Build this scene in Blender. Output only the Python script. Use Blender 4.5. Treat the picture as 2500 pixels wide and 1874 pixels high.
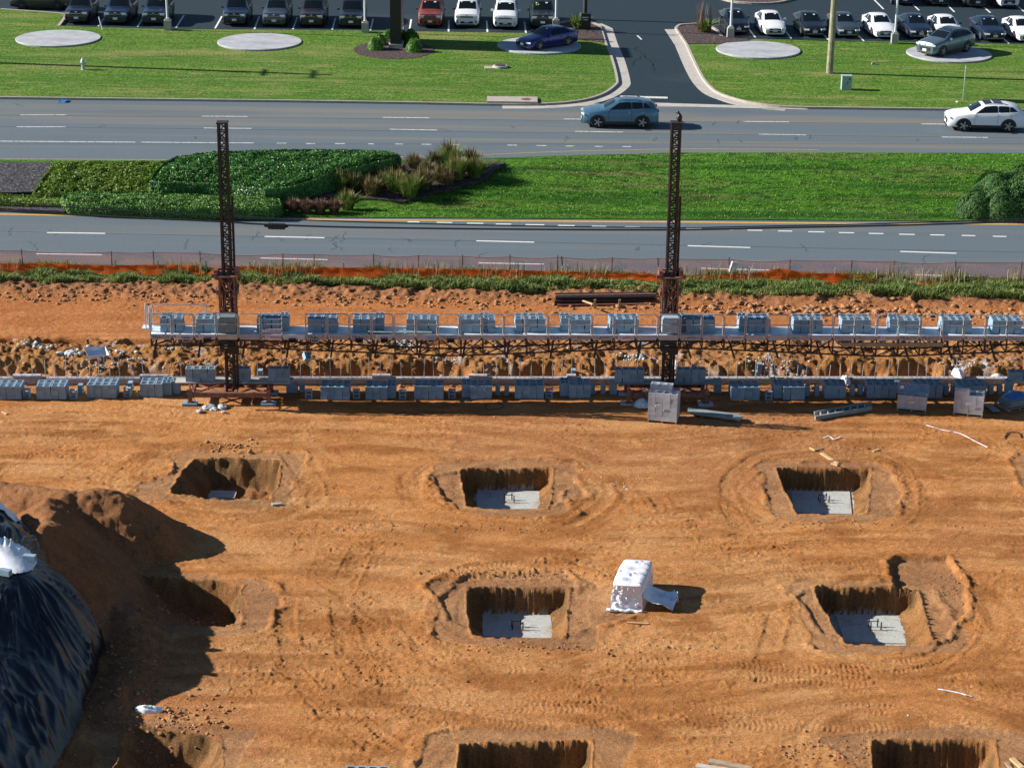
import bpy, bmesh, math, random
import numpy as np
from mathutils import Vector, Matrix, Euler
R = math.radians
random.seed(7)
rng = np.random.default_rng(11)
for o in list(bpy.data.objects): bpy.data.objects.remove(o)
SC = bpy.context.scene
COL = SC.collection

# ------------------------------------------------------------------ camera
CAM_H, PITCH, ROLL, FPX = 31.0, R(20.5), 0.012, 5050.0
CX, CY = 1250.0, 937.0
fw = np.array([0, math.cos(PITCH), -math.sin(PITCH)])
r0 = np.array([1.0, 0, 0]); u0 = np.array([0, math.sin(PITCH), math.cos(PITCH)])
rt = r0 * math.cos(ROLL) + u0 * math.sin(ROLL)
up = -r0 * math.sin(ROLL) + u0 * math.cos(ROLL)
cam = bpy.data.cameras.new('camera'); camo = bpy.data.objects.new('camera', cam); COL.objects.link(camo)
cam.sensor_width = 36.0; cam.lens = 36.0 * FPX / 2500.0; cam.clip_end = 3000; cam.clip_start = 0.5
M = Matrix(((rt[0], up[0], -fw[0], 0), (rt[1], up[1], -fw[1], 0), (rt[2], up[2], -fw[2], CAM_H), (0, 0, 0, 1)))
camo.matrix_world = M
SC.camera = camo
# ------------------------------------------------------------------ sky and sun
SUN_E, SUN_T = R(26.5), R(6.0)
w = bpy.data.worlds.new('World'); SC.world = w; w.use_nodes = True
nt = w.node_tree; nt.nodes.clear()
sky = nt.nodes.new('ShaderNodeTexSky'); sky.sky_type = 'NISHITA'; sky.sun_disc = False
sky.sun_elevation = SUN_E; sky.sun_rotation = R(-81.0); sky.ozone_density = 3.5; sky.air_density = 1.0; sky.dust_density = 0.0
bg = nt.nodes.new('ShaderNodeBackground'); bg.inputs[1].default_value = 0.05
wo = nt.nodes.new('ShaderNodeOutputWorld')
nt.links.new(sky.outputs[0], bg.inputs[0]); nt.links.new(bg.outputs[0], wo.inputs[0])
sl = bpy.data.lights.new('sun', 'SUN'); sl.energy = 5.0; sl.angle = R(0.5); sl.color = (1.0, 0.94, 0.86)
so = bpy.data.objects.new('sun', sl); COL.objects.link(so)
SUNV = Vector((-math.cos(SUN_E) * math.cos(SUN_T), math.cos(SUN_E) * math.sin(SUN_T), math.sin(SUN_E)))
so.rotation_euler = (-SUNV).to_track_quat('-Z', 'Y').to_euler(); so.location = (-60, 90, 60)
SC.view_settings.view_transform = 'Standard'; SC.view_settings.look = 'None'
SC.view_settings.exposure = 1.0; SC.view_settings.gamma = 1.0
SC.render.engine = 'CYCLES'

# ------------------------------------------------------------------ pixel -> place on a level at height z
def ray(px, py):
    u = px - CX; v = py - CY
    return fw * FPX + rt * u - up * v
def P(px, py, z=0.0):
    d = ray(px, py); t = (z - CAM_H) / d[2]
    return Vector((d[0] * t, d[1] * t, z))
def PY(px, py, Y):
    d = ray(px, py); t = Y / d[1]
    return Vector((d[0] * t, Y, CAM_H + d[2] * t))
ZF = 0.8
def zlawn(Y): return 0.93 + min(max(Y - 134.0, 0), 26) * 0.4 / 26
def PL(px, py, dz=0.0):
    z = 1.0
    for _ in range(6):
        p = P(px, py, z + dz); z = zlawn(p.y)
    return P(px, py, z + dz)

# ------------------------------------------------------------------ noise
def _h(ix, iy, s):
    n = (ix.astype(np.int64) * 374761393 + iy.astype(np.int64) * 668265263 + s * 974711) & 0xffffffff
    n = ((n ^ (n >> 13)) * 1274126177) & 0xffffffff
    return ((n ^ (n >> 16)) & 0xffffff) / float(0xffffff)
def vn(x, y, s=0):
    x = np.asarray(x, float); y = np.asarray(y, float)
    ix = np.floor(x); iy = np.floor(y); fx = x - ix; fy = y - iy
    fx = fx * fx * (3 - 2 * fx); fy = fy * fy * (3 - 2 * fy)
    a = _h(ix, iy, s); b = _h(ix + 1, iy, s); c = _h(ix, iy + 1, s); d = _h(ix + 1, iy + 1, s)
    return (a * (1 - fx) + b * fx) * (1 - fy) + (c * (1 - fx) + d * fx) * fy * 1.0
def fbm(x, y, o=4, s=0):
    t = 0; a = 1.0; n = 0
    for i in range(o):
        t = t + a * vn(x * 2 ** i, y * 2 ** i, s + i * 17); n += a; a *= 0.5
    return t / n
def ss(a, b, x):
    t = np.clip((x - a) / (b - a), 0, 1); return t * t * (3 - 2 * t)

def inpoly(x, y, poly):
    r = np.zeros(x.shape, bool); n = len(poly)
    for i in range(n):
        x0, y0 = poly[i]; x1, y1 = poly[(i + 1) % n]
        c = ((y0 > y) != (y1 > y)) & (x < (x1 - x0) * (y - y0) / (y1 - y0 + 1e-12) + x0); r ^= c
    return r
def pdist(x, y, poly):
    d = np.full(x.shape, 99.0); n = len(poly)
    for i in range(n):
        x0, y0 = poly[i]; x1, y1 = poly[(i + 1) % n]; dx, dy = x1 - x0, y1 - y0
        t = np.clip(((x - x0) * dx + (y - y0) * dy) / (dx * dx + dy * dy + 1e-12), 0, 1)
        d = np.minimum(d, np.hypot(x - x0 - t * dx, y - y0 - t * dy))
    return d
# ------------------------------------------------------------------ mesh builder
class MB:
    def __init__(s): s.v = []; s.f = []; s.m = []
    def add(s, vs, fs, mi=0):
        o = len(s.v); s.v += [tuple(x) for x in vs]; s.f += [tuple(i + o for i in f) for f in fs]; s.m += [mi] * len(fs); return s
    def box(s, c, d, mi=0, rz=0.0, rot=None, taper=1.0):
        hx, hy, hz = d[0] / 2, d[1] / 2, d[2] / 2
        vs = []
        for z in (-1, 1):
            k = taper if z > 0 else 1
            for x, y in ((-1, -1), (1, -1), (1, 1), (-1, 1)): vs.append(Vector((x * hx * k, y * hy * k, z * hz)))
        m = rot if rot is not None else Matrix.Rotation(rz, 3, 'Z')
        c = Vector(c); vs = [m @ v + c for v in vs]
        return s.add(vs, [(3, 2, 1, 0), (4, 5, 6, 7), (0, 1, 5, 4), (1, 2, 6, 5), (2, 3, 7, 6), (3, 0, 4, 7)], mi)
    def tube(s, a, b, r, n=6, mi=0, r2=None, cap=True):
        a = Vector(a); b = Vector(b); d = b - a
        if d.length < 1e-6: return s
        q = d.to_track_quat('Z', 'Y'); r2 = r if r2 is None else r2
        vs = [a + q @ Vector((r * math.cos(2 * math.pi * i / n), r * math.sin(2 * math.pi * i / n), 0)) for i in range(n)]
        vs += [b + q @ Vector((r2 * math.cos(2 * math.pi * i / n), r2 * math.sin(2 * math.pi * i / n), 0)) for i in range(n)]
        fs = [(i, (i + 1) % n, n + (i + 1) % n, n + i) for i in range(n)]
        if cap: fs += [tuple(range(n - 1, -1, -1)), tuple(range(n, 2 * n))]
        return s.add(vs, fs, mi)
    def bar(s, a, b, w, h=None, mi=0):
        a = Vector(a); b = Vector(b); d = b - a; h = w if h is None else h
        x = d.normalized(); ref = Vector((0, 0, 1)) if abs(x.z) < 0.9 else Vector((0, 1, 0))
        y = ref.cross(x).normalized(); z = x.cross(y)
        vs = []
        for p in (a, b):
            for i, j in ((-1, -1), (1, -1), (1, 1), (-1, 1)): vs.append(p + y * (i * w / 2) + z * (j * h / 2))
        return s.add(vs, [(3, 2, 1, 0), (4, 5, 6, 7), (0, 1, 5, 4), (1, 2, 6, 5), (2, 3, 7, 6), (3, 0, 4, 7)], mi)
    def path(s, pts, r, n=5, mi=0):
        for a, b in zip(pts[:-1], pts[1:]): s.tube(a, b, r, n, mi)
        return s
    def lathe(s, c, prof, n=14, mi=0):
        c = Vector(c); vs = []
        for r, z in prof:
            for i in range(n):
                a = 2 * math.pi * i / n; vs.append(c + Vector((r * math.cos(a), r * math.sin(a), z)))
        fs = []
        for k in range(len(prof) - 1):
            for i in range(n): fs.append((k * n + i, k * n + (i + 1) % n, (k + 1) * n + (i + 1) % n, (k + 1) * n + i))
        fs.append(tuple(range(n - 1, -1, -1))); fs.append(tuple(range((len(prof) - 1) * n, len(prof) * n)))
        return s.add(vs, fs, mi)
    def prism(s, poly, z0, z1, mi=0):
        n = len(poly); vs = [Vector((p[0], p[1], z0)) for p in poly] + [Vector((p[0], p[1], z1)) for p in poly]
        fs = [tuple(range(n - 1, -1, -1)), tuple(range(n, 2 * n))] + [(i, (i + 1) % n, n + (i + 1) % n, n + i) for i in range(n)]
        return s.add(vs, fs, mi)
    def mesh(s, name, mats, smooth=None):
        me = bpy.data.meshes.new(name); me.from_pydata(s.v, [], s.f)
        for m in (mats if isinstance(mats, (list, tuple)) else [mats]): me.materials.append(m)
        if any(s.m): me.polygons.foreach_set('material_index', s.m)
        if smooth is not None:
            me.polygons.foreach_set('use_smooth', [True] * len(s.f)); me.set_sharp_from_angle(angle=R(smooth))
        me.update(); return me
    def build(s, name, mats, parent=None, smooth=None, loc=None):
        return link(name, s.mesh(name, mats, smooth), parent, loc)
def link(name, me, parent=None, loc=None, rot=None):
    o = bpy.data.objects.new(name, me); COL.objects.link(o)
    if parent is not None: o.parent = parent
    if loc is not None: o.location = loc
    if rot is not None: o.rotation_euler = rot
    return o
def tag(o, label=None, cat=None, group=None, kind=None):
    if label: o['label'] = label
    if cat: o['category'] = cat
    if group: o['group'] = group
    if kind: o['kind'] = kind
    return o
def thing(name, label, cat, loc=(0, 0, 0), rz=0.0, group=None):
    o = bpy.data.objects.new(name, None); COL.objects.link(o); o.location = loc; o.rotation_euler = (0, 0, rz)
    o.empty_display_size = 0.2
    return tag(o, label, cat, group)
def dup(root, loc, rz=0.0, label=None, group=None):
    r = root.copy(); COL.objects.link(r); r.location = loc; r.rotation_euler = (0, 0, rz)
    if label: r['label'] = label
    if group: r['group'] = group
    def kids(a, b):
        for ch in list(a.children):
            c = ch.copy(); COL.objects.link(c); c.parent = b; kids(ch, c)
    kids(root, r); return r
def npmesh(name, v, f, mat, smooth=False, cols=None):
    """v (n,3), f (m,4) or (m,3)"""
    me = bpy.data.meshes.new(name); v = np.ascontiguousarray(v, dtype=np.float32); f = np.ascontiguousarray(f, dtype=np.int32)
    k = f.shape[1]
    me.vertices.add(len(v)); me.vertices.foreach_set('co', v.ravel())
    me.loops.add(f.size); me.loops.foreach_set('vertex_index', f.ravel())
    me.polygons.add(len(f)); me.polygons.foreach_set('loop_start', np.arange(0, f.size, k, dtype=np.int32))
    me.polygons.foreach_set('loop_total', np.full(len(f), k, dtype=np.int32))
    if smooth: me.polygons.foreach_set('use_smooth', np.ones(len(f), dtype=bool))
    if cols is not None:
        ca = me.color_attributes.new('tone', 'FLOAT_COLOR', 'POINT')
        c4 = np.ones((len(v), 4), np.float32); c4[:, :cols.shape[1]] = cols; ca.data.foreach_set('color', c4.ravel())
    for m in (mat if isinstance(mat, (list, tuple)) else [mat]): me.materials.append(m)
    me.update(calc_edges=True); me.validate(); return me
def gridfaces(nx, ny):
    i = np.arange(nx - 1)[None, :] + np.arange(ny - 1)[:, None] * nx
    return np.stack([i, i + 1, i + 1 + nx, i + nx], -1).reshape(-1, 4)

# ------------------------------------------------------------------ materials
def mat(name, col, rough=0.8, metal=0.0, var=0.0, vs=6.0, bump=0.0, bs=40.0, coat=0.0, col2=None, rnd=0.0, spec=0.5, sub=None, mix_scale=None, coord='Object'):
    m = bpy.data.materials.new(name); m.use_nodes = True; t = m.node_tree; b = t.nodes['Principled BSDF']
    b.inputs['Roughness'].default_value = rough; b.inputs['Metallic'].default_value = metal
    b.inputs['Base Color'].default_value = (*col, 1); b.inputs['Coat Weight'].default_value = coat
    b.inputs['Specular IOR Level'].default_value = spec; b.inputs['Coat Roughness'].default_value = 0.05
    src = None
    tc = t.nodes.new('ShaderNodeTexCoord')
    if var > 0 or col2 is not None:
        n = t.nodes.new('ShaderNodeTexNoise'); n.inputs['Scale'].default_value = vs; n.inputs['Detail'].default_value = 6; n.inputs['Roughness'].default_value = 0.65
        t.links.new(tc.outputs[coord], n.inputs['Vector'])
        r = t.nodes.new('ShaderNodeValToRGB'); r.color_ramp.elements[0].position = 0.32; r.color_ramp.elements[1].position = 0.68
        c2 = col2 if col2 is not None else col
        k = 1 - var; q = 1 + var
        r.color_ramp.elements[0].color = (col[0] * k, col[1] * k, col[2] * k, 1)
        r.color_ramp.elements[1].color = (min(c2[0] * q, 1), min(c2[1] * q, 1), min(c2[2] * q, 1), 1)
        t.links.new(n.outputs['Fac'], r.inputs[0]); src = r.outputs[0]
    if rnd > 0:
        oi = t.nodes.new('ShaderNodeObjectInfo'); hs = t.nodes.new('ShaderNodeHueSaturation')
        mr = t.nodes.new('ShaderNodeMapRange'); mr.inputs[3].default_value = 1 - rnd; mr.inputs[4].default_value = 1 + rnd
        t.links.new(oi.outputs['Random'], mr.inputs[0]); t.links.new(mr.outputs[0], hs.inputs['Value'])
        if src is not None: t.links.new(src, hs.inputs['Color'])
        else: hs.inputs['Color'].default_value = (*col, 1)
        src = hs.outputs[0]
    if src is not None: t.links.new(src, b.inputs['Base Color'])
    if bump > 0:
        n = t.nodes.new('ShaderNodeTexNoise'); n.inputs['Scale'].default_value = bs; n.inputs['Detail'].default_value = 5
        t.links.new(tc.outputs[coord], n.inputs['Vector'])
        bp = t.nodes.new('ShaderNodeBump'); bp.inputs['Strength'].default_value = bump; bp.inputs['Distance'].default_value = 0.02
        t.links.new(n.outputs['Fac'], bp.inputs['Height']); t.links.new(bp.outputs[0], b.inputs['Normal'])
    return m
def foliage_mat(name, c1, c2, rough=0.5, scale=1.2, trans=0.25, attr=True):
    """leaf colour drifts between two greens; a per leaf random tone comes from the 'tone' attribute"""
    m = bpy.data.materials.new(name); m.use_nodes = True; t = m.node_tree; b = t.nodes['Principled BSDF']
    b.inputs['Roughness'].default_value = rough; b.inputs['Specular IOR Level'].default_value = 0.4
    tc = t.nodes.new('ShaderNodeTexCoord'); n = t.nodes.new('ShaderNodeTexNoise'); n.inputs['Scale'].default_value = scale; n.inputs['Detail'].default_value = 5
    t.links.new(tc.outputs['Object'], n.inputs['Vector'])
    at = t.nodes.new('ShaderNodeAttribute'); at.attribute_name = 'tone'
    ad = t.nodes.new('ShaderNodeMath'); ad.operation = 'ADD'; ad.use_clamp = True
    mu = t.nodes.new('ShaderNodeMath'); mu.operation = 'MULTIPLY_ADD'; mu.inputs[1].default_value = 0.9; mu.inputs[2].default_value = -0.45
    t.links.new(at.outputs['Fac'], mu.inputs[0]); t.links.new(n.outputs['Fac'], ad.inputs[0]); t.links.new(mu.outputs[0], ad.inputs[1])
    r = t.nodes.new('ShaderNodeValToRGB'); r.color_ramp.elements[0].position = 0.2; r.color_ramp.elements[1].position = 0.8
    r.color_ramp.elements[0].color = (*c1, 1); r.color_ramp.elements[1].color = (*c2, 1)
    t.links.new((ad if attr else n).outputs[0], r.inputs[0]); t.links.new(r.outputs[0], b.inputs['Base Color'])
    if trans > 0:
        tr = t.nodes.new('ShaderNodeBsdfTranslucent'); mx = t.nodes.new('ShaderNodeMixShader'); mx.inputs[0].default_value = trans
        t.links.new(r.outputs[0], tr.inputs[0]); t.links.new(b.outputs[0], mx.inputs[1]); t.links.new(tr.outputs[0], mx.inputs[2])
        t.links.new(mx.outputs[0], t.nodes['Material Output'].inputs[0])
    return m
def net_mat(name, col, dens, rough=0.6):
    m = bpy.data.materials.new(name); m.use_nodes = True; t = m.node_tree; b = t.nodes['Principled BSDF']
    b.inputs['Base Color'].default_value = (*col, 1); b.inputs['Roughness'].default_value = rough
    tr = t.nodes.new('ShaderNodeBsdfTransparent'); mx = t.nodes.new('ShaderNodeMixShader')
    tc = t.nodes.new('ShaderNodeTexCoord'); n = t.nodes.new('ShaderNodeTexNoise'); n.inputs['Scale'].default_value = 14; n.inputs['Detail'].default_value = 8
    mr = t.nodes.new('ShaderNodeMapRange'); mr.inputs[1].default_value = 0.3; mr.inputs[2].default_value = 0.7; mr.inputs[3].default_value = dens * 0.7; mr.inputs[4].default_value = min(dens * 1.3, 1)
    t.links.new(tc.outputs['Object'], n.inputs['Vector']); t.links.new(n.outputs['Fac'], mr.inputs[0]); t.links.new(mr.outputs[0], mx.inputs[0])
    tl = t.nodes.new('ShaderNodeBsdfTranslucent'); tl.inputs[0].default_value = (*col, 1); m2 = t.nodes.new('ShaderNodeMixShader'); m2.inputs[0].default_value = 0.5
    t.links.new(b.outputs[0], m2.inputs[1]); t.links.new(tl.outputs[0], m2.inputs[2])
    t.links.new(tr.outputs[0], mx.inputs[1]); t.links.new(m2.outputs[0], mx.inputs[2]); t.links.new(mx.outputs[0], t.nodes['Material Output'].inputs[0])
    return m
def ground_mat(name, ramp, scale, det=8, rough=0.9, bump=0.4, bscale=30, bdist=0.02, second=None, stretch=None, spec=0.3):
    """noise ramp in object space; second=(scale, colour, lo, hi) adds patches; stretch scales one axis (mowing, wheel paths)"""
    m = bpy.data.materials.new(name); m.use_nodes = True; t = m.node_tree; b = t.nodes['Principled BSDF']
    b.inputs['Roughness'].default_value = rough; b.inputs['Specular IOR Level'].default_value = spec
    tc = t.nodes.new('ShaderNodeTexCoord'); n = t.nodes.new('ShaderNodeTexNoise'); n.inputs['Scale'].default_value = scale; n.inputs['Detail'].default_value = det; n.inputs['Roughness'].default_value = 0.7
    t.links.new(tc.outputs['Object'], n.inputs['Vector'])
    r = t.nodes.new('ShaderNodeValToRGB'); e = r.color_ramp.elements
    while len(e) < len(ramp): e.new(0.5)
    for el, (p, c) in zip(e, ramp): el.position = p; el.color = (*c, 1)
    t.links.new(n.outputs['Fac'], r.inputs[0]); cur = r.outputs[0]
    for sp in (second or []):
        sc, c, lo, hi, st = sp
        mp = t.nodes.new('ShaderNodeMapping'); mp.inputs['Scale'].default_value = st
        t.links.new(tc.outputs['Object'], mp.inputs[0])
        n2 = t.nodes.new('ShaderNodeTexNoise'); n2.inputs['Scale'].default_value = sc; n2.inputs['Detail'].default_value = 4
        t.links.new(mp.outputs[0], n2.inputs['Vector'])
        mr = t.nodes.new('ShaderNodeMapRange'); mr.inputs[1].default_value = lo; mr.inputs[2].default_value = hi
        t.links.new(n2.outputs['Fac'], mr.inputs[0])
        mx = t.nodes.new('ShaderNodeMix'); mx.data_type = 'RGBA'
        t.links.new(mr.outputs[0], mx.inputs['Factor']); t.links.new(cur, mx.inputs[6]); mx.inputs[7].default_value = (*c, 1)
        cur = mx.outputs[2]
    t.links.new(cur, b.inputs['Base Color'])
    if bump > 0:
        n3 = t.nodes.new('ShaderNodeTexNoise'); n3.inputs['Scale'].default_value = bscale; n3.inputs['Detail'].default_value = 8; n3.inputs['Roughness'].default_value = 0.7
        t.links.new(tc.outputs['Object'], n3.inputs['Vector'])
        bp = t.nodes.new('ShaderNodeBump'); bp.inputs['Strength'].default_value = bump; bp.inputs['Distance'].default_value = bdist
        t.links.new(n3.outputs['Fac'], bp.inputs['Height']); t.links.new(bp.outputs[0], b.inputs['Normal'])
    return m
MA = {}
MA['asphalt'] = ground_mat('road_asphalt', [(0.3, (0.082, 0.110, 0.130)), (0.7, (0.118, 0.146, 0.165))], 9.0, rough=0.85, bump=0.25, bscale=60,
    second=[(0.5, (0.155, 0.152, 0.138), 0.50, 0.66, (0.03, 1.1, 1)), (0.35, (0.088, 0.112, 0.13), 0.55, 0.75, (0.15, 1.0, 1))])
MA['lot'] = ground_mat('lot_asphalt', [(0.3, (0.007, 0.020, 0.030)), (0.72, (0.017, 0.033, 0.044))], 5.0, rough=0.75, bump=0.2, bscale=50,
    second=[(0.12, (0.035, 0.052, 0.065), 0.58, 0.85, (0.5, 1.5, 1))])
MA['concrete'] = ground_mat('pale_concrete', [(0.3, (0.34, 0.32, 0.29)), (0.7, (0.48, 0.45, 0.41))], 3.0, rough=0.85, bump=0.2, bscale=40,
    second=[(0.7, (0.25, 0.23, 0.2), 0.56, 0.8, (1, 1, 1))])
MA['pad'] = ground_mat('pad_concrete', [(0.3, (0.30, 0.31, 0.33)), (0.7, (0.44, 0.45, 0.47))], 1.2, rough=0.85, bump=0.15, bscale=40,
    second=[(0.6, (0.24, 0.25, 0.27), 0.5, 0.72, (0.4, 1.2, 1))])
MA['kerb'] = ground_mat('kerb_concrete', [(0.3, (0.30, 0.26, 0.22)), (0.7, (0.42, 0.38, 0.33))], 2.5, rough=0.9, bump=0.2, bscale=40)
MA['lawn'] = ground_mat('lawn_grass', [(0.34, (0.03, 0.09, 0.006)), (0.5, (0.085, 0.18, 0.016)), (0.66, (0.19, 0.265, 0.05))], 4.5, det=12, rough=0.9, bump=1.0, bscale=4.5, bdist=0.16,
    second=[(0.22, (0.21, 0.225, 0.065), 0.50, 0.72, (0.5, 1.6, 1)), (0.5, (0.05, 0.135, 0.012), 0.50, 0.70, (0.12, 1.6, 1)), (1.3, (0.22, 0.22, 0.075), 0.56, 0.74, (0.3, 1.6, 1)), (2.6, (0.035, 0.095, 0.008), 0.54, 0.72, (0.35, 1.5, 1))], spec=0.15)
MA['median'] = ground_mat('median_grass', [(0.34, (0.018, 0.075, 0.003)), (0.5, (0.055, 0.17, 0.008)), (0.66, (0.14, 0.26, 0.03))], 5.0, det=12, rough=0.9, bump=1.0, bscale=7, bdist=0.14,
    second=[(0.45, (0.12, 0.13, 0.035), 0.54, 0.74, (0.35, 1.8, 1)), (0.5, (0.018, 0.085, 0.003), 0.46, 0.60, (0.10, 1.5, 1)), (0.8, (0.15, 0.15, 0.05), 0.58, 0.72, (0.15, 2.0, 1)), (2.2, (0.016, 0.06, 0.003), 0.50, 0.68, (0.4, 1.2, 1))], spec=0.15)
MA['mulch'] = ground_mat('bark_mulch', [(0.35, (0.022, 0.016, 0.018)), (0.52, (0.075, 0.052, 0.05)), (0.68, (0.20, 0.15, 0.14))], 6.0, rough=0.95, bump=1.0, bscale=7, bdist=0.15)
MA['gravel'] = ground_mat('dark_gravel', [(0.35, (0.012, 0.014, 0.02)), (0.52, (0.06, 0.06, 0.068)), (0.66, (0.22, 0.20, 0.20))], 6.0, rough=0.95, bump=1.0, bscale=7, bdist=0.2)
MA['white'] = mat('white_road_paint', (0.72, 0.72, 0.70), 0.7, var=0.12, vs=8)
MA['worn'] = ground_mat('worn_white_paint', [(0.38, (0.2, 0.2, 0.2)), (0.5, (0.62, 0.62, 0.6))], 7.0, rough=0.8, bump=0)
MA['yellow'] = mat('yellow_road_paint', (0.62, 0.36, 0.04), 0.7, var=0.15, vs=4)
MA['wornyel'] = ground_mat('worn_yellow_paint', [(0.35, (0.2, 0.19, 0.15)), (0.6, (0.42, 0.28, 0.06))], 5.0, rough=0.8, bump=0)
MA['cmu'] = mat('grey_block_concrete', (0.205, 0.30, 0.38), 0.9, var=0.12, vs=5, bump=0.3, bs=60, rnd=0.16)
MA['cmu_warm'] = mat('new_block_concrete', (0.36, 0.38, 0.42), 0.9, var=0.14, vs=4, bump=0.3, bs=60, rnd=0.14)
MA['rust'] = mat('brown_painted_steel', (0.14, 0.062, 0.045), 0.6, var=0.3, vs=5, bump=0.15, bs=30, col2=(0.21, 0.09, 0.06))
MA['darksteel'] = mat('dark_steel', (0.028, 0.02, 0.019), 0.55, metal=0.2, var=0.3, vs=6)
MA['galv'] = mat('galvanised_steel', (0.42, 0.44, 0.46), 0.45, metal=0.6, var=0.15, vs=8)
MA['deck'] = mat('white_deck_board', (0.54, 0.61, 0.67), 0.7, var=0.16, vs=3, bump=0.1)
MA['toe'] = mat('weathered_toe_board', (0.40, 0.37, 0.40), 0.7, var=0.2, vs=4)
MA['toepale'] = mat('pale_toe_board', (0.55, 0.54, 0.56), 0.7, var=0.15, vs=4)
MA['black'] = mat('black_paint', (0.012, 0.012, 0.014), 0.5)
MA['ink'] = mat('faded_black_ink', (0.05, 0.045, 0.055), 0.7)
MA['redink'] = mat('faded_maroon_ink', (0.25, 0.05, 0.09), 0.7)
MA['wood'] = mat('pale_lumber', (0.52, 0.34, 0.17), 0.8, var=0.2, vs=3)
MA['oldwood'] = mat('weathered_lumber', (0.30, 0.23, 0.15), 0.85, var=0.25, vs=3)
MA['plank'] = mat('grey_scaffold_plank', (0.40, 0.37, 0.33), 0.85, var=0.2, vs=3)
MA['tealplank'] = mat('blue_grey_plank', (0.20, 0.25, 0.26), 0.8, var=0.2, vs=3)
MA['rebar'] = mat('dull_rebar', (0.34, 0.33, 0.34), 0.6, metal=0.3, var=0.2)
MA['rubble'] = mat('broken_concrete', (0.42, 0.45, 0.47), 0.9, var=0.25, vs=6, bump=0.4)
MA['orange'] = foliage_mat('orange_fabric', (0.95, 0.17, 0.02), (1.0, 0.28, 0.045), 0.8, 2.0, 0.65)
MA['net'] = net_mat('orange_red_netting', (0.75, 0.20, 0.16), 0.38)
MA['post'] = mat('brown_fence_post', (0.07, 0.035, 0.035), 0.7)
MA['stake'] = mat('pale_wood_stake', (0.42, 0.38, 0.33), 0.8)
MA['flag'] = mat('yellow_flag_plastic', (0.85, 0.62, 0.02), 0.6)
MA['cable'] = mat('black_cable', (0.012, 0.012, 0.014), 0.5)
MA['pole'] = mat('treated_pole_wood', (0.20, 0.19, 0.12), 0.85, var=0.25, vs=2, col2=(0.28, 0.27, 0.17))
MA['darkpole'] = mat('dark_pole_wood', (0.04, 0.035, 0.03), 0.85, var=0.2, vs=2)
MA['lamppost'] = mat('pale_lamp_post_paint', (0.58, 0.62, 0.64), 0.5)
MA['whiteplastic'] = mat('white_plastic_sheet', (0.74, 0.76, 0.80), 0.35, var=0.08, vs=2, bump=0.5, bs=7)
MA['hydrant'] = mat('silver_hydrant_paint', (0.50, 0.52, 0.55), 0.4, metal=0.3)
MA['cabinet'] = mat('pale_green_cabinet_paint', (0.30, 0.40, 0.38), 0.5)
MA['bluepl'] = mat('blue_plastic', (0.05, 0.16, 0.42), 0.35, bump=0.5, bs=6, var=0.2)
# ================================================================== the dirt site (one height field with the pits dug into it)
WA, WB = P(0, 939), P(2500, 938.5)                     # front foot of the low block wall
WDIR = (WB - WA).normalized(); WN = Vector((-WDIR.y, WDIR.x, 0))
WANG = math.atan2(WDIR.y, WDIR.x)
def wallY(x): return WA.y + (x - WA.x) * WDIR.y / WDIR.x
# pits: rim corners far-left, far-right, near-right, near-left in photo pixels; depth; wall steepness per side
PITS = [
 ([(1121,1139),(1353,1138),(1340,1243),(1138,1240)], 0.95, (5, 1.45, 4, 1.35), 1),
 ([(1891,1139),(2128,1140),(2118,1253),(1945,1254)], 0.95, (5, 1.2, 4, 2.0), 1),
 ([(1133,1428),(1391,1430),(1382,1560),(1150,1556)], 1.0, (5, 1.5, 4, 1.6), 1),
 ([(1981,1430),(2244,1430),(2285,1572),(2062,1572)], 1.0, (5, 1.1, 4, 2.2), 1),
 ([(1116,1813),(1449,1805),(1450,1990),(1120,1995)], 1.25, (5, 2.2, 4, 2.4), 1),
 ([(2120,1803),(2428,1805),(2460,1990),(2150,1990)], 1.25, (5, 2.2, 4, 2.4), 1),
 ([(470,1113),(684,1117),(664,1222),(408,1210)], 1.1, (1.5, 6, 3, 1.1), 0),
 ([(330,1400),(596,1425),(592,1530),(340,1530)], 1.0, (1.4, 2.6, 4, 1.0), 0),
 ([(308,1768),(540,1788),(560,2000),(250,2000)], 1.3, (1.3, 1.9, 3, 1.0), 0),
]
SHELF = [[(2165,1366),(2190,1360),(2310,1357),(2356,1423),(2362,1487),(2310,1553),(2270,1566),(2225,1440),(2190,1440)], [(2462,1125),(2490,1100),(2700,1095),(2700,1205),(2500,1190)], [(1075,1458),(1128,1407),(1376,1392),(1408,1418),(1396,1445),(1150,1445),(1165,1548),(1108,1518)], [(2100,1143),(2177,1159),(2207,1204),(2187,1234),(2095,1243)], [(1330,1143),(1402,1160),(1436,1214),(1315,1236)], [(1360,1436),(1520,1425),(1560,1500),(1364,1552)], [(1945,1452),(2000,1434),(2085,1562),(2010,1540)], [(1060,1160),(1145,1142),(1165,1236),(1090,1228)]]
def pit_geo():
    out = []
    for px, dep, sl, tidy in PITS:
        q = [P(*c) for c in px]; ed = []
        for i in range(4):
            a, b = q[i], q[(i + 1) % 4]; d = (b - a).normalized(); n = Vector((d.y, -d.x, 0))   # inward for FL>FR>NR>NL
            ed.append((a, d, n, sl[i]))
        out.append((q, dep, ed, tidy))
    return out
PG = pit_geo()
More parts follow.
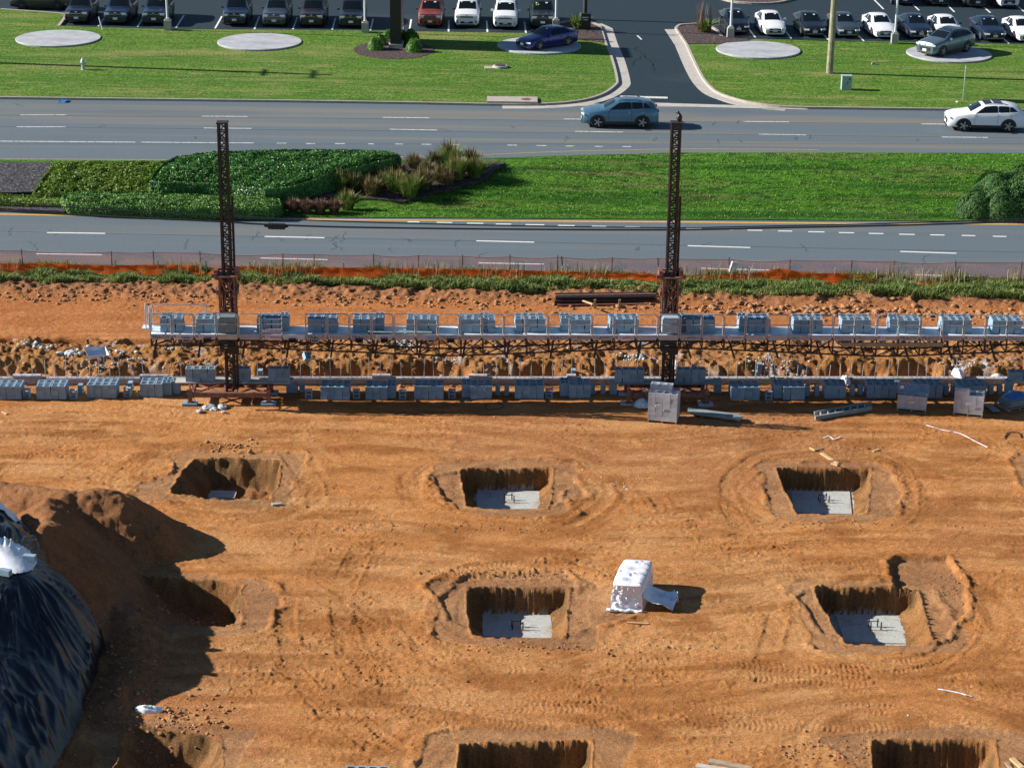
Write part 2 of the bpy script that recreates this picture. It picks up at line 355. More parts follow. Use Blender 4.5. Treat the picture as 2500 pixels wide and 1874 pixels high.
# heaps: crest polylines (x, y, height) with side slope
CREST_T = [(-18.5, 63.5, 3.1), (-16.8, 60.8, 3.2), (-15.6, 58.0, 3.05), (-15.6, 56.6, 2.5), (-15.8, 54.5, 1.9)]
CREST_U = [(-15.5, 57.4, 2.1), (-15.5, 54.5, 1.85), (-15.6, 51.0, 1.75), (-15.8, 46.0, 1.6)]
CREST_D = [(-19.5, 67.5, 1.9), (-16.6, 66.6, 2.0), (-15.5, 66.2, 2.15), (-14.0, 66.5, 1.9), (-13.0, 66.2, 1.25)]
CREST_E = [(-15.9, 65.2, 2.2), (-15.4, 62.5, 2.4), (-15.6, 60.0, 2.6)]
CREST_F = [(-13.2, 60.4, 0.6), (-12.4, 59.8, 0.5), (-11.6, 57.6, 0.35), (-11.8, 54.6, 0.3)]
def crest(X, Y, C, slope):
    best = np.full(np.shape(X), -9.0)
    for (x0, y0, h0), (x1, y1, h1) in zip(C[:-1], C[1:]):
        dx, dy = x1 - x0, y1 - y0; L = dx * dx + dy * dy
        t = np.clip(((X - x0) * dx + (Y - y0) * dy) / L, 0, 1)
        d = np.hypot(X - x0 - t * dx, Y - y0 - t * dy)
        best = np.maximum(best, h0 + (h1 - h0) * t - slope * (np.sqrt(d * d + 0.12) - 0.35))
    return best
def dome(X, Y, C, r):
    best = np.full(np.shape(X), -9.0)
    for (x0, y0, h0), (x1, y1, h1) in zip(C[:-1], C[1:]):
        dx, dy = x1 - x0, y1 - y0; L = dx * dx + dy * dy
        t = np.clip(((X - x0) * dx + (Y - y0) * dy) / L, 0, 1)
        d = np.hypot(X - x0 - t * dx, Y - y0 - t * dy) + .22 * (fbm(X * .6, Y * .6, 2, 230) - .5)
        best = np.maximum(best, (h0 + (h1 - h0) * t) * (1 - (np.maximum(d, 0) / r) ** 1.7))
    return best
def tarp_z(X, Y):
    wob = 1 + 0.10 * (fbm(X * 0.5, Y * 0.5, 3, 5) - 0.5)
    return np.maximum(dome(X, Y, CREST_T, 2.95), dome(X, Y, CREST_U, 2.85)) * wob
# tracks: photo-pixel polylines, half width in m, depth
TR = []
def tr(pts, w=0.26, dep=0.035, cleat=1.0): TR.append(([P(*p) for p in pts], w, dep, cleat))
for dy in (0, 26):
    tr([(-60,1078+dy),(300,1050+dy),(700,1062+dy),(1100,1048+dy),(1500,1062+dy),(1900,1040+dy),(2560,1058+dy)])
    tr([(-60,1280),(-20,1105+dy),(200,1118+dy),(420,1210+dy*1.5),(560,1330+dy*1.5),(760,1400+dy*1.5),(900,1480+dy*2)], 0.28, 0.05, 1.6)
    tr([(640,1290+dy*1.3),(900,1300+dy*1.3),(1250,1335+dy*1.3),(1650,1322+dy*1.3),(2050,1300+dy*1.3),(2560,1322+dy*1.3)])
    tr([(980,1120+dy),(1010,1230+dy),(1180,1275+dy),(1400,1260+dy),(1500,1180+dy),(1450,1100+dy)], 0.22, 0.035)
    tr([(1820,1290+dy),(1760,1180+dy),(1860,1100+dy),(2060,1085+dy),(2200,1130+dy),(2230,1230+dy),(2100,1300+dy),(1880,1300+dy)], 0.24, 0.04)
    tr([(1560,1395+dy),(1330,1370+dy),(1130,1385+dy),(1035,1450+dy*1.4),(1015,1560+dy),(1150,1610+dy),(1450,1605+dy),(1800,1620+dy),(2120,1640+dy)], 0.26, 0.06, 1.5)
    tr([(880,1330+dy),(820,1450+dy*1.5),(860,1600+dy*2),(1000,1700+dy*1.6),(1300,1735+dy*1.6),(1700,1720+dy*1.6),(2560,1745+dy*1.6)], 0.3, 0.045, 1.6)
    tr([(560,1660+dy),(760,1655+dy*1.5),(1000,1670+dy*1.5),(1350,1665+dy*1.5),(1750,1690+dy*1.5),(2200,1670+dy*1.5),(2560,1690+dy*1.5)], 0.28, 0.035, 1.2)
    tr([(700,1100),(780,1200+dy),(740,1340+dy),(690,1480+dy),(720,1640+dy),(900,1790+dy),(1050,1880+dy)], 0.3, 0.04, 1.4)
    tr([(1700,1400+dy),(1850,1380+dy),(2180,1362+dy),(2330,1420+dy),(2370,1520+dy),(2280,1610+dy),(2050,1630+dy)], 0.26, 0.05, 1.3)
    tr([(-60,748+dy*.6),(500,752+dy*.6),(1200,770+dy*.6),(1900,784+dy*.6),(2560,800+dy*.6)], 0.34, 0.05, 0.6)
tr([(1900,1500),(1860,1640),(1700,1760),(1500,1790),(1300,1780)], 0.3, 0.04);
tr([(1600,1210),(1700,1350),(1880,1420)], 0.28, 0.045); tr([(1480,1120),(1560,1250),(1640,1290)], 0.28, 0.035)
tr([(420,1640),(620,1600),(720,1640),(800,1750)], 0.28, 0.045); tr([(600,1520),(740,1560),(900,1640)], 0.28, 0.045)
def site(X, Y, want_col=False):
    X = np.asarray(X, float); Y = np.asarray(Y, float)
    big = fbm(X * 0.12, Y * 0.16, 3, 3) - 0.5
    z = 0.16 * big
    wl = Y - (WA.y + (X - WA.x) * WDIR.y / WDIR.x)          # distance behind the wall front
    pitmask = np.zeros(X.shape); rimd = np.full(X.shape, 9.0); wallm = np.zeros(X.shape); floorm = np.zeros(X.shape)
    flat = np.zeros(X.shape)
    # worn lane in front of the wall
    z = z * ss(0.2, -3.0, wl) * 1.0 + z * ss(3.5, 6, wl)
    # bank of spoil behind the wall
    lump = fbm(X * 2.0, Y * 2.0, 4, 21); lump2 = fbm(X * 5.5, Y * 5.5, 3, 33)
    top = 0.50 + 0.30 * (fbm(X * 0.35, Y * 0.2, 2, 8) - 0.5)
    edge = 0.85 + 1.3 * (fbm(X * 0.9, Y * 1.1, 4, 41) - 0.5)
    bank = ss(edge, edge + 0.75, wl) * ss(5.6, 4.4, wl) * top * (0.55 + 0.8 * lump)
    bank += ss(edge, edge + 0.4, wl) * ss(6, 4.5, wl) * 0.26 * (lump2 - 0.4)
    trench = -0.30 * ss(0.2, 0.45, wl) * ss(edge + 0.35, edge - 0.1, wl)
    z = z + bank + trench
    # open holes behind the bank on the left and under the platform
    for hx, hw, dep in ((-23.6, 1.5, 0.7), (-20.0, 1.1, .75), (-16.6, 0.9, .3), (-13.2, 1.6, 0.8), (-10.6, 1.0, .5), (-8.2, 0.8, .4), (-3.5, .8, .35), (1.5, 1.0, .3), (5.5, .8, .3), (11, 1.2, .3)):
        jx = 0.25 * (vn(X * 1.3 + hx, Y * 1.3, 51) - 0.5)
        z = z - dep * ss(hw, hw - 0.22, np.abs(X - hx) + jx) * ss(3.7, 3.95, wl + jx) * ss(5.9, 5.5, wl + jx)
    # ridge of clods along the grass
    gl = Y - (96.6 + 0.0 * X)
    rw = ss(-3.2, -1.7, gl) * ss(0.4, -0.7, gl)
    z = z + rw * .34 * (fbm(X * 3.3, Y * 3.3, 3, 63) - .42) + rw * (0.08 + 0.36 * fbm(X * 1.1, Y * 1.3, 4, 61) * (0.5 + fbm(X * 0.25, Y * 0.1, 2, 62)))
    z = z + 0.10 * ss(-9.5, -8.7, gl) * ss(-7.8, -8.4, gl) * (lump + 0.1)
    # pits
    for q, dep, ed, tidy in PG:
        cx = sum(p.x for p in q) / 4; cy = sum(p.y for p in q) / 4
        near = (np.abs(X - cx) < 5.2) & (np.abs(Y - cy) < 6.0)
        if not near.any(): continue
        x = X[near]; y = Y[near]; dmin = np.full(x.shape, 9.0); zz = np.full(x.shape, 9.0); raw = []
        for k, (a, d, n, s) in enumerate(ed):
            s_ = (x - a.x) * d.x + (y - a.y) * d.y
            dd = (x - a.x) * n.x + (y - a.y) * n.y
            if tidy:
                dd = dd + 0.16 * (fbm(x * 1.3, y * 1.3, 3, 71 + k) - 0.5); raw.append(dd)
                dd = dd + ((0.040 * np.abs(np.sin(s_ * math.pi / 0.19 + 1.6 * np.sin(s_ * 2.1))) * (.25 + 1.2 * vn(s_ * 2.2, s_ * 0 + cx, 77)) + .16 * np.maximum(fbm(x * 2.2, y * 2.2, 3, 78) - .52, 0)) if k in (0, 1) else 0.02) * ss(0.0, 0.07, dd) - 0.02
            else:
                dd = dd + 0.55 * (fbm(x * 1.1, y * 1.1, 4, 71 + k) - 0.5); raw.append(dd)
            dd = dd - .35 * np.exp(-np.minimum(s_, (ed[(k + 1) % 4][0] - a).length - s_) / .35) * .5 * (.4 + vn(x * 1.5, y * 1.5, 80))
            dmin = np.minimum(dmin, dd)
            w_ = dd * s
            if tidy and k in (1, 3):                       # stepped sides
                w_ = np.where(dd < 0.14, dd * 4.6, 0.64 + (dd - 0.14) * s * 0.55) + 0.10 * (fbm(x * 4, y * 4, 3, 79) - 0.5) * (dd > .05)
            zz = np.minimum(zz, w_)
        depth = np.minimum(zz, dep + (0.02 * (fbm(x * 5, y * 5, 3, 9) - 0.5) if tidy else 0.3 * (fbm(x * 1.4, y * 1.4, 4, 9) - 0.5)))
        ins = dmin > 0
        pz = np.where(ins, -np.maximum(depth, 0), 0)
        if not tidy: pz = pz + np.where(ins, 0.16 * (fbm(x * 3.2, y * 3.2, 3, 12) - 0.5), 0)
        zn = z[near]; zn = np.where(ins, pz, zn)
        # trampled bench and clod rim round the hole
        band = 0.75 + 0.5 * (fbm(x * 0.5, y * 0.5, 2, 13) - 0.5)
        out = np.hypot(np.maximum(np.maximum(-raw[1], -raw[3]), 0) * .8, np.maximum(np.maximum(-raw[0], -raw[2]), 0) * 1.35)
        band = 0.62 + 1.5 * (fbm(x * 0.45 + cx, y * 0.45, 3, 13) - 0.5) + .25 * (fbm(x * 2, y * 2, 3, 16) - .5)
        be = ss(0.0, 0.06, out) * ss(band + 0.12, band, out) * ~ins
        zn = zn - 0.03 * be
        ri = np.exp(-((out - band - 0.22) / 0.15) ** 2) * ss(0.45, 0.65, fbm(x * 0.7, y * 0.7, 3, 15)) * ~ins
        zn = zn + ri * 0.11 * fbm(x * 7, y * 7, 3, 14)
        z[near] = zn
        pm = pitmask[near]; pitmask[near] = np.maximum(pm, ins)
        fm = floorm[near]; floorm[near] = np.maximum(fm, ins & (zz >= dep) & bool(tidy))
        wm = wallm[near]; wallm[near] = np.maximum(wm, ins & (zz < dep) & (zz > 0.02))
        fl = flat[near]; flat[near] = np.maximum(fl, be)
    out_ = 1 - pitmask
    for k, sp in enumerate(SHELF):                           # shallow dug shelves beside the holes
        pl = [tuple(P(*c))[:2] for c in sp]; sx = [p[0] for p in pl]; sy = [p[1] for p in pl]
        near = (X > min(sx) - .3) & (X < max(sx) + .3) & (Y > min(sy) - .3) & (Y < max(sy) + .3)
        if not near.any(): continue
        x = X[near] + .30 * (fbm(X[near] * 1.5, Y[near] * 1.5, 3, 150 + k) - .5); y = Y[near] + .30 * (fbm(X[near] * 1.5 + 9, Y[near] * 1.5, 3, 160 + k) - .5)
        sd = np.where(inpoly(x, y, pl), 1, -1) * pdist(x, y, pl)
        s_ = ss(-0.02, 0.10, sd) * (pitmask[near] < .5); z[near] = z[near] - (.05 if k > 1 else (.14, .02)[k]) * s_ + (.07 if k else .12) * np.exp(-((sd + .12) / .12) ** 2) * fbm(x * 6, y * 6, 3, 17) * (pitmask[near] < .5); fl = flat[near]; flat[near] = np.maximum(fl, s_)
    # heaps
    hz = np.maximum(crest(X, Y, CREST_D, 0.80), crest(X, Y, CREST_E, 0.86)); hz = np.maximum(hz, tarp_z(X, Y) - 0.12)
    hz = np.maximum(hz, crest(X, Y, CREST_F, 0.5))
    hz = hz + 0.34 * (fbm(X * 0.9, Y * 0.9, 4, 91) - 0.5) + 0.14 * (fbm(X * 3.5, Y * 3.5, 4, 92) - 0.5)
    hm = ss(-0.15, 0.15, hz - z)
    z = np.where(hz > z, hz, z)
    # ruts with cleat marks
    rut = np.zeros(X.shape); clod = np.zeros(X.shape)
    for pts, w_, dep, cleat in TR:
        xs = np.array([p.x for p in pts]); ys = np.array([p.y for p in pts])
        tt = np.linspace(0, len(pts) - 1, (len(pts) - 1) * 8 + 1); k = np.arange(len(pts))
        # smooth the polyline
        xs = np.interp(tt, k, xs); ys = np.interp(tt, k, ys)
        for _ in range(5):
            xs[1:-1] = (xs[:-2] + 2 * xs[1:-1] + xs[2:]) / 4; ys[1:-1] = (ys[:-2] + 2 * ys[1:-1] + ys[2:]) / 4
        acc = 0.0
        for i in range(len(xs) - 1):
            x0, y0, x1, y1 = xs[i], ys[i], xs[i + 1], ys[i + 1]; L = math.hypot(x1 - x0, y1 - y0)
            if L < 1e-4: continue
            m = w_ + 0.4
            near = (X > min(x0, x1) - m) & (X < max(x0, x1) + m) & (Y > min(y0, y1) - m) & (Y < max(y0, y1) + m)
            if near.any():
                x = X[near]; y = Y[near]; ux, uy = (x1 - x0) / L, (y1 - y0) / L
                s_ = (x - x0) * ux + (y - y0) * uy; d = (x - x0) * -uy + (y - y0) * ux
                inn = ((s_ >= 0) & (s_ < L)).astype(float); wear = ss(0.33, 0.58, fbm(x * 0.45, y * 0.45, 3, 101 + len(pts))) * (.4 + .8 * vn(x * 2.3, y * 2.3, 99))
                ad = np.abs(d); g = ss(w_ + 0.05, w_ - 0.05, ad) * inn * wear
                c = np.sin((acc + s_) * 2 * math.pi / 0.17 + np.abs(d) * 11)
                r_ = -dep * .85 * g * (0.35 + 0.42 * cleat * (0.5 + .5 * c) * (.3 + vn(x * 3.1, y * 3.1, 98))) + 0.40 * dep * np.exp(-((ad - w_ - 0.09) / 0.07) ** 2) * inn * wear
                rr = rut[near]; rut[near] = np.where(np.abs(r_) > np.abs(rr), r_, rr)
                cc = clod[near]; clod[near] = np.maximum(cc, np.exp(-((ad - w_ - 0.1) / 0.16) ** 2) * inn * wear)
            acc += L
    z = z + rut * out_ * (1 - hm * 0.7)
    # crumbs and clods everywhere
    patch = ss(0.42, 0.62, fbm(X * 0.35, Y * 0.42, 3, 111))
    cl = fbm(X * 8.5, Y * 8.5, 2, 112)
    rough = (0.25 + 0.75 * patch + 0.8 * clod) * out_ * (1 - 0.7 * flat)
    z = z + 0.035 * np.maximum(cl - 0.55, 0) * 2.4 * rough + (0.03 + .02 * patch) * (fbm(X * 7, Y * 11, 2, 113) - 0.5) * (1 - .7 * floorm)
    z = z + 0.07 * (fbm(X * 0.9, Y * 3.4, 4, 114) - 0.5) * out_ * ss(0.3, -0.5, wl)
    # graded sweeps: long streaks that bend round the holes
    st = fbm(X * 0.22, (Y + 0.8 * np.sin(X * .18 + 1) + .4 * np.sin(X * .41)) * 2.3, 4, 141)
    for k, (q, dep, ed, tidy) in enumerate(PG[:7]):
        cx = sum(p.x for p in q) / 4; cy = sum(p.y for p in q) / 4; r_ = np.hypot((X - cx) / 2.5, (Y - cy) / 2.7)
        w_ = ss(2.4, 1.5, r_) * (r_ > .8); w_ = w_ * ss(.3, .6, fbm(X * .5, Y * .5, 2, 143)); st = st * (1 - w_) + w_ * fbm(r_ * 6.5, np.abs(np.arctan2(Y - cy, X - cx)) * 1.2 + 7 * k, 4, 142)
    z = z + 0.085 * (st - 0.5) * out_ * ss(0.2, -0.4, wl) * (1 - hm)
    if not want_col: return z
    a = np.array
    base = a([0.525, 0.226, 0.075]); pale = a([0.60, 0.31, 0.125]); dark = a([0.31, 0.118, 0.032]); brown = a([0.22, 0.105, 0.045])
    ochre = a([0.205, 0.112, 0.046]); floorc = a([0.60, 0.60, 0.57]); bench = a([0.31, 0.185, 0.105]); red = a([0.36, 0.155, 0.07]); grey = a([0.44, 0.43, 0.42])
    def mx(c, k, t): return c * (1 - t[..., None]) + k * t[..., None]
    c = np.broadcast_to(base, X.shape + (3,)).copy()
    c = mx(c, pale, ss(0.45, 0.75, fbm(X * 0.22, Y * 0.6, 4, 121)) * 0.8)
    c = mx(c, dark, ss(0.48, 0.75, fbm(X * 0.5, Y * 0.9, 4, 122)) * 0.75)
    c = mx(c, red, ss(0.5, 0.7, fbm(X * 0.1, Y * 0.13, 3, 123)) * 0.5)
    c = mx(c, pale * 1.08, ss(0.62, 0.78, fbm(X * 1.6, Y * 2.2, 4, 124)) * 0.55)
    c = mx(c, dark, ss(0.52, 0.72, st) * .55); c = mx(c, pale, ss(0.46, 0.28, st) * .5)
    c = mx(c, dark, np.clip(clod, 0, 1) * 0.35)
    c = mx(c, dark, np.clip(-rut * 14, 0, 1) * 0.35)
    c = mx(c, a([0.47, 0.168, 0.058]), ss(4.5, 7.5, wl) * .6)
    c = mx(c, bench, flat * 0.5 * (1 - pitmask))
    c = mx(c, brown, ss(0.1, 0.35, bank) * 0.5)
    c = mx(c, a([0.38, 0.19, 0.06]), ss(0.1, 0.3, bank) * ss(0.45, 0.6, lump) * 0.7)
    pebb = ss(0.62, 0.72, fbm(X * 3.5, Y * 3.5, 3, 126)) * ss(0.5, 0.62, fbm(X * 0.5, Y * 0.4, 3, 127)) * ss(0.6, 1.2, wl) * ss(5.5, 4.5, wl)
    c = mx(c, grey, pebb * 0.8)
    c = mx(c, a([0.27, 0.14, 0.075]), rw * 0.7)
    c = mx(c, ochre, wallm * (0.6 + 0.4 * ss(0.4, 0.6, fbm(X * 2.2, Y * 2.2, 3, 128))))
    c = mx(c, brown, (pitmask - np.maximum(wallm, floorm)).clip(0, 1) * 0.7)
    c = mx(c, floorc, floorm * (0.72 + 0.28 * ss(0.35, 0.6, fbm(X * 3, Y * 3, 4, 129))))
    c = mx(c, a([0.27, 0.125, 0.06]), hm * 0.75)
    c = c * (0.86 + 0.28 * fbm(X * 7, Y * 7, 2, 130))[..., None]
    return z, c
def gz(x, y):
    """ground height under a point of the site"""
    return float(site(np.array([x]), np.array([y]))[0])
def GP(px, py):
    """photo pixel -> point on the dirt"""
    p = P(px, py)
    for _ in range(3): p = P(px, py, gz(p.x, p.y))
    return p
NX, NY = 900, 860
us = np.linspace(-1, 1, NX); ys = 46.5 + (98.9 - 46.5) * np.linspace(0, 1, NY) ** 1.12
GX = us[None, :] * (ys[:, None] * 0.287 + 1.2); GY = np.repeat(ys[:, None], NX, 1)
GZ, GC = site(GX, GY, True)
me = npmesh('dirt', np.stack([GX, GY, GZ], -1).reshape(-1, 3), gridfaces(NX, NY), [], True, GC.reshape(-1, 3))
m = bpy.data.materials.new('red_clay_soil'); m.use_nodes = True; t = m.node_tree; b = t.nodes['Principled BSDF']; b.inputs['Roughness'].default_value = 0.95; b.inputs['Specular IOR Level'].default_value = 0.1
at = t.nodes.new('ShaderNodeAttribute'); at.attribute_name = 'tone'; tc = t.nodes.new('ShaderNodeTexCoord')
n1 = t.nodes.new('ShaderNodeTexNoise'); n1.inputs['Scale'].default_value = 20; n1.inputs['Detail'].default_value = 8; n1.inputs['Roughness'].default_value = 0.75
t.links.new(tc.outputs['Object'], n1.inputs['Vector'])
r1 = t.nodes.new('ShaderNodeMapRange'); r1.inputs[1].default_value = 0.36; r1.inputs[2].default_value = 0.64; r1.inputs[3].default_value = 0.5; r1.inputs[4].default_value = 1.42
t.links.new(n1.outputs['Fac'], r1.inputs[0])
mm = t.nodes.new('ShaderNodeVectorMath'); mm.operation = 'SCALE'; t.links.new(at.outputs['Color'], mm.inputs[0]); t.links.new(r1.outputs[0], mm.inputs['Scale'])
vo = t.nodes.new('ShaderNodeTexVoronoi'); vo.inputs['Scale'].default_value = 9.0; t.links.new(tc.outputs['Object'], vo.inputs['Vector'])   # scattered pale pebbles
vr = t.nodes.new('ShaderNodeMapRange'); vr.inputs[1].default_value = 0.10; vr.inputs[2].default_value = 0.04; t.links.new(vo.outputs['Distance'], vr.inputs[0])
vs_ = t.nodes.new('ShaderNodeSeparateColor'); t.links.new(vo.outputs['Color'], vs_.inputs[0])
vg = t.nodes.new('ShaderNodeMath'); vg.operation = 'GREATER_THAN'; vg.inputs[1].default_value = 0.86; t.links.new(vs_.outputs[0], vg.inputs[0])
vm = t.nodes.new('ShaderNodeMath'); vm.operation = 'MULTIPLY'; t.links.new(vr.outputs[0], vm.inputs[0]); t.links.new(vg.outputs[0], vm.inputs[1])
nd = t.nodes.new('ShaderNodeTexNoise'); nd.inputs['Scale'].default_value = 7.5; nd.inputs['Detail'].default_value = 9; nd.inputs['Roughness'].default_value = 0.82; t.links.new(tc.outputs['Object'], nd.inputs['Vector'])   # thresholded noise darkens small specks
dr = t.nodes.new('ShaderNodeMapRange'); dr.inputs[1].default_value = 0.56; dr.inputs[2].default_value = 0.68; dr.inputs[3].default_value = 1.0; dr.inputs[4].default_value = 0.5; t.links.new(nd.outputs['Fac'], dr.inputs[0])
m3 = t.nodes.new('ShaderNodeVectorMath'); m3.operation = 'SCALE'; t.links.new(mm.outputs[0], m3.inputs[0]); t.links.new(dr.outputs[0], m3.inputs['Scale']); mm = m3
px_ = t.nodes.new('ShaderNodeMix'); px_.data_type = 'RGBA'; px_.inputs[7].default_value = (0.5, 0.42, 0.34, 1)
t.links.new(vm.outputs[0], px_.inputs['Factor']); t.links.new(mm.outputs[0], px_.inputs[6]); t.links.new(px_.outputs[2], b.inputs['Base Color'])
n2 = t.nodes.new('ShaderNodeTexNoise'); n2.inputs['Scale'].default_value = 26; n2.inputs['Detail'].default_value = 9; n2.inputs['Roughness'].default_value = 0.75; t.links.new(tc.outputs['Object'], n2.inputs['Vector'])
bp = t.nodes.new('ShaderNodeBump'); bp.inputs['Strength'].default_value = 1.0; bp.inputs['Distance'].default_value = 0.10; t.links.new(n2.outputs['Fac'], bp.inputs['Height']); t.links.new(bp.outputs[0], b.inputs['Normal'])
MA['soil'] = m; me.materials.append(m)
tag(link('dirt_ground', me), kind='structure')
# one wide base sheet below everything, out to the horizon
g = MB(); g.add([(-900, -300, -2.2), (900, -300, -2.2), (900, 46.4, -2.2), (-900, 46.4, -2.2), (900, 1500, -2.2), (-900, 1500, -2.2)], [(0, 1, 2, 3), (3, 2, 4, 5)])
tag(g.build('ground', MA['soil2'] if 'soil2' in MA else mat('far_soil', (0.30, 0.16, 0.08), 0.95, var=0.2, vs=0.2)), kind='structure')

# ------------------------------------------------------------------ tarp over the tall heap
def tarp_mesh():
    nx, ny = 330, 460
    xs = np.linspace(-22.5, -11.2, nx); ys_ = np.linspace(47.5, 66.5, ny); X, Y = np.meshgrid(xs, ys_)
    z = tarp_z(X, Y)
    # folds that run down from the gathered top and wrinkles across them
    ax, ay = -15.6, 58.4
    ang = np.arctan2(Y - ay, X - ax); rad = np.hypot(X - ax, Y - ay)
    fold = np.abs(np.sin(ang * 8 + 3.5 * fbm(X * 0.5, Y * 0.5, 3, 201) * 4)) ** 1.5
    fold2 = np.abs(2 * fbm(ang * 9 + rad * 0.25, rad * 0.9, 4, 202) - 1)
    wr = np.abs(2 * fbm(X * 1.3 + Y * 0.5, Y * 0.7, 2, 203) - 1)
    k = ss(0.2, 1.2, rad)
    wr2 = np.abs(2 * fbm(X * 2.2 - Y * .6, Y * 1.1 + X, 4, 204) - 1)
    f3 = np.abs(2 * fbm(ang * 7 + .3 * fbm(X, Y, 2, 206), rad * 0.30, 3, 205) - 1)
    f4 = np.abs(2 * fbm(X * .55 + Y * .32, (Y * .55 - X * .9) * .25 + 9, 4, 207) - 1); wx = 1.3 * fbm(X * .45, Y * .45, 3, 209); f5 = np.abs(2 * fbm((X * .9 + Y * .6 + wx) * 1.35, (Y * .9 - X * .9 + 2 * wx) * .35, 3, 208) - 1)
    fr = ss(1.5, 4.0, rad); e_ = ss(0, .5, z) * (.12 + .88 * ss(.4, 1.6, rad))
    z = z + 0.03 * ss(.5, 1.6, rad) * fold + e_ * (0.22 * ss(.7, 2.0, rad) * (1 - .7 * fr) * (1 - f3) ** 4 + fr * .20 * (1 - f5) ** 4 + .10 * (1 - f4) ** 4 + 0.05 * (1 - wr) ** 3 + .015 * (.4 - wr2))
    return X, Y, z
TX, TY, TZ = tarp_mesh()
pks = (TZ > 0.16)
edge_n = 0.35 * fbm(TX * 0.8, TY * 0.8, 3, 210)
cov = (TZ - edge_n * 0.5 > 0.02) & (crest(TX, TY, CREST_E, 0.86) < TZ + 0.05) & (TY < 64.4 + 0.5 * np.sin(TX * 2))
FI = gridfaces(TX.shape[1], TX.shape[0]); cf = cov.reshape(-1)[FI].all(1)
tv = np.stack([TX, TY, TZ], -1).reshape(-1, 3)
def submesh(name, v, f, mt, dz=0.0):
    used, inv = np.unique(f.ravel(), return_inverse=True); vv = v[used].copy(); vv[:, 2] += dz
    return npmesh(name, vv, inv.reshape(f.shape), mt, True)
heap = thing('soil_heap_tarp', 'black plastic tarp wrinkled over the tall soil heap at the left edge', 'tarp', (0, 0, 0))
mb_ = mat('black_plastic_tarp', (0.004, 0.006, 0.010), 0.30, bump=0.3, bs=3, spec=0.5)
link('tarp', submesh('tarp', tv, FI[cf], mb_), heap)
def patch(cx, cy, rx, ry, s):
    d = np.abs((TX - cx) / rx) ** 3 + np.abs((TY - cy) / ry) ** 3 + 0.35 * (fbm(TX * .9, TY * .9, 2, s) - 0.5)
    return (d < 1)
for pr in ((-15.9, 58.7, 1.0, 1.15, 220), (-17.3, 63.2, 1.0, 1.0, 221)):
    wp = patch(*pr) & cov; link('white_sheet', submesh('white_sheet', tv, FI[wp.reshape(-1)[FI].all(1)], MA['whiteplastic'], 0.04), heap)
for bx, by in ((-15.15, 59.15), (-15.55, 57.6), (-16.0, 57.75)):
    i = int(np.argmin((TX - bx) ** 2 + (TY - by) ** 2)); bz = TZ.reshape(-1)[i]
    tag(MB().box((0, 0, 0), (0.39, 0.19, 0.19), rz=random.uniform(-.5, .5)).build('concrete_block', MA['cmu'], loc=(bx, by, bz + 0.10)), 'grey block weighing down the white sheet on the tarped heap', 'concrete block', 'blocks holding down the tarp')
# ================================================================== roads, kerbs, lawns, lot
def poly_sheet(name, pts, m, side=0.0, parent=None, kind='structure'):
    """flat polygon through 3-D points with a skirt going down by side"""
    bm = bmesh.new(); vs = [bm.verts.new(p) for p in pts]; f = bm.faces.new(vs); bm.normal_update()
    if f.normal.z < 0: f.normal_flip()
    if side > 0:
        lo = [bm.verts.new((p[0], p[1], p[2] - side)) for p in pts]; n = len(pts)
        for i in range(n): bm.faces.new((vs[i], vs[(i + 1) % n], lo[(i + 1) % n], lo[i]))
    bmesh.ops.triangulate(bm, faces=[x for x in bm.faces if len(x.verts) > 4])
    bmesh.ops.recalc_face_normals(bm, faces=bm.faces)
    me = bpy.data.meshes.new(name); bm.to_mesh(me); bm.free(); me.materials.append(m)
    o = link(name, me, parent)
    if kind: tag(o, kind=kind)
    return o
def smooth_px(pts, n=6):
    pts = [np.array(p, float) for p in pts]; out = []
    for i in range(len(pts) - 1):
        p0 = pts[max(i - 1, 0)]; p1 = pts[i]; p2 = pts[i + 1]; p3 = pts[min(i + 2, len(pts) - 1)]
        for k in range(n):
            t = k / n; out.append(tuple(0.5 * ((2 * p1) + (-p0 + p2) * t + (2 * p0 - 5 * p1 + 4 * p2 - p3) * t * t + (-p0 + 3 * p1 - 3 * p2 + p3) * t ** 3)))
    out.append(tuple(pts[-1])); return out
def marks(name, lines, w, zf, m, parent, dz=0.006):
    mb = MB()
    for ln in lines:
        pp = [zf(*p) for p in ln]
        for a, b in zip(pp[:-1], pp[1:]):
            d = (b - a); d.z = 0; d.normalize(); n = Vector((-d.y, d.x, 0)) * w / 2; u = Vector((0, 0, dz))
            mb.add([a - n + u, b - n + u, b + n + u, a + n + u], [(0, 1, 2, 3)])
    return mb.build(name, m, parent)
Z0 = lambda x, y: P(x, y, 0.0)
Z8 = lambda x, y: P(x, y, ZF)
# near road
MED_N = [(-700,509),(0,517),(850,532),(1650,537),(2500,542),(3200,548)]
MED_F = [(-700,382),(-100,391),(407,394),(830,395),(960,392),(1165,389),(1350,382),(1660,374),(2100,374),(2600,376),(3200,382)]
def edgeY(tab, z, X):
    pts = [P(*p, z) for p in tab]; return float(np.interp(X, [p.x for p in pts], [p.y for p in pts]))
nr = []
XS = [-75 + i * 2.5 for i in range(61)]
mb = MB(); n = len(XS)
for x in XS: mb.v += [(x, 98.55, 0), (x, edgeY(MED_N, 0, x) + 0.15, 0)]
mb.f = [(2 * i, 2 * i + 2, 2 * i + 3, 2 * i + 1) for i in range(n - 1)]; mb.m = [0] * (n - 1)
road1 = tag(mb.build('road', MA['asphalt']), kind='structure')
KF = [(-900,223),(0,236),(700,244),(1180,252)]; KR = [(1960,260),(2500,266.5),(3400,278)]
def kerbY(X):
    pts = [P(*p, ZF) for p in KF + KR]; return float(np.interp(X, [p.x for p in pts], [p.y for p in pts]))
mb = MB()
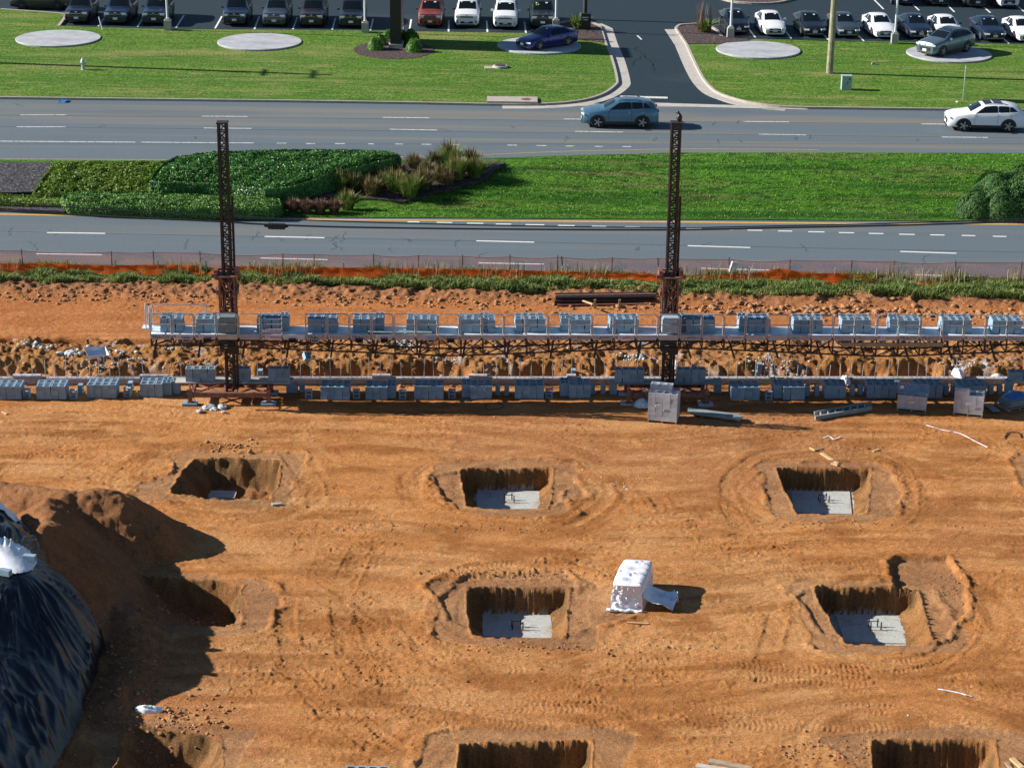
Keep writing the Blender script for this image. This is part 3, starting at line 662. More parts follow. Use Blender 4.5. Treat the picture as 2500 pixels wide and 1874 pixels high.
for x in XS: mb.v += [(x, edgeY(MED_F, ZF, x) - 0.1, ZF), (x, kerbY(x) - 0.55, ZF)]
mb.f = [(2 * i, 2 * i + 2, 2 * i + 3, 2 * i + 1) for i in range(n - 1)]; mb.m = [0] * (n - 1)
road2 = tag(mb.build('road', MA['asphalt']), kind='structure')
# gutter pan along the far road
mb = MB()
for x in XS: mb.v += [(x, kerbY(x) - 0.55, ZF + 0.004), (x, kerbY(x) + 0.12, ZF + 0.012)]
mb.f = [(2 * i, 2 * i + 2, 2 * i + 3, 2 * i + 1) for i in range(n - 1)]; mb.m = [0] * (n - 1)
tag(mb.build('gutter', MA['kerb']), kind='structure')
# median bank
mn = 120; mxn = 1000; mx_ = np.linspace(-70, 70, mxn); tt = np.linspace(0, 1, mn)
Yn = np.array([edgeY(MED_N, 0, x) for x in mx_]); Yf = np.array([edgeY(MED_F, ZF, x) for x in mx_])
MX = np.repeat(mx_[None, :], mn, 0); MT = np.repeat(tt[:, None], mxn, 1); MY = Yn[None, :] * (1 - MT) + Yf[None, :] * MT
def med_prof(t): return 0.04 + 0.02 * ss(0, .1, t) - 0.16 * ss(.10, .24, t) * ss(.45, .25, t) + (ZF - 0.02) * ss(0.22, 0.93, t)
def med_z(x, y):
    a = np.interp(x, mx_, Yn); b_ = np.interp(x, mx_, Yf); return float(med_prof((y - a) / (b_ - a)))
MZ = med_prof(MT) + 0.14 * (fbm(MX * 0.4, MY * 0.5, 3, 301) - 0.5) * ss(0, .1, MT) * ss(1, .9, MT) + .09 * (fbm(MX * 2.2, MY * 3.5, 3, 302) - .5) * ss(0, .05, MT) * ss(1, .97, MT)
tag(link('median', npmesh('median', np.stack([MX, MY, MZ], -1).reshape(-1, 3), gridfaces(mxn, mn), MA['median'], True)), kind='structure')
def PM(px, py, dz=0.0):
    z = 0.4
    for _ in range(14):
        p = P(px, py, z + dz); z = 0.5 * z + 0.5 * med_z(p.x, min(max(p.y, 109), 124))
    return P(px, py, z + dz)
# far road markings
D1 = [((50,281),(162,281)),((492,284),(605,285)),((935,287),(1048,288)),((1377,291),(1490,292)),((1815,297),(1927,298)),((2250,303),(2362,304)),((-390,277),(-280,278))]
D2 = [((41,310),(160,310)),((497,313),(614,314)),((951,316),(1067,318)),((1404,321),(1521,323)),((1853,328),(1968,330)),((2299,335),(2412,336)),((-410,306),(-295,307))]
D3 = [((0,345),(330,347.5)),((345,347.5),(620,349.6)),((676,350),(699,350)),((747,351),(769,351)),((818,351),(842,351)),((899,351.4),(913,352)),((965,352),(984,352.2)),((1030,352.6),(1053,353)),((1100,353.4),(1119,353.6)),((1239,354.7),(1262,355)),((1310,355.6),(1334,356)),((1381,357),(1403,357)),((1452,357.6),(1472,358)),((1520,358),(1541,358.4))]
marks('lane_lines', D1 + D2 + D3, 0.14, Z8, MA['worn'], road2)
marks('edge_line', [[(-60,388),(407,390.5)],[(870,386.5),(1165,378.5),(1400,369),(1680,363.5),(2000,366)]], 0.13, Z8, MA['wornyel'], road2)
bl = Z8(160, 248); mb = MB()
for q in range(7): mb.add([(bl.x + random.uniform(-.5, .4), bl.y + random.uniform(-.6, .6), bl.z + .014 + .001 * q) for _ in range(4)], [(0, 1, 2, 3)])
mb.build('blue_paint_mark', MA['bluepl'], road2)
# near road markings
A1 = [((995,541.6),(1024,542)),((1066,543),(1104,543.6)),((1140,545),(1180,545.6)),((1210,547),(1248,547.4)),((1283,548.5),(1329,549)),((1362,550.5),(1403,551)),((1445,552.4),(1480,553)),((1526,554),(1562,554.6)),((1602,556),(1640,556.7)),((1675,558),(1713,558.6)),((1752,560),(1790,560.6)),((1825,562),(1861,562.6)),((1900,564),(1934,564.5)),((1973,566),(2013,566.5)),((2048,568),(2085,568.5)),((2121,570),(2157,570.5)),((2195,572),(2233,572.6)),((2271,573.5),(2306,574)),((2348,575),(2381,575.5)),((2424,577),(2457,577.5))]
B1 = [((115,568),(257,570)),((646,577.5),(792,580.5)),((1163,588),(1304,591.5)),((1679,600),(1832,604.5)),((2198,614),(2335,618.5))]
C1 = [((89,619.5),(250,622)),((636,630),(800,634)),((1168,642),(1328,645)),((1711,655),(1877,659.6)),((2233,671),(2388,675))]
marks('lane_lines', A1 + B1 + C1, 0.15, Z0, MA['white'], road1)
marks('edge_line', [[(-300,520),(0,523),(850,537),(1630,542),(2111,546),(2500,547.5),(2800,549)]], 0.2, Z0, MA['yellow'], road1)
# tar cracks and joints (thin dark sealed lines across the lanes)
cr = MB()
def crack(a, b, zf, w=0.025, amp=0.12, n=14):
    A, B = zf(*a), zf(*b); pp = []
    for i in range(n + 1):
        t = i / n; p = A.lerp(B, t); p.x += amp * random.uniform(-1, 1); p.y += amp * 0.25 * random.uniform(-1, 1); p.z += 0.005; pp.append(p)
    for p, q in zip(pp[:-1], pp[1:]):
        d = (q - p).normalized(); nn = Vector((-d.y, d.x, 0)) * w / 2; cr.add([p - nn, q - nn, q + nn, p + nn], [(0, 1, 2, 3)])
for y0, y1 in ((566,616),(641,700)): crack((0, y0 - 1), (2500, y1), Z0, 0.03, 0.05, 90)
for _ in range(26):
    x = random.uniform(0, 2500); y = random.uniform(550, 640) + x * 0.012; crack((x, y), (x + random.uniform(-25, 25), y + random.uniform(8, 28)), Z0, 0.02, 0.15, 7)
cr.build('tar_cracks', MA['black'], road1)
cr = MB()
for y0, y1 in ((281.5,305),(309.5,337),(352,352)): crack((0, y0), (2500, y1), Z8, 0.04, 0.05, 60)
for _ in range(18):
    x = random.uniform(0, 2500); y = random.uniform(250, 330) + x * 0.012; crack((x, y), (x + random.uniform(-18, 18), y + random.uniform(5, 14)), Z8, 0.03, 0.15, 6)
cr.build('tar_cracks', MA['black'], road2)
# lot and driveway
LOTZ = 1.26
mb = MB(); ny = 40
yy = [128.0 + i * 1.0 for i in range(33)] + [170, 200, 260, 400]
for y in yy: mb.v += [(-140, y, max(ZF + 0.0, zlawn(y) - 0.13) - (0.03 if y < 134.5 else 0)), (140, y, max(ZF, zlawn(y) - 0.13) - (0.03 if y < 134.5 else 0))]
mb.f = [(2 * i, 2 * i + 1, 2 * i + 3, 2 * i + 2) for i in range(len(yy) - 1)]; mb.m = [0] * (len(yy) - 1)
lot = tag(mb.build('parking_lot', MA['lot']), kind='structure')
def PLOT(px, py, dz=0.0):
    z = 1.2
    for _ in range(6):
        p = P(px, py, z + dz); z = zlawn(p.y) - 0.13
    return P(px, py, z + dz)
EL = smooth_px([(1180,252),(1314,252),(1406,245),(1464,230),(1499,207),(1503,190),(1491,142),(1475,103)], 5)
LL = [(-700,8),(0,23),(142,33),(154,38),(139,63)] + [(246,67),(402,71.5),(850,74),(960,76),(1280,81),(1397,94.5)]
lawnL = [PL(*p) for p in LL] + [PL(*p) for p in reversed(EL)] + [PL(*p) for p in ((700,243.5),(0,235.5),(-900,222))]
ER = smooth_px([(1679,106),(1708,169),(1731,204),(1761,227),(1823,246),(1888,256),(1960,260)], 5)
lawnR = [PL(*p) for p in ER] + [PL(*p) for p in ((2500,266),(3400,277))] + [PL(*p) for p in ((3400,124),(2500,108.5),(2034,99.5),(1842,95.5),(1815,101))]
poly_sheet('lawn', lawnL, MA['lawn'], 0.3); poly_sheet('lawn', lawnR, MA['lawn'], 0.3)
def strip(name, inner, outer, m, kind='structure', drop=0.0, side=0.2):
    """a kerb: quad strip between two point rows with a face dropped along the outer row"""
    mb = MB(); n = len(inner)
    for a, b in zip(inner, outer): mb.v += [tuple(a), tuple(b), (b[0], b[1], b[2] - side), (a[0], a[1], a[2] - side)]
    for i in range(n - 1):
        k = 4 * i; j = k + 4
        mb.f += [(k, j, j + 1, k + 1), (k + 1, j + 1, j + 2, k + 2), (k, k + 3, j + 3, j)]
    mb.f += [(0, 1, 2, 3), (4 * n - 4, 4 * n - 1, 4 * n - 2, 4 * n - 3)]
    mb.m = [0] * len(mb.f); o = mb.build(name, m); return tag(o, kind=kind) if kind else o
def offset(pts, d):
    out = []
    for i, p in enumerate(pts):
        a = pts[max(i - 1, 0)]; b = pts[min(i + 1, len(pts) - 1)]; t = (b - a); t.z = 0; t.normalize()
        out.append(Vector((p.x + t.y * d, p.y - t.x * d, p.z)))
    return out
up2 = lambda pts, dz: [Vector((p.x, p.y, p.z + dz)) for p in pts]
KL = [PL(*p) for p in [(-900,222.5),(-300,231.5),(0,236),(350,240),(700,244),(1000,248.5)] + EL + [(1464,66),(1441,56)]]
strip('kerb', up2(KL, 0.015), up2(offset(KL, 0.17), 0.015), MA['kerb'], side=0.26)
strip('gutter', [Vector((p.x, p.y, p.z - 0.118)) for p in offset(KL[8:], 0.17)], [Vector((p.x, p.y, p.z - 0.122)) for p in offset(KL[8:], 1.0)], MA['concrete'], side=0.05)
KRp = [PL(*p) for p in [(1653,68)] + ER + [(2200,263),(2500,266.5),(3400,278)]]
strip('kerb', up2(KRp, 0.015), up2(offset(KRp, 0.17), 0.015), MA['kerb'], side=0.26)
strip('gutter', [Vector((p.x, p.y, p.z - 0.118)) for p in offset(KRp[:-6], 0.17)], [Vector((p.x, p.y, p.z - 0.122)) for p in offset(KRp[:-6], 0.95)], MA['concrete'], side=0.05)
# apron strip where the drive meets the road, stop line
a = [P(1500,247.5,ZF+.02),P(1650,252.5,ZF+.02),P(1960,262,ZF+.02)]; b = [P(1490,256,ZF+.02),P(1650,260,ZF+.02),P(1975,268,ZF+.02)]
mb = MB()
for p, q in zip(a, b): mb.v += [p, q]
mb.f = [(0, 1, 3, 2), (2, 3, 5, 4)]; mb.m = [0, 0]; tag(mb.build('gutter', MA['concrete']), kind='structure')
PD = lambda x, y: PLOT(x, y)
sl_ = [[(1514,237),(1630,240)]]
marks('stop_line', sl_, 0.55, PD, MA['worn'], lot, 0.03)
marks('stop_line', [[(1556,88),(1566,98)]], 0.15, PD, MA['worn'], lot, 0.03)
# cracks in the driveway
cr = MB(); crack((1545,112), (1585,150), PD, 0.05, 0.25, 9); crack((1585,150), (1598,178), PD, 0.05, 0.2, 6); crack((1560,140), (1540,160), PD, 0.04, 0.2, 5); crack((1588,146), (1630,152), PD, 0.03, 0.2, 5)
for v_ in range(len(cr.v)): x, y, z = cr.v[v_]; cr.v[v_] = (x, y, z + 0.02)
cr.build('tar_cracks', MA['black'], lot)
PK = [((240,65),(254,45)),((336,66),(348,46)),((430,68),(449,38)),((525,70),(542,40)),((621,72),(633,41)),((715,72),(726,43)),((811,73),(819,45)),((904,75),(911,47)),((1000,72),(1004,48)),((1095,78),(1096,50)),((1190,79),(1188,51)),((1284,81),(1280,54)),((1823,65),(1844,92)),((1915,73),(1932,95)),((2009,83),(2022,98)),((2092,83),(2109,101)),((2184,93),(2193,103)),((2369,98),(2376,106)),((2451,96),(2463,107)),((2134,0),(2157,23)),((2228,11),(2244,26)),((2313,13),(2330,30)),((2401,17),(2418,32)),((2484,15),(2500,29)),((1936,-14),(1928,-26))]
marks('parking_lines', PK, 0.13, PLOT, MA['white'], lot, 0.01)
# mulch beds
def bed(pts, dz=0.05): poly_sheet('mulch_bed', [PL(*p, dz) for p in pts], MA['mulch'], 0.25)
bed([(1360,60),(1395,52.5),(1441,56),(1464,66),(1475,103),(1398,94.5),(1390,80)])
bed([(1653,68),(1673,61),(1715,60),(1742,73),(1756,87),(1790,90),(1815,92),(1835,100),(1760,106),(1679,106)])
ov = [(961 + 98 * math.cos(a), 122 + 22 * math.sin(a)) for a in [2 * math.pi * i / 40 for i in range(40)]]
poly_sheet('mulch_bed', [PL(*p, 0.03) for p in ov], MA['mulch'], 0.2)
# kerbs of the two islands and the notch at the far left
for pts in ([(1355,62),(1362,57),(1395,51),(1441,54),(1464,64)], [(1653,68),(1661,61),(1673,59),(1715,58),(1744,71),(1758,88)], [(0,22),(142,32),(156,37),(139,63)], [(1755,-6),(1790,3),(1850,7),(1900,5),(1940,-4)]):
    q = [PL(*p, 0.02) for p in smooth_px(pts, 4)]
    strip('kerb', q, offset(q, -0.22), MA['kerb'], side=0.25)
q = [PL(*p, 0.0) for p in smooth_px([(1755,-6),(1790,3),(1850,7),(1900,5),(1940,-4)], 4)]
poly_sheet('mulch_bed', q + [PL(1940,-40), PL(1755,-40)], MA['mulch'], 0.2)
# round display pads
for i, (x, y, lab) in enumerate([(142.6,95,'empty round concrete pad on the lawn at the far left'),(634,103.5,'empty round concrete pad on the lawn left of the sign bed'),(1316,112.6,'round concrete pad under the blue sedan'),(1851,123,'empty round concrete pad right of the driveway'),(2317,132.6,'round concrete pad under the grey crossover')]):
    c = PL(x, y); mb = MB(); mb.lathe((0, 0, 0), [(3.05, -0.2), (3.08, 0.06), (3.04, 0.085)], 56)
    tag(mb.build('concrete_pad', MA['pad'], loc=c), lab, 'concrete pad', 'round display pads on the lawn')
# ================================================================== plants
def leaves(name, C, N, size, m, jit=0.9, asp=0.55, parent=None, seed=1, loc=None):
    """one small kite per leaf at centres C facing roughly N, tone per leaf"""
    g = np.random.default_rng(seed); n = len(C)
    N = N + jit * g.normal(size=(n, 3)); N /= np.linalg.norm(N, axis=1, keepdims=True) + 1e-9
    A = g.normal(size=(n, 3)); A -= (A * N).sum(1, keepdims=True) * N; A /= np.linalg.norm(A, axis=1, keepdims=True) + 1e-9
    B = np.cross(N, A); s = size * g.uniform(0.6, 1.35, (n, 1))
    v = np.stack([C - A * s, C + B * s * asp - A * s * .1, C + A * s, C - B * s * asp - A * s * .1], 1).reshape(-1, 3)
    f = np.arange(4 * n).reshape(n, 4); tone = np.repeat(g.uniform(0, 1, n), 4)
    me = npmesh(name, v, f, m, False, np.stack([tone] * 3, 1))
    return link(name, me, parent, loc)
def blades(name, base, hgt, width, m, lean=0.5, parent=None, seed=2, loc=None, outward=None):
    """bent grass blades: base (n,3), heights (n,)"""
    g = np.random.default_rng(seed); n = len(base); a = g.uniform(0, 2 * np.pi, n); d = np.stack([np.cos(a), np.sin(a), 0 * a], 1)
    L = (np.abs(g.normal(0, lean, n)) * hgt)[:, None]
    dirv = d if outward is None else outward
    w = np.stack([-np.sin(a), np.cos(a), 0 * a], 1) * width / 2; up_ = np.array([[0, 0, 1.0]])
    m1 = base + up_ * hgt[:, None] * 0.55 + dirv * L * 0.35; tp = base + up_ * hgt[:, None] * (0.98 - 0.2 * np.minimum(L / hgt[:, None], 1)) + dirv * L
    v = np.stack([base - w, base + w, m1 + w * .8, m1 - w * .8, tp + w * .15, tp - w * .15], 1).reshape(-1, 3)
    o = np.arange(n)[:, None] * 6
    f = np.concatenate([o + np.array([[0, 1, 2, 3]]), o + np.array([[3, 2, 4, 5]])], 0)
    tone = np.repeat(g.uniform(0, 1, n), 6)
    return link(name, npmesh(name, v, f, m, False, np.stack([tone] * 3, 1)), parent, loc)
F_hedge = foliage_mat('hedge_leaf', (0.018, 0.075, 0.012), (0.11, 0.30, 0.05), 0.42, 1.1, 0.10)
F_hedge2 = foliage_mat('low_hedge_leaf', (0.03, 0.10, 0.012), (0.15, 0.32, 0.045), 0.5, 1.0, 0.12)
F_cover = foliage_mat('ground_cover_leaf', (0.06, 0.13, 0.012), (0.22, 0.32, 0.04), 0.5, 0.7)
F_shrub = foliage_mat('shrub_leaf', (0.012, 0.055, 0.010), (0.07, 0.17, 0.03), 0.65, 0.9)
F_round = foliage_mat('round_shrub_leaf', (0.04, 0.13, 0.014), (0.14, 0.32, 0.04), 0.5, 1.2)
F_tall = foliage_mat('verge_grass_blade', (0.05, 0.10, 0.014), (0.25, 0.30, 0.075), 0.6, 0.6)
F_seed = foliage_mat('seed_head', (0.20, 0.18, 0.08), (0.34, 0.32, 0.16), 0.8, 0.8)
F_og = {'green': foliage_mat('bright_reed_grass', (0.07, 0.13, 0.02), (0.24, 0.30, 0.07), 0.6, 1.0), 'brown': foliage_mat('tawny_reed_grass', (0.09, 0.07, 0.025), (0.24, 0.19, 0.08), 0.7, 1.0),
        'dark': foliage_mat('dull_reed_grass', (0.035, 0.05, 0.016), (0.12, 0.13, 0.05), 0.6, 1.0), 'red': foliage_mat('reddish_grass', (0.10, 0.05, 0.035), (0.22, 0.14, 0.09), 0.7, 1.0)}
M_core = mat('twig_core', (0.02, 0.024, 0.012), 0.9)
F_lawn = foliage_mat('lawn_blade', (0.04, 0.11, 0.01), (0.14, 0.22, 0.04), 0.7, 0.5, 0.15)
medz = np.vectorize(med_z)
def hedge(name, poly_px, h, n_per, size, fm, label, cat, seed, rough=0.15, rnd=0.25, kind=None, group=None, parts=True):
    """clipped planting: px outline of its top, height h over the ground; leafy skin round a twig core"""
    poly = [tuple(PM(*p, h))[:2] for p in poly_px]
    xs = [p[0] for p in poly]; ys = [p[1] for p in poly]; g = np.random.default_rng(seed)
    area = abs(sum(poly[i][0] * poly[(i + 1) % len(poly)][1] - poly[(i + 1) % len(poly)][0] * poly[i][1] for i in range(len(poly)))) / 2
    cx, cy = np.mean(xs), np.mean(ys)
    k = int(n_per * (max(xs) - min(xs)) * (max(ys) - min(ys)))
    x = g.uniform(min(xs), max(xs), k); y = g.uniform(min(ys), max(ys), k); q = inpoly(x, y, poly); x, y = x[q], y[q]
    d = pdist(x, y, poly); gr = medz(x, y)
    tz = h * (1 - 0.35 * np.exp(-d / max(rnd * 0.6, .01))) + rough * (fbm(x * 1.6, y * 1.6, 3, seed) - 0.5) * 2
    top = np.stack([x, y, gr + tz - np.abs(g.normal(0, 0.05, len(x)))], 1)
    C = [top]; Nn = [np.tile([0, 0, 1.0], (len(x), 1))]
    for i in range(len(poly)):
        x0, y0 = poly[i]; x1, y1 = poly[(i + 1) % len(poly)]; L = math.hypot(x1 - x0, y1 - y0); m_ = int(n_per * L * h * 1.2)
        t = g.uniform(0, 1, m_); hh = g.uniform(0.02, 0.92, m_) * h; nx_, ny_ = (y1 - y0) / L, -(x1 - x0) / L
        if (x0 + nx_ * .01 - cx) * nx_ + (y0 + ny_ * .01 - cy) * ny_ < 0: nx_, ny_ = -nx_, -ny_
        bul = 0.12 * np.sin(hh / h * 3) + rough * (fbm(t * L * 1.5, hh * 2, 3, seed + i) - 0.5) - np.abs(g.normal(0, 0.05, m_))
        X = x0 + (x1 - x0) * t + nx_ * bul; Y = y0 + (y1 - y0) * t + ny_ * bul
        C.append(np.stack([X, Y, medz(X, Y) + hh], 1)); Nn.append(np.tile([nx_, ny_, 0.35], (m_, 1)))
    C = np.concatenate(C); Nn = np.concatenate(Nn)
    base = Vector((cx, cy, med_z(cx, cy))); C = C - np.array(base)
    if kind == 'stuff':
        o = leaves(name, C, Nn, size, fm, 0.7, seed=seed, loc=base); tag(o, label, cat, kind='stuff'); return o
    root = thing(name, label, cat, base, group=group)
    leaves('foliage', C, Nn, size, fm, 0.5, seed=seed, parent=root)
    k_ = 0.90; mb = MB(); inner = [(cx + (p[0] - cx) * k_ - cx, cy + (p[1] - cy) * k_ - cy) for p in poly]
    zz = [med_z(p[0] + cx, p[1] + cy) - base.z for p in inner]; n = len(inner)
    mb.v = [(p[0], p[1], z - 0.1) for p, z in zip(inner, zz)] + [(p[0], p[1], z + h * 0.72) for p, z in zip(inner, zz)]
    mb.f = [tuple(range(n, 2 * n))] + [(i, (i + 1) % n, n + (i + 1) % n, n + i) for i in range(n)]; mb.m = [0] * (n + 1)
    mb.build('stems', M_core, root); return root
hedge('hedge', [(366,436),(392,400),(430,378),(520,366),(700,361),(880,362),(950,366),(976,374),(955,384),(905,394),(845,408),(770,432),(705,452),(650,457),(560,446),(480,440),(390,440)], 1.25, 950, 0.058, F_hedge, 'large dark green clipped hedge on the median, tallest planting', 'hedge', 31, 0.17)
hedge('hedge', [(152,478),(170,466),(330,466),(490,472),(620,478),(680,484),(686,496),(660,504),(400,500),(230,494),(165,490)], 0.75, 900, 0.052, F_hedge2, 'long low clipped hedge along the yellow line of the near road', 'hedge', 32, 0.15)
hedge('ground_cover', [(134,398),(200,394),(420,392),(398,420),(366,462),(250,466),(150,468),(84,470),(100,440)], 0.35, 420, 0.07, F_cover, 'yellow green ground cover left of the large hedge', 'ground cover', 33, 0.22, kind='stuff')
hedge('ground_cover', [(-160,480),(-100,470),(0,472),(150,480),(152,494),(60,492),(-160,486)], 0.4, 500, 0.06, F_cover, 'low yellow green strip of planting at the left edge of the median', 'ground cover', 34, 0.12, kind='stuff')
# dark gravel bed at the left end
q = [PM(*p, 0.20) for p in [(-500,390),(-100,394),(128,397),(104,438),(82,468),(0,470),(-500,466)]]
poly_sheet('gravel_bed', q, MA['gravel'], 0.1)
q = [PM(*p, 0.16) for p in [(-500,494),(0,494),(150,496),(158,515),(0,508),(-500,500)]]
poly_sheet('gravel_bed', q, MA['gravel'], 0.1)
q = [PM(*p, 0.14) for p in [(700,505),(850,478),(985,492),(1180,440),(1215,408),(1235,396),(1170,390),(985,396),(900,412),(760,462)]]
poly_sheet('mulch_bed', q, MA['mulch'], 0.1)
mb = MB(); e = [PM(*p, 0.09) for p in smooth_px([(1000,490),(1090,458),(1185,424),(1225,402)], 5)]
for a, b in zip(e[:-1], e[1:]): mb.bar(a, b, 0.06, 0.16)
tag(mb.build('bed_edging', MA['black']), 'thin black edging strip of the grass bed on the median', 'garden edging')
# reed grasses
OG = [(1010,412,38,'brown'),(1062,410,40,'dark'),(1099,408,62,'green'),(1149,410,46,'brown'),(1114,438,60,'green'),(1160,434,52,'green'),(1076,446,44,'brown'),(1034,462,52,'brown'),(1000,482,58,'green'),(964,466,52,'green'),(907,478,46,'brown'),(937,458,40,'dark'),(866,468,44,'dark'),(834,466,50,'green'),(848,512,46,'green'),(1096,452,40,'brown'),(1040,436,44,'dark'),(905,445,36,'dark'),(976,436,36,'dark')]
OGL = ['tawny clump at the upper left of the reed bed', 'dull olive clump along the top of the reed bed', 'tall bright green clump with pale plumes, farthest in the reed bed', 'tawny plumed clump at the far right tip of the reed bed', 'big bright green clump in the middle right of the reed bed', 'bright green clump at the right edge beside the black edging', 'tawny clump just left of the big bright green one', 'wide tawny clump in the centre of the reed bed', 'bright green clump nearest the road at the black edging', 'bright green clump left of the wide tawny one', 'tawny clump at the lower left of the reed bed', 'dull olive clump behind the lower left tawny one', 'dull olive clump in the hedge shadow, lower left', 'bright green clump against the big hedge shadow', 'yellow green clump alone near the yellow line', 'small tawny clump beside the black edging', 'dull olive clump in the middle of the reed bed', 'dull olive clump under the right end of the hedge', 'dull olive clump below the hedge tip']
def reed(px, py, hp, kind, lab, seed):
    b = PM(px, py); h = hp / 43.0; g = np.random.default_rng(seed)
    n = 900; a = g.uniform(0, 2 * np.pi, n); r = 0.30 * h * np.sqrt(g.uniform(0, 1, n))
    base = np.stack([r * np.cos(a), r * np.sin(a), 0 * a], 1); out = np.stack([np.cos(a), np.sin(a), 0 * a], 1)
    root = thing('ornamental_grass', lab, 'grass clump', b, group='reed grass clumps on the median')
    blades('blades', base, h * g.uniform(0.6, 1.0, n), 0.035, F_og[kind], 0.42, root, seed, outward=out)
    n2 = 36; a = g.uniform(0, 2 * np.pi, n2); r = 0.3 * h * np.sqrt(g.uniform(0, 1, n2)); base = np.stack([r * np.cos(a), r * np.sin(a), 0 * a + .5 * h], 1)
    blades('plumes', base, h * g.uniform(0.5, 0.75, n2), 0.05, F_og['brown'] if kind != 'red' else F_og['red'], 0.18, root, seed + 1, outward=np.stack([np.cos(a), np.sin(a), 0 * a], 1))
for i, (o_, lab) in enumerate(zip(OG, OGL)): reed(*o_, lab, 400 + i)
for i, (x, y, lab) in enumerate([(716,518,'leftmost reddish grass tuft beside the low hedge end'),(748,520,'second reddish grass tuft from the low hedge'),(782,520,'third reddish grass tuft from the low hedge'),(816,519,'fourth reddish grass tuft, next to the yellow green clump')]): reed(x, y, 32, 'red', lab, 440 + i)
# shrub mass at the right edge and round shrubs at the sign
def shrub(name, base, rx, ry, h, n, size, fm, lab, seed, group):
    g = np.random.default_rng(seed); u = g.normal(size=(n, 3)); u /= np.linalg.norm(u, axis=1, keepdims=True); u[:, 2] = np.abs(u[:, 2])
    r = 1 - 0.22 * g.uniform(0, 1, n) ** 1.5 + 0.34 * (fbm(u[:, 0] * 2.6 + seed, u[:, 1] * 2.6 + u[:, 2] * 2, 3, seed) - 0.5)
    C = u * r[:, None] * np.array([rx, ry, h]); root = thing(name, lab, 'shrub', base, group=group)
    leaves('foliage', C, u, size, fm, 0.8, parent=root, seed=seed)
    mb = MB(); mb.lathe((0, 0, 0), [(rx * .55, -0.1), (rx * .72, h * .3), (rx * .55, h * .62), (rx * .1, h * .78)], 10)
    mb.build('stems', M_core, root)
for i, (x, y, rx, ry, h, lab) in enumerate([(2392,522,1.5,1.3,1.5,'leftmost dark shrub of the mass at the right end of the median'),(2452,524,1.6,1.5,2.1,'dark shrub in the middle of the right hand mass'),(2515,526,1.9,1.6,2.5,'tall dark shrub cut by the right edge of the photo'),(2440,480,1.7,1.5,1.5,'sunlit shrub behind the dark mass'),(2505,470,1.8,1.4,1.6,'sunlit shrub behind, cut by the right edge')]):
    shrub('shrub', PM(x, y), rx, ry, h, 13000, 0.058, F_shrub, lab, 460 + i, 'shrubs at the right end of the median')
for i, (x, y, r, lab) in enumerate([(917,121,0.62,'round bright shrub at the left front of the sign bed'),(926,109,0.55,'round bright shrub behind the left front one'),(947,99,0.5,'small round shrub left of the dark sign'),(1003,104,0.66,'tall round shrub right of the dark sign'),(1011,126,0.62,'round bright shrub at the right front of the sign bed'),(980,97,0.5,'small round shrub just behind the dark sign')]):
    shrub('round_shrub', PL(x, y), r, r, r * 1.5, 1500, 0.075, F_round, lab, 480 + i, 'round shrubs at the sign')
for (x, y, h, lab, s) in ((1409,70,1.3,'spiky green plant beside the small black sign',491),(1719,80,1.25,'spiky green clump with tall seed stalks right of the driveway',492)):
    b = PL(x, y); g = np.random.default_rng(s); n = 160; a = g.uniform(0, 2 * np.pi, n); base = np.stack([.2 * np.cos(a), .2 * np.sin(a), 0 * a], 1)
    root = thing('spiky_plant', lab, 'plant', b); blades('leaves', base, g.uniform(.6, 1, n) * h, 0.08, F_og['green'], 0.7, root, s, outward=np.stack([np.cos(a), np.sin(a), 0 * a], 1))
    if s == 492:
        n = 26; a = g.uniform(0, 2 * np.pi, n); base = np.stack([.5 * np.cos(a), .2 * np.sin(a), 0 * a], 1); blades('seed_stalks', base, g.uniform(1.8, 2.6, n), 0.07, F_og['red'], 0.08, root, s + 1)
# rough grass verge along the fence
def verge():
    g = np.random.default_rng(77); n = 120000
    x = g.uniform(-31, 31, n); y0 = 95.05 - .02 * x + 0.55 * (fbm(x * 0.35, x * 0 + 3, 3, 501) - 0.5) * 2; y = y0 + (98.75 - y0) * g.uniform(0, 1, n) ** 0.9
    dens = fbm(x * 0.9, y * 1.1, 3, 502); k = dens + 0.22 * ss(y0 + .1, y0 + 1.0, y) > 0.36 + 0.15 * g.uniform(-1, 1, n); x, y, dens = x[k], y[k], dens[k]
    h = (0.10 + 0.30 * ss(0.3, 0.75, dens)) * g.uniform(0.6, 1.25, len(x))
    z = site(x, np.minimum(y, 98.5)); tag(blades('verge_grass', np.stack([x, y, z - 0.02], 1), h, 0.045, F_tall, 0.75, None, 78), 'rough green grass strip between the orange fence and the bare soil', 'grass', kind='stuff')
    n = 3000; x = g.uniform(-31, 31, n); y = g.uniform(97.4, 98.6, n); k = fbm(x * 0.5, y * 0 + 1, 2, 503) > 0.55; x, y = x[k], y[k]
    tag(blades('seed_grass', np.stack([x, y, 0 * x], 1), g.uniform(0.5, 0.95, len(x)), 0.03, F_seed, 0.25, None, 79), 'tall pale seed stalks standing along the orange fence', 'grass', kind='stuff')
verge()
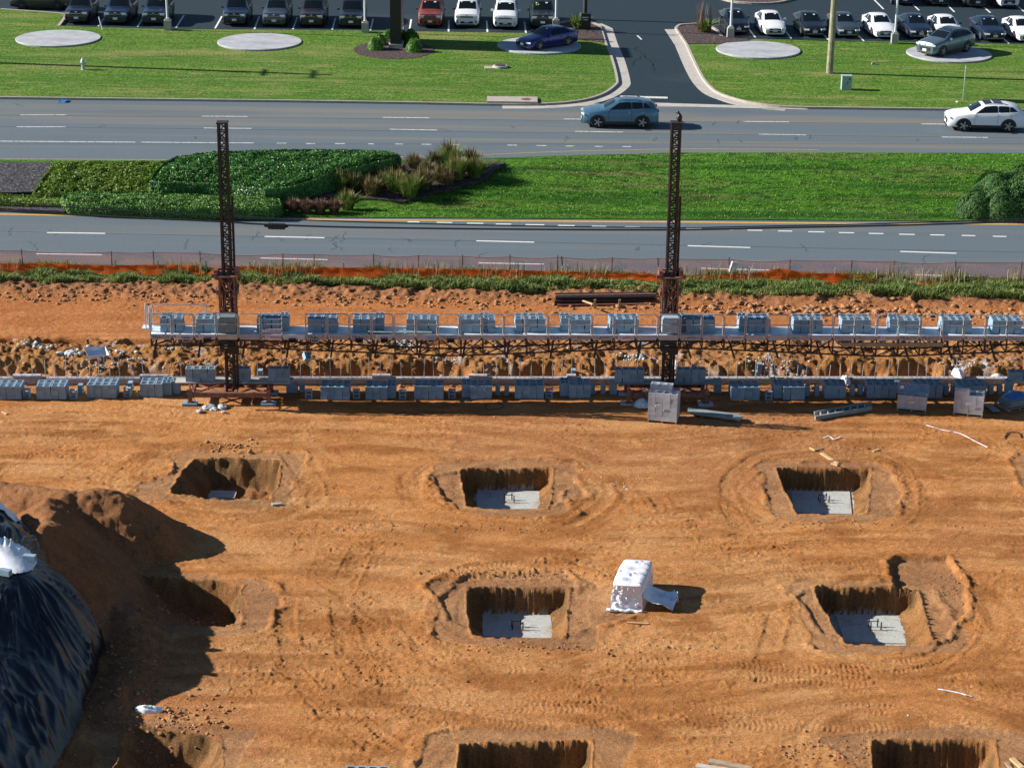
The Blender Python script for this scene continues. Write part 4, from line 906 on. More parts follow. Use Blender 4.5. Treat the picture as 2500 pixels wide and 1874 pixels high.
# short turf tufts so the banks and lawns are not flat sheets
def turf():
    g = np.random.default_rng(81); n = 26000
    x = g.uniform(-34, 34, n); t_ = g.uniform(0.02, 0.98, n); y = np.interp(x, mx_, Yn) * (1 - t_) + np.interp(x, mx_, Yf) * t_
    k = fbm(x * 0.8, y * 1.2, 3, 511) > 0.2
    bedp = [tuple(PM(*p))[:2] for p in [(-900,300),(1180,330),(1330,392),(1230,404),(985,494),(830,530),(640,545),(-900,530)]]
    k &= ~inpoly(x, y, bedp); x, y, t_ = x[k], y[k], t_[k]
    z = med_prof(t_) + 0.14 * (fbm(x * 0.4, y * 0.5, 3, 301) - 0.5)
    tag(blades('turf', np.stack([x, y, z], 1), g.uniform(0.05, 0.12, len(x)), 0.05, foliage_mat('median_blade', (0.02, 0.10, 0.004), (0.17, 0.31, 0.035), 0.7, 0.4, 0.3), 0.9, None, 82), 'green grass growing on the sloping median', 'grass', kind='stuff')
turf()
# ================================================================== vehicles
def paint(name, c, metal=0.3, rough=0.3): return mat(name, c, rough, metal, coat=0.6)
PA = dict(black=paint('black_car_paint', (0.012, 0.016, 0.024)), navy=paint('dark_navy_car_paint', (0.014, 0.026, 0.055)), grey=paint('slate_grey_car_paint', (0.05, 0.07, 0.085)), green=paint('dark_green_car_paint', (0.018, 0.028, 0.024)),
    white=paint('white_car_paint', (0.78, 0.79, 0.80), 0.0), red=paint('terracotta_car_paint', (0.28, 0.055, 0.035)), blue=paint('deep_blue_car_paint', (0.012, 0.018, 0.16)), steel=paint('steel_blue_car_paint', (0.085, 0.19, 0.28), 0.45), silver=paint('grey_silver_car_paint', (0.10, 0.15, 0.18), 0.4), brown=paint('dark_bronze_car_paint', (0.03, 0.02, 0.018)))
GL = mat('tinted_car_glass', (0.006, 0.010, 0.013), 0.08, spec=0.35)
TY = mat('tyre_rubber', (0.015, 0.015, 0.016), 0.85)
RIM = mat('alloy_rim', (0.35, 0.36, 0.38), 0.3, metal=0.8); DRIM = mat('dark_rim', (0.06, 0.06, 0.065), 0.4, metal=0.5)
TRIM = mat('black_trim', (0.012, 0.012, 0.013), 0.5); LAMP = mat('lamp_lens', (0.75, 0.77, 0.8), 0.12, coat=0.5); TAIL = mat('red_tail_lens', (0.35, 0.01, 0.012), 0.2); PLATE = mat('licence_plate', (0.70, 0.72, 0.72), 0.5); CHROME = mat('bright_trim', (0.6, 0.62, 0.65), 0.2, metal=0.9)
PAPER = mat('paper_sticker', (0.8, 0.82, 0.82), 0.6); YSTK = mat('lime_sticker', (0.55, 0.8, 0.05), 0.6)
def text_mesh(body, size, ext, align='LEFT'):
    cu = bpy.data.curves.new('lettering', 'FONT'); cu.body = body; cu.size = size; cu.extrude = ext; cu.align_x = align; cu.resolution_u = 1
    o = bpy.data.objects.new('lettering', cu); COL.objects.link(o); dg = bpy.context.evaluated_depsgraph_get()
    me = bpy.data.meshes.new_from_object(o.evaluated_get(dg)); bpy.data.objects.remove(o); bpy.data.curves.remove(cu); return me
# station: x, top z, belt z, width factor, roof width factor
SP = {
 'suv': dict(L=4.83, W=1.90, H=1.75, r=0.37, wb=(0.92, 3.73), zb=0.22, st=[(0.0,.72,.66,.86,.90),(.10,1.00,.86,.93,.90),(.55,1.06,.96,.985,.90),(1.25,1.12,1.03,1,.86),(1.42,1.16,1.06,1,.84),(2.05,1.70,1.08,1,.75),(3.0,1.75,1.09,1,.76),(4.25,1.73,1.10,1,.76),(4.62,1.66,1.10,.99,.76),(4.76,1.14,1.04,.97,.88),(4.83,.70,.62,.93,.92)]),
 'sedan': dict(L=4.68, W=1.82, H=1.42, r=0.33, wb=(0.92, 3.64), zb=0.17, st=[(0.0,.58,.52,.80,.86),(.14,.70,.62,.90,.84),(.6,.80,.74,.97,.84),(1.25,.90,.86,1,.80),(1.45,.95,.90,1,.78),(2.25,1.38,.93,1,.66),(2.9,1.42,.95,1,.66),(3.5,1.36,.97,1,.66),(4.15,1.10,1.00,.99,.72),(4.50,1.06,.98,.95,.80),(4.64,.98,.86,.90,.86),(4.68,.56,.50,.86,.90)]),
 'crossover': dict(L=4.74, W=1.90, H=1.70, r=0.395, wb=(0.94, 3.72), zb=0.28, st=[(0.0,.80,.72,.76,.86),(.10,.99,.90,.88,.86),(.5,1.09,1.0,.97,.88),(1.05,1.16,1.08,1,.86),(1.32,1.21,1.13,1,.82),(2.06,1.62,1.17,1,.69),(2.7,1.71,1.19,1,.70),(3.6,1.68,1.23,1,.69),(4.28,1.58,1.29,.99,.67),(4.60,1.26,1.18,.95,.80),(4.72,1.04,.96,.93,.88),(4.74,.66,.60,.90,.92)]),
}
def car(name, typ, pm, label, loc, rz, group=None, rails=True, grille='bar', sunroof=False, rim='alloy', cladding=False, stickers=0, plate=True, bold=False, roofm=None, mirror=None, driver=False):
    s = SP[typ]; L, W, r = s['L'], s['W'], s['r']; hw = W / 2; st = s['st']; zb = s['zb']; x0 = -L / 2
    root = thing(name, label, 'car', loc, rz, group)
    def sect(q):
        x, tz, bz, wf, rf = q; w_ = hw * wf; cr = 0.035
        return [(0, zb), (w_ * .86, zb), (w_ * .985, zb + .13), (w_, min(zb + .34, bz - .06)), (w_ * .985, bz - .04), (w_ * .955, bz), (w_ * rf, tz - .03), (w_ * rf * .9, tz), (w_ * rf * .5, tz + cr * .7), (0, tz + cr)]
    S = [sect(q) for q in st]; X = [q[0] + x0 for q in st]; npt = len(S[0])
    mb = MB(); ring = 2 * npt - 2
    for xx, sc in zip(X, S):
        mb.v += [(xx, -y, z) for y, z in sc] + [(xx, y, z) for y, z in reversed(sc[1:-1])]
    for i in range(len(X) - 1):
        for k in range(ring): a = i * ring + k; b = i * ring + (k + 1) % ring; mb.f.append((a, b, b + ring, a + ring)); mb.m.append(0)
    mb.f.append(tuple(range(ring))); mb.f.append(tuple(range((len(X) - 1) * ring + ring - 1, (len(X) - 1) * ring - 1, -1))); mb.m += [0, 0]
    bodymb = mb
    def side(xl, t, sy, off=0.012):                       # point on the cabin side between belt (t=0) and roof edge (t=1)
        i = max(0, min(len(X) - 2, sum(1 for q in X if q <= xl) - 1)); f = (xl - X[i]) / (X[i + 1] - X[i])
        def g(j): a = S[i][j]; b = S[i + 1][j]; return (a[0] + (b[0] - a[0]) * f, a[1] + (b[1] - a[1]) * f)
        b_, t_ = g(5), g(6); y = b_[0] + (t_[0] - b_[0]) * t; z = b_[1] + (t_[1] - b_[1]) * t
        return (xl, sy * (y + off), z + off * .35)
    def quadgrid(fn, n, m_, mt, nm):
        mb = MB(); mb.v = [fn(i / n, j / m_) for i in range(n + 1) for j in range(m_ + 1)]
        mb.f = [(i * (m_ + 1) + j, (i + 1) * (m_ + 1) + j, (i + 1) * (m_ + 1) + j + 1, i * (m_ + 1) + j + 1) for i in range(n) for j in range(m_)]; mb.m = [0] * len(mb.f)
        return mb.build(nm, mt, root, smooth=60)
    ci = 4; ri = 5                                        # cowl and front roof stations
    def onrow(i, j, y):                                   # point across the top of a station
        sc = S[i]; y = max(-1, min(1, y)); w7 = sc[7][0]; a = abs(y) * w7; h = sc[9][1] + (sc[7][1] - sc[9][1]) * (abs(y) ** 1.6)
        return (X[i], y * w7, h)
    def slope(i0, i1, e0, e1, yw):
        def fn(u, v):
            y = (v * 2 - 1) * yw; a = onrow(i0, 0, y); b = onrow(i1, 0, y); t = e0 + (e1 - e0) * u
            dx, dz = b[0] - a[0], b[2] - a[2]; n = math.hypot(dx, dz); sg = 1 if dz >= 0 else 1
            nx_, nz = -dz / n, dx / n
            return (a[0] + dx * t + nx_ * .014, a[1] + (b[1] - a[1]) * t, a[2] + dz * t + nz * .014)
        return fn
    quadgrid(slope(ci, ri, 0.04, 0.93, 0.95), 3, 6, GL, 'windscreen')
    rr = {'suv': (8, 9), 'sedan': (7, 8), 'crossover': (8, 9)}[typ]
    quadgrid(slope(rr[0], rr[1], 0.08, 0.9, 0.92), 2, 6, GL, 'rear_window')
    xc, xr = X[ci], X[ri]; xe = {'suv': X[8] - .10, 'sedan': X[8] - .25, 'crossover': X[8] - .05}[typ]; mid = xr + (xe - xr) * .40 + .1; mid2 = xr + (xe - xr) * .78
    for sy in (-1, 1):
        quadgrid(lambda u, v, sy=sy: side((xc + .22 + (xr - xc - .05) * v) * (1 - u) + (mid - .04) * u, .08 + .80 * v, sy), 4, 3, GL, 'side_window')
        quadgrid(lambda u, v, sy=sy: side((mid + .04) + (mid2 - mid - .08) * u, .08 + .80 * v, sy), 3, 3, GL, 'side_window')
        quadgrid(lambda u, v, sy=sy: side(mid2 + .02 + (xe - mid2 - (.0 if typ == 'suv' else .30) * v) * u, .08 + .76 * v, sy), 3, 3, GL, 'side_window')
        mb = MB(); yb = sy * (hw * .97); mb.box((xc + .34, sy * (hw + .10), S[ci][5][1] + .09), (.12, .20, .15), taper=.85); mb.build('wing_mirror', mirror or pm, root)
        mb = MB(); mb.box((X[0] + (.10 if typ != 'suv' else .05), sy * hw * .66, st[1][1] - (.12 if typ != 'suv' else .16)), (.22 if typ != 'suv' else .10, hw * .42, .10 if typ != 'suv' else .15), rz=-sy * (.35 if typ != 'suv' else .05)); mb.build('headlight', LAMP, root)
        mb = MB(); mb.box((X[-1] - .06, sy * hw * .74, st[-3][1] - .16 if typ != 'suv' else .95), (.12, hw * .34, .16)); mb.build('tail_light', TAIL, root)
        for xw in s['wb']:
            xx = x0 + xw; yo = sy * (hw - .10)
            mb = MB()                                     # arch lip
            for q in range(13):
                a = math.pi * q / 12; b = math.pi * (q + 1) / 12
                if q < 12:
                    for R0, R1 in ((r + .03, r + .10),):
                        vs = [(xx + rad * math.cos(t_), sy * (hw + .006), r + rad * math.sin(t_) - .02) for rad, t_ in ((R0 - .12, a), (R1, a), (R1, b), (R0 - .12, b))]
                        mb.add(vs, [(0, 1, 2, 3)])
            mb.build('wheel_arch', TRIM, root)
            wh = MB(); wh.lathe((0, 0, 0), [(r * .70, -.11), (r * .97, -.10), (r, -.05), (r, .05), (r * .97, .10), (r * .70, .11)], 22)
            rot = (math.pi / 2 * sy * -1, 0, 0); tw = wh.build('wheel', TY, root, smooth=40, loc=(xx, yo, r)); tw.rotation_euler = rot
            rm = MB(); rm.lathe((0, 0, .095), [(r * .68, -.01), (r * .68, .008), (r * .60, .012)], 20, 1)
            for q in range(5):
                a = 2 * math.pi * q / 5; rm.bar((r * .1 * math.cos(a), r * .1 * math.sin(a), .115), (r * .66 * math.cos(a), r * .66 * math.sin(a), .112), .085, .02)
            rm.lathe((0, 0, .10), [(r * .16, 0), (r * .14, .025)], 8)
            rm.build('rim', [RIM if rim == 'alloy' else DRIM, DRIM], tw)
        if rails:
            mb = MB(); zt = s['H'] + .04; mb.path([(xr + .15, sy * hw * .64, zt - .07), (xr + .35, sy * hw * .64, zt + .02), (X[7] - .2, sy * hw * .64, zt + .01), (X[7] + .05, sy * hw * .64, zt - .08)], .022, 5); mb.build('roof_rail', TRIM if pm is not PA['silver'] else CHROME, root)
    # front: grille, bumper intake, plate
    zf = st[1][1]
    mb = MB()
    if grille == 'bar':
        mb.box((X[0] + .03, 0, zf - .17), (.10, hw * 1.05, .11)); mb.box((X[0] - .005, 0, .42), (.08, hw * 1.0, .14))
        for sy in (-1, 1): mb.box((X[0] + .05, sy * hw * .74, .46), (.10, .12, .20))
    elif grille == 'wide':
        mb.box((X[0] + .04, 0, zf - .16), (.14, hw * 1.25, .10)); mb.box((X[0] + .0, 0, .36), (.08, hw * 1.0, .13))
        for sy in (-1, 1):
            mb.box((X[0] + .10, sy * hw * .66, .42), (.10, .22, .10), rot=Matrix.Rotation(sy * .5, 3, 'X'))
    else:
        mb.box((X[0] + .03, 0, .58), (.12, hw * .95, .28)); mb.box((X[0], 0, .30), (.10, hw * 1.2, .09))
    mb.build('grille', TRIM, root)
    mb = MB(); mb.box((X[0] + .02, 0, .27), (.10, hw * 1.35, .05)); mb.build('bumper_trim', CHROME if grille != 'bar' else TRIM, root)
    if plate: MB().box((X[0] - .045, 0, .50 if typ != 'sedan' else .44), (.02, .34, .17)).build('licence_plate', PLATE, root)
    MB().box((X[0] - .0, 0, zf - (.06 if typ == 'suv' else .10)), (.05, .16, .05)).build('badge', CHROME, root)
    if grille == 'bar':
        mb = MB(); mb.box((X[0] - .03, 0, zf - .17), (.02, hw * 1.0, .018)); mb.build('grille_bar', CHROME, root)
    for sy in (-1, 1):                                    # door seams and handles
        for xx in (xc + .28, mid, mid2 + .08): bodymb.box((xx, sy * (hw * .985), (zb + .16 + st[5][2]) / 2 + .02), (.012, .036, st[5][2] - zb - .28), 1)
        for xx in (mid - .14, mid2 - .02): MB().box((xx, sy * (hw * .985 + .01), st[5][2] - .13), (.17, .03, .035)).build('door_handle', CHROME if bold else pm, root)
    bodymb.build('body', [pm, TRIM], root, smooth=38)
    mb = MB()
    for sy in (-1, 1): mb.box((0, sy * hw * .965, zb + .07), (s['wb'][1] - s['wb'][0] - 2 * r - .05, .07, .18 if cladding else .12))
    mb.build('sill', TRIM if cladding or typ != 'sedan' else pm, root)
    MB().box((0, 0, zb - .02), (L * .86, W * .78, .08)).build('underbody', TRIM, root)
    if sunroof:
        for a, b in ((.02, .40), (.48, .9)):
            quadgrid(lambda u, v, a=a, b=b: (xr + .12 + (X[7] - xr - .3) * (a + (b - a) * u), (v * 2 - 1) * hw * .52, (S[5][9][1] + (S[6][9][1] - S[5][9][1]) * min(1, (.12 + (X[7] - xr - .3) * (a + (b - a) * u)) / (X[6] - X[5]))) + .012), 3, 4, GL, 'sunroof')
    elif roofm:
        quadgrid(lambda u, v: (xr + .04 + (X[7] - xr - .1) * u, (v * 2 - 1) * hw * .60, S[5][9][1] + (S[6][9][1] - S[5][9][1]) * min(1, ((X[7] - xr) * u) / (X[6] - X[5])) + .008), 4, 4, roofm, 'roof_panel')
    if rails and typ == 'suv' and not sunroof:
        mb = MB()
        for xx in np.linspace(xr + .3, X[7] - .2, 5): mb.box((xx, 0, s['H'] + .045), (.03, hw * 1.2, .02))
        mb.build('roof_ribs', pm, root)
    if stickers:
        fn = slope(ci, ri, 0.04, 0.93, 0.95); a = Vector(fn(.80, .18)); b = Vector(fn(.92, .32)); c = Vector(fn(.82, .82)); d = Vector(fn(.92, .92)); mb = MB()
        for p, q in ((a, b), (c, d)):
            n_ = Vector((-.02, 0, .02)); mb.add([p + n_, Vector((p.x, q.y, p.z)) + n_, q + n_, Vector((q.x, p.y, q.z)) + n_], [(0, 1, 2, 3)])
        mb.build('window_sticker', PAPER, root)
        if stickers == 2:
            t_ = text_mesh('26', .30, 0.004); t_.materials.append(YSTK); o = link('price_sticker', t_, root)
            p = Vector(fn(.55, .92)); q = Vector(fn(.9, .92)); e = (q - p); e.y = 0; e.normalize(); n_ = Vector((-e.z, 0, e.x))
            o.matrix_local = Matrix(((0, e.x, n_.x, p.x + n_.x * .02), (-1, 0, 0, p.y), (0, e.z, n_.z, p.z + n_.z * .02), (0, 0, 0, 1)))
    return root
HP = math.pi / 2
def front_at(px, py, typ, dyaw=0.0):
    """root place for a parked car facing the road whose front bumper foot shows at px, py"""
    p = PLOT(px, py); return Vector((p.x, p.y + SP[typ]['L'] / 2, zlawn(p.y + 2) - 0.12))
GA = 'dark and light boxy cars parked nose to the lawn'
SU = [(186,61,'black','black boxy car parked first from the left, nose to the lawn',0),(283,63,'navy','dark navy boxy car parked second from the left',0),(375,64,'navy','dark navy boxy car parked beside the leftmost lamp post',0),(571,66,'navy','dark blue boxy car parked right of the empty space',0),(670,68,'grey','dark grey boxy car with ribbed roof in the left row',0),(760,69,'brown','dark bronze boxy car parked between two dark ones',0),(856,71,'black','black boxy car parked beside the second lamp post',0),
 (1050,70,'red','terracotta red boxy car parked right of the dark sign',1),(1140,70,'white','white boxy car with glass roof panels, next to the red one',1),(1234,73.5,'white','white boxy car with ribbed roof',0),(1324,72,'green','dark green boxy car with a lime 26 on its windscreen',1)]
for i, (x, y, c, lab, sr) in enumerate(SU):
    car('parked_car', 'suv', PA[c], lab, front_at(x, y, 'suv'), HP + R(random.uniform(-1, 1)), GA, sunroof=bool(sr), rim='dark', stickers=2 if i == 10 else 1 if i in (2, 7, 8, 9) else 0, mirror=PA['black'] if c == 'white' and i == 8 else None)
SE = [(1798,86,'black','black low car parked behind the lamp post right of the driveway'),(1888,91,'white','white low car, first white one right of the driveway'),(1984,93,'black','black low car between the white one and the wooden pole'),(2068,95,'grey','slate grey low car behind the wooden utility pole'),(2157,97,'white','white low car beside the rightmost lamp post'),(2244,98,'navy','dark navy low car right of the rightmost lamp post'),(2320,101,'white','white low car half hidden by the grey crossover'),(2425,104,'navy','dark navy low car right of the grey crossover'),(2507,106,'white','white low car cut by the right edge')]
for x, y, c, lab in SE:
    car('parked_car', 'sedan', PA[c], lab, front_at(x, y, 'sedan'), HP + R(3.5 + random.uniform(-.6, .6)), 'low cars parked nose to the right lawn', rails=False, grille='wide', rim='alloy', stickers=1, mirror=PA['black'] if random.random() < .6 else None)
for x, y, c, lab in [(2203,15,'blue','deep blue car in the back row, cut by the top edge'),(2290,17,'black','black car in the back row, left of the one with bright bumper'),(2380,21,'black','black car in the back row with bright lower bumper'),(2457,23,'white','white car in the back row at the top right')]:
    car('parked_car', 'crossover', PA[c], lab, front_at(x, y, 'crossover'), HP + R(5), 'cars of the back row', grille='big', rim='alloy', cladding=True)
p = PLOT(100, 25); car('parked_car', 'suv', PA['black'], 'black boxy car parked sideways at the top left corner', (p.x, p.y + .9, zlawn(p.y) - .13), 0, None, rim='dark')
p = PLOT(-75, 26); 
# show cars on the pads: from the near side wheel contacts
def from_wheels(a, b, typ, zf):
    s = SP[typ]; fa, fb = zf(*a), zf(*b); d = (fb - fa); yaw = math.atan2(d.y, d.x); d.normalize(); n = Vector((-d.y, d.x, 0))
    mid = (fa + fb) / 2; off = (s['wb'][0] + s['wb'][1]) / 2 - s['L'] / 2
    c = mid - d * off + n * (s['W'] / 2 - .10); return Vector((c.x, c.y, (fa.z + fb.z) / 2)), yaw
PLp = lambda x, y: PL(x, y, 0.085)
c, yw = from_wheels((1320,122.5), (1382,112), 'sedan', PLp)
car('display_car', 'sedan', PA['blue'], 'deep blue low car shown on a round pad', c, yw, None, rails=False, grille='wide', stickers=1)
c, yw = from_wheels((2302,139), (2355,127.5), 'crossover', PLp)
car('display_car', 'crossover', PA['silver'], 'grey crossover with dark roof shown on the right round pad', c, yw, None, grille='big', cladding=True, bold=True, roofm=PA['black'])
c, yw = from_wheels((1461,312.8), (1565.6,313.6), 'crossover', Z8)
car('moving_car', 'crossover', PA['steel'], 'steel blue crossover driving left on the far road', c, yw, None, grille='big', cladding=True, bold=True)
c, yw = from_wheels((2351.6,321.2), (2459,323.2), 'crossover', Z8)
car('moving_car', 'crossover', PA['white'], 'white crossover with dark glass roof driving at the right edge', c, yw, None, grille='big', cladding=True, sunroof=True)
# street furniture on the lawns and lot
def lamp(px, py, lab):
    b = PL(px, py); root = thing('lamp_post', lab, 'lamp post', b, group='lamp posts of the lot')
    mb = MB(); mb.box((0, 0, .34), (.52, .52, .80), taper=.97); mb.box((0, 0, .76), (.34, .34, .06)); mb.build('footing', MA['concrete'], root)
    mb = MB(); mb.tube((0, 0, .76), (0, 0, 8.6), .085, 10, r2=.07); mb.build('pole', MA['lamppost'], root)
    mb = MB(); mb.box((0, 0, .83), (.28, .28, .10)); mb.build('base_plate', MA['lamppost'], root)
    mb = MB(); mb.box((-.5, 0, 8.62), (.75, .34, .12)); mb.box((.5, 0, 8.62), (.75, .34, .12)); mb.build('lamp_head', MA['lamppost'], root)
for x, y, lab in ((410,73,'pale lamp post at the edge of the lawn, leftmost'),(891.5,79,'pale lamp post left of the dark sign'),(1357,72,'pale lamp post behind the blue show car'),(1783,92,'pale lamp post first right of the driveway'),(2183.5,106,'pale lamp post rightmost, beside white low car')): lamp(x, y, lab)
b = PL(966, 117); root = thing('sign_pylon', 'dark tall sign pylon standing in the round shrub bed', 'sign', b)
mb = MB(); mb.box((0, 1.6, 4.1), (.78, 3.3, 8.2)); mb.build('cladding', mat('dark_sign_cladding', (0.016, 0.014, 0.014), .4), root)
mb = MB(); mb.box((.40, 1.6, 4.3), (.03, 2.9, 7.6)); mb.build('face', mat('sign_face_red_reflection', (.09, .03, .035), .15, coat=.5), root)  # red reflection on the side, painted into its base colour
mb = MB(); mb.box((0, 1.6, .12), (1.0, 3.5, .3)); mb.build('footing', MA['concrete'], root)
b = PL(1430, 73); root = thing('directional_sign', 'small black upright sign beside the driveway', 'sign', b)
MB().box((0, 0, .62), (.72, .22, 1.24)).build('panel', MA['black'], root)
mb = MB(); mb.box((-.02, -.113, .95), (.4, .006, .05)); mb.box((-.05, -.113, .78), (.34, .006, .045)); mb.box((-.25, -.113, .93), (.05, .006, .07)); mb.build('lettering', PAPER, root)
b = PL(1428, 44); root = tag(MB().tube((0, 0, -.2), (0, 0, 11), .17, 10, r2=.13).build('utility_pole', MA['darkpole'], loc=b), 'dark wooden pole behind the small black sign', 'utility pole')
def upole(b, lab, tr_=True):
    root = thing('utility_pole', lab, 'utility pole', b); MB().tube((0, 0, -.2), (0.0, 0, 12.2), .24, 12, r2=.17).build('pole', MA['pole'], root)
    mb = MB(); mb.box((0, 0, 11.6), (.12, 2.4, .14)); mb.box((0, 0, 9.9), (.12, 2.0, .14)); mb.build('cross_arm', MA['oldwood'], root)
    mb = MB()
    for y in (-1.1, -.4, .5, 1.1): mb.lathe((0, y, 11.67), [(.05, 0), (.07, .1), (.03, .2)], 8)
    mb.build('insulators', MA['cabinet'], root)
    if tr_: MB().lathe((-.32, 0, 8.6), [(.1, 0), (.25, .06), (.25, .8), (.1, .9)], 12).build('transformer', MA['galv'], root)
upole(PL(2025, 179), 'wooden utility pole standing on the right lawn', False); upole(PL(-40, 153), 'wooden utility pole beyond the left edge of the lawn')
b = PL(203, 170); root = thing('fire_hydrant', 'silver fire hydrant on the left lawn', 'fire hydrant', b)
MB().lathe((0, 0, -.05), [(.17, 0), (.17, .06), (.11, .08), (.11, .50), (.15, .52), (.15, .58), (.12, .70), (.05, .80), (.04, .88)], 14).build('barrel', MA['hydrant'], root, smooth=40)
mb = MB(); mb.tube((-.22, 0, .45), (.22, 0, .45), .055, 10); mb.tube((0, -.20, .42), (0, 0, .42), .075, 10); mb.build('nozzles', MA['hydrant'], root)
b = PL(2065, 219); root = thing('utility_cabinet', 'pale green utility cabinet on the right lawn', 'utility box', b)
MB().box((0, 0, .46), (.66, .5, .95)).build('body', MA['cabinet'], root); mb = MB(); mb.box((0, 0, .955), (.72, .56, .05)); mb.build('lid', MA['cabinet'], root)
mb = MB(); mb.box((.05, -.262, .5), (.03, .03, .14)); mb.box((.17, -.256, .76), (.10, .014, .09)); mb.build('handle', TRIM, root)
b = PL(2351, 244); root = thing('road_sign', 'narrow edge-on road sign on a thin post at the right lawn', 'road sign', b)
MB().tube((0, 0, -.2), (0, 0, 2.2), .035, 8).build('post', MA['galv'], root)
MB().box((0, 0, 1.60), (.05, 1.1, 1.25), rz=-.19).build('panel', MA['galv'], root)
b = PL(1221, 165); root = thing('manhole', 'low round concrete manhole with dark cover on the lawn', 'manhole', b)
MB().lathe((0, 0, -.05), [(.55, 0), (.52, .17), (.5, .2)], 20).build('collar', MA['concrete'], root); MB().lathe((0, 0, .15), [(.36, 0), (.36, .045)], 18).build('cover', MA['darkpole'], root)
MB().box((-.6, -.1, -.02), (1.0, .8, .1), rz=.1).build('apron', MA['kerb'], root)
a, c_ = PL(1189, 251), PL(1312, 252.5); b = (a + c_) / 2; root = thing('storm_drain', 'concrete storm drain inlet in the kerb of the left lawn', 'storm drain', b)
mb = MB(); mb.box((0, .62, .06), (3.3, 1.5, .14)); mb.box((-1.6, -.05, -.03), (.15, .2, .26)); mb.box((1.6, -.05, -.03), (.15, .2, .26)); mb.build('slab', MA['kerb'], root)
MB().box((0, .03, -.045), (3.05, .2, .10)).build('opening', MA['black'], root); MB().lathe((.9, .6, .13), [(.32, 0), (.32, .014)], 18).build('cover', MA['rust'], root)
b = PL(250, 73); tag(MB().tube((0, 0, 0), (-.22, 0, .95), .04, 6).build('marker_stake', MA['white'], loc=b), 'thin white leaning marker stake at the lot edge', 'stake')
b = PL(2262, 104); tag(MB().tube((0, 0, 0), (-.35, 0, .85), .035, 6).build('marker_stake', MA['rust'], loc=b), 'thin brown leaning stake in front of the grey crossover', 'stake')
b = PL(2132, 158); tag(MB().box((0, 0, .08), (.28, .2, .2), taper=.7).build('junction_box', MA['kerb'], loc=b), 'tiny pale box lying on the right lawn', 'box')
b = PL(2338, 250); tag(MB().box((0, 0, .03), (.25, .18, .08), rz=.4, taper=.6).build('litter', MA['whiteplastic'], loc=b), 'scrap of white litter near the narrow road sign', 'litter')
# ================================================================== mast climbing work platform
ML, MR = P(564, 947, 0.5), P(1626, 948, 0.5)          # mast feet
PDIR = (MR - ML); PDIR.z = 0; SPAN = PDIR.length; PDIR.normalize(); PN = Vector((-PDIR.y, PDIR.x, 0)); PANG = math.atan2(PDIR.y, PDIR.x)
def lattice(mb, w, d, z0, z1, step, ch, br, cx=0, cy=0, zig=True):
    cs = [(cx - w / 2, cy - d / 2), (cx + w / 2, cy - d / 2), (cx + w / 2, cy + d / 2), (cx - w / 2, cy + d / 2)]
    for x, y in cs: mb.box((x, y, (z0 + z1) / 2), (ch, ch, z1 - z0))
    n = max(1, int(round((z1 - z0) / step))); h = (z1 - z0) / n
    for k in range(n):
        a = z0 + k * h
        for i in range(4):
            p, q = cs[i], cs[(i + 1) % 4]
            mb.bar((p[0], p[1], a), (q[0], q[1], a), br)
            if (k + i) % 2 == 0: p, q = q, p
            mb.bar((p[0], p[1], a), (q[0], q[1], a + h), br)
    for i in range(4): p, q = cs[i], cs[(i + 1) % 4]; mb.bar((p[0], p[1], z1), (q[0], q[1], z1), br)
DZ = 3.08                                             # deck height
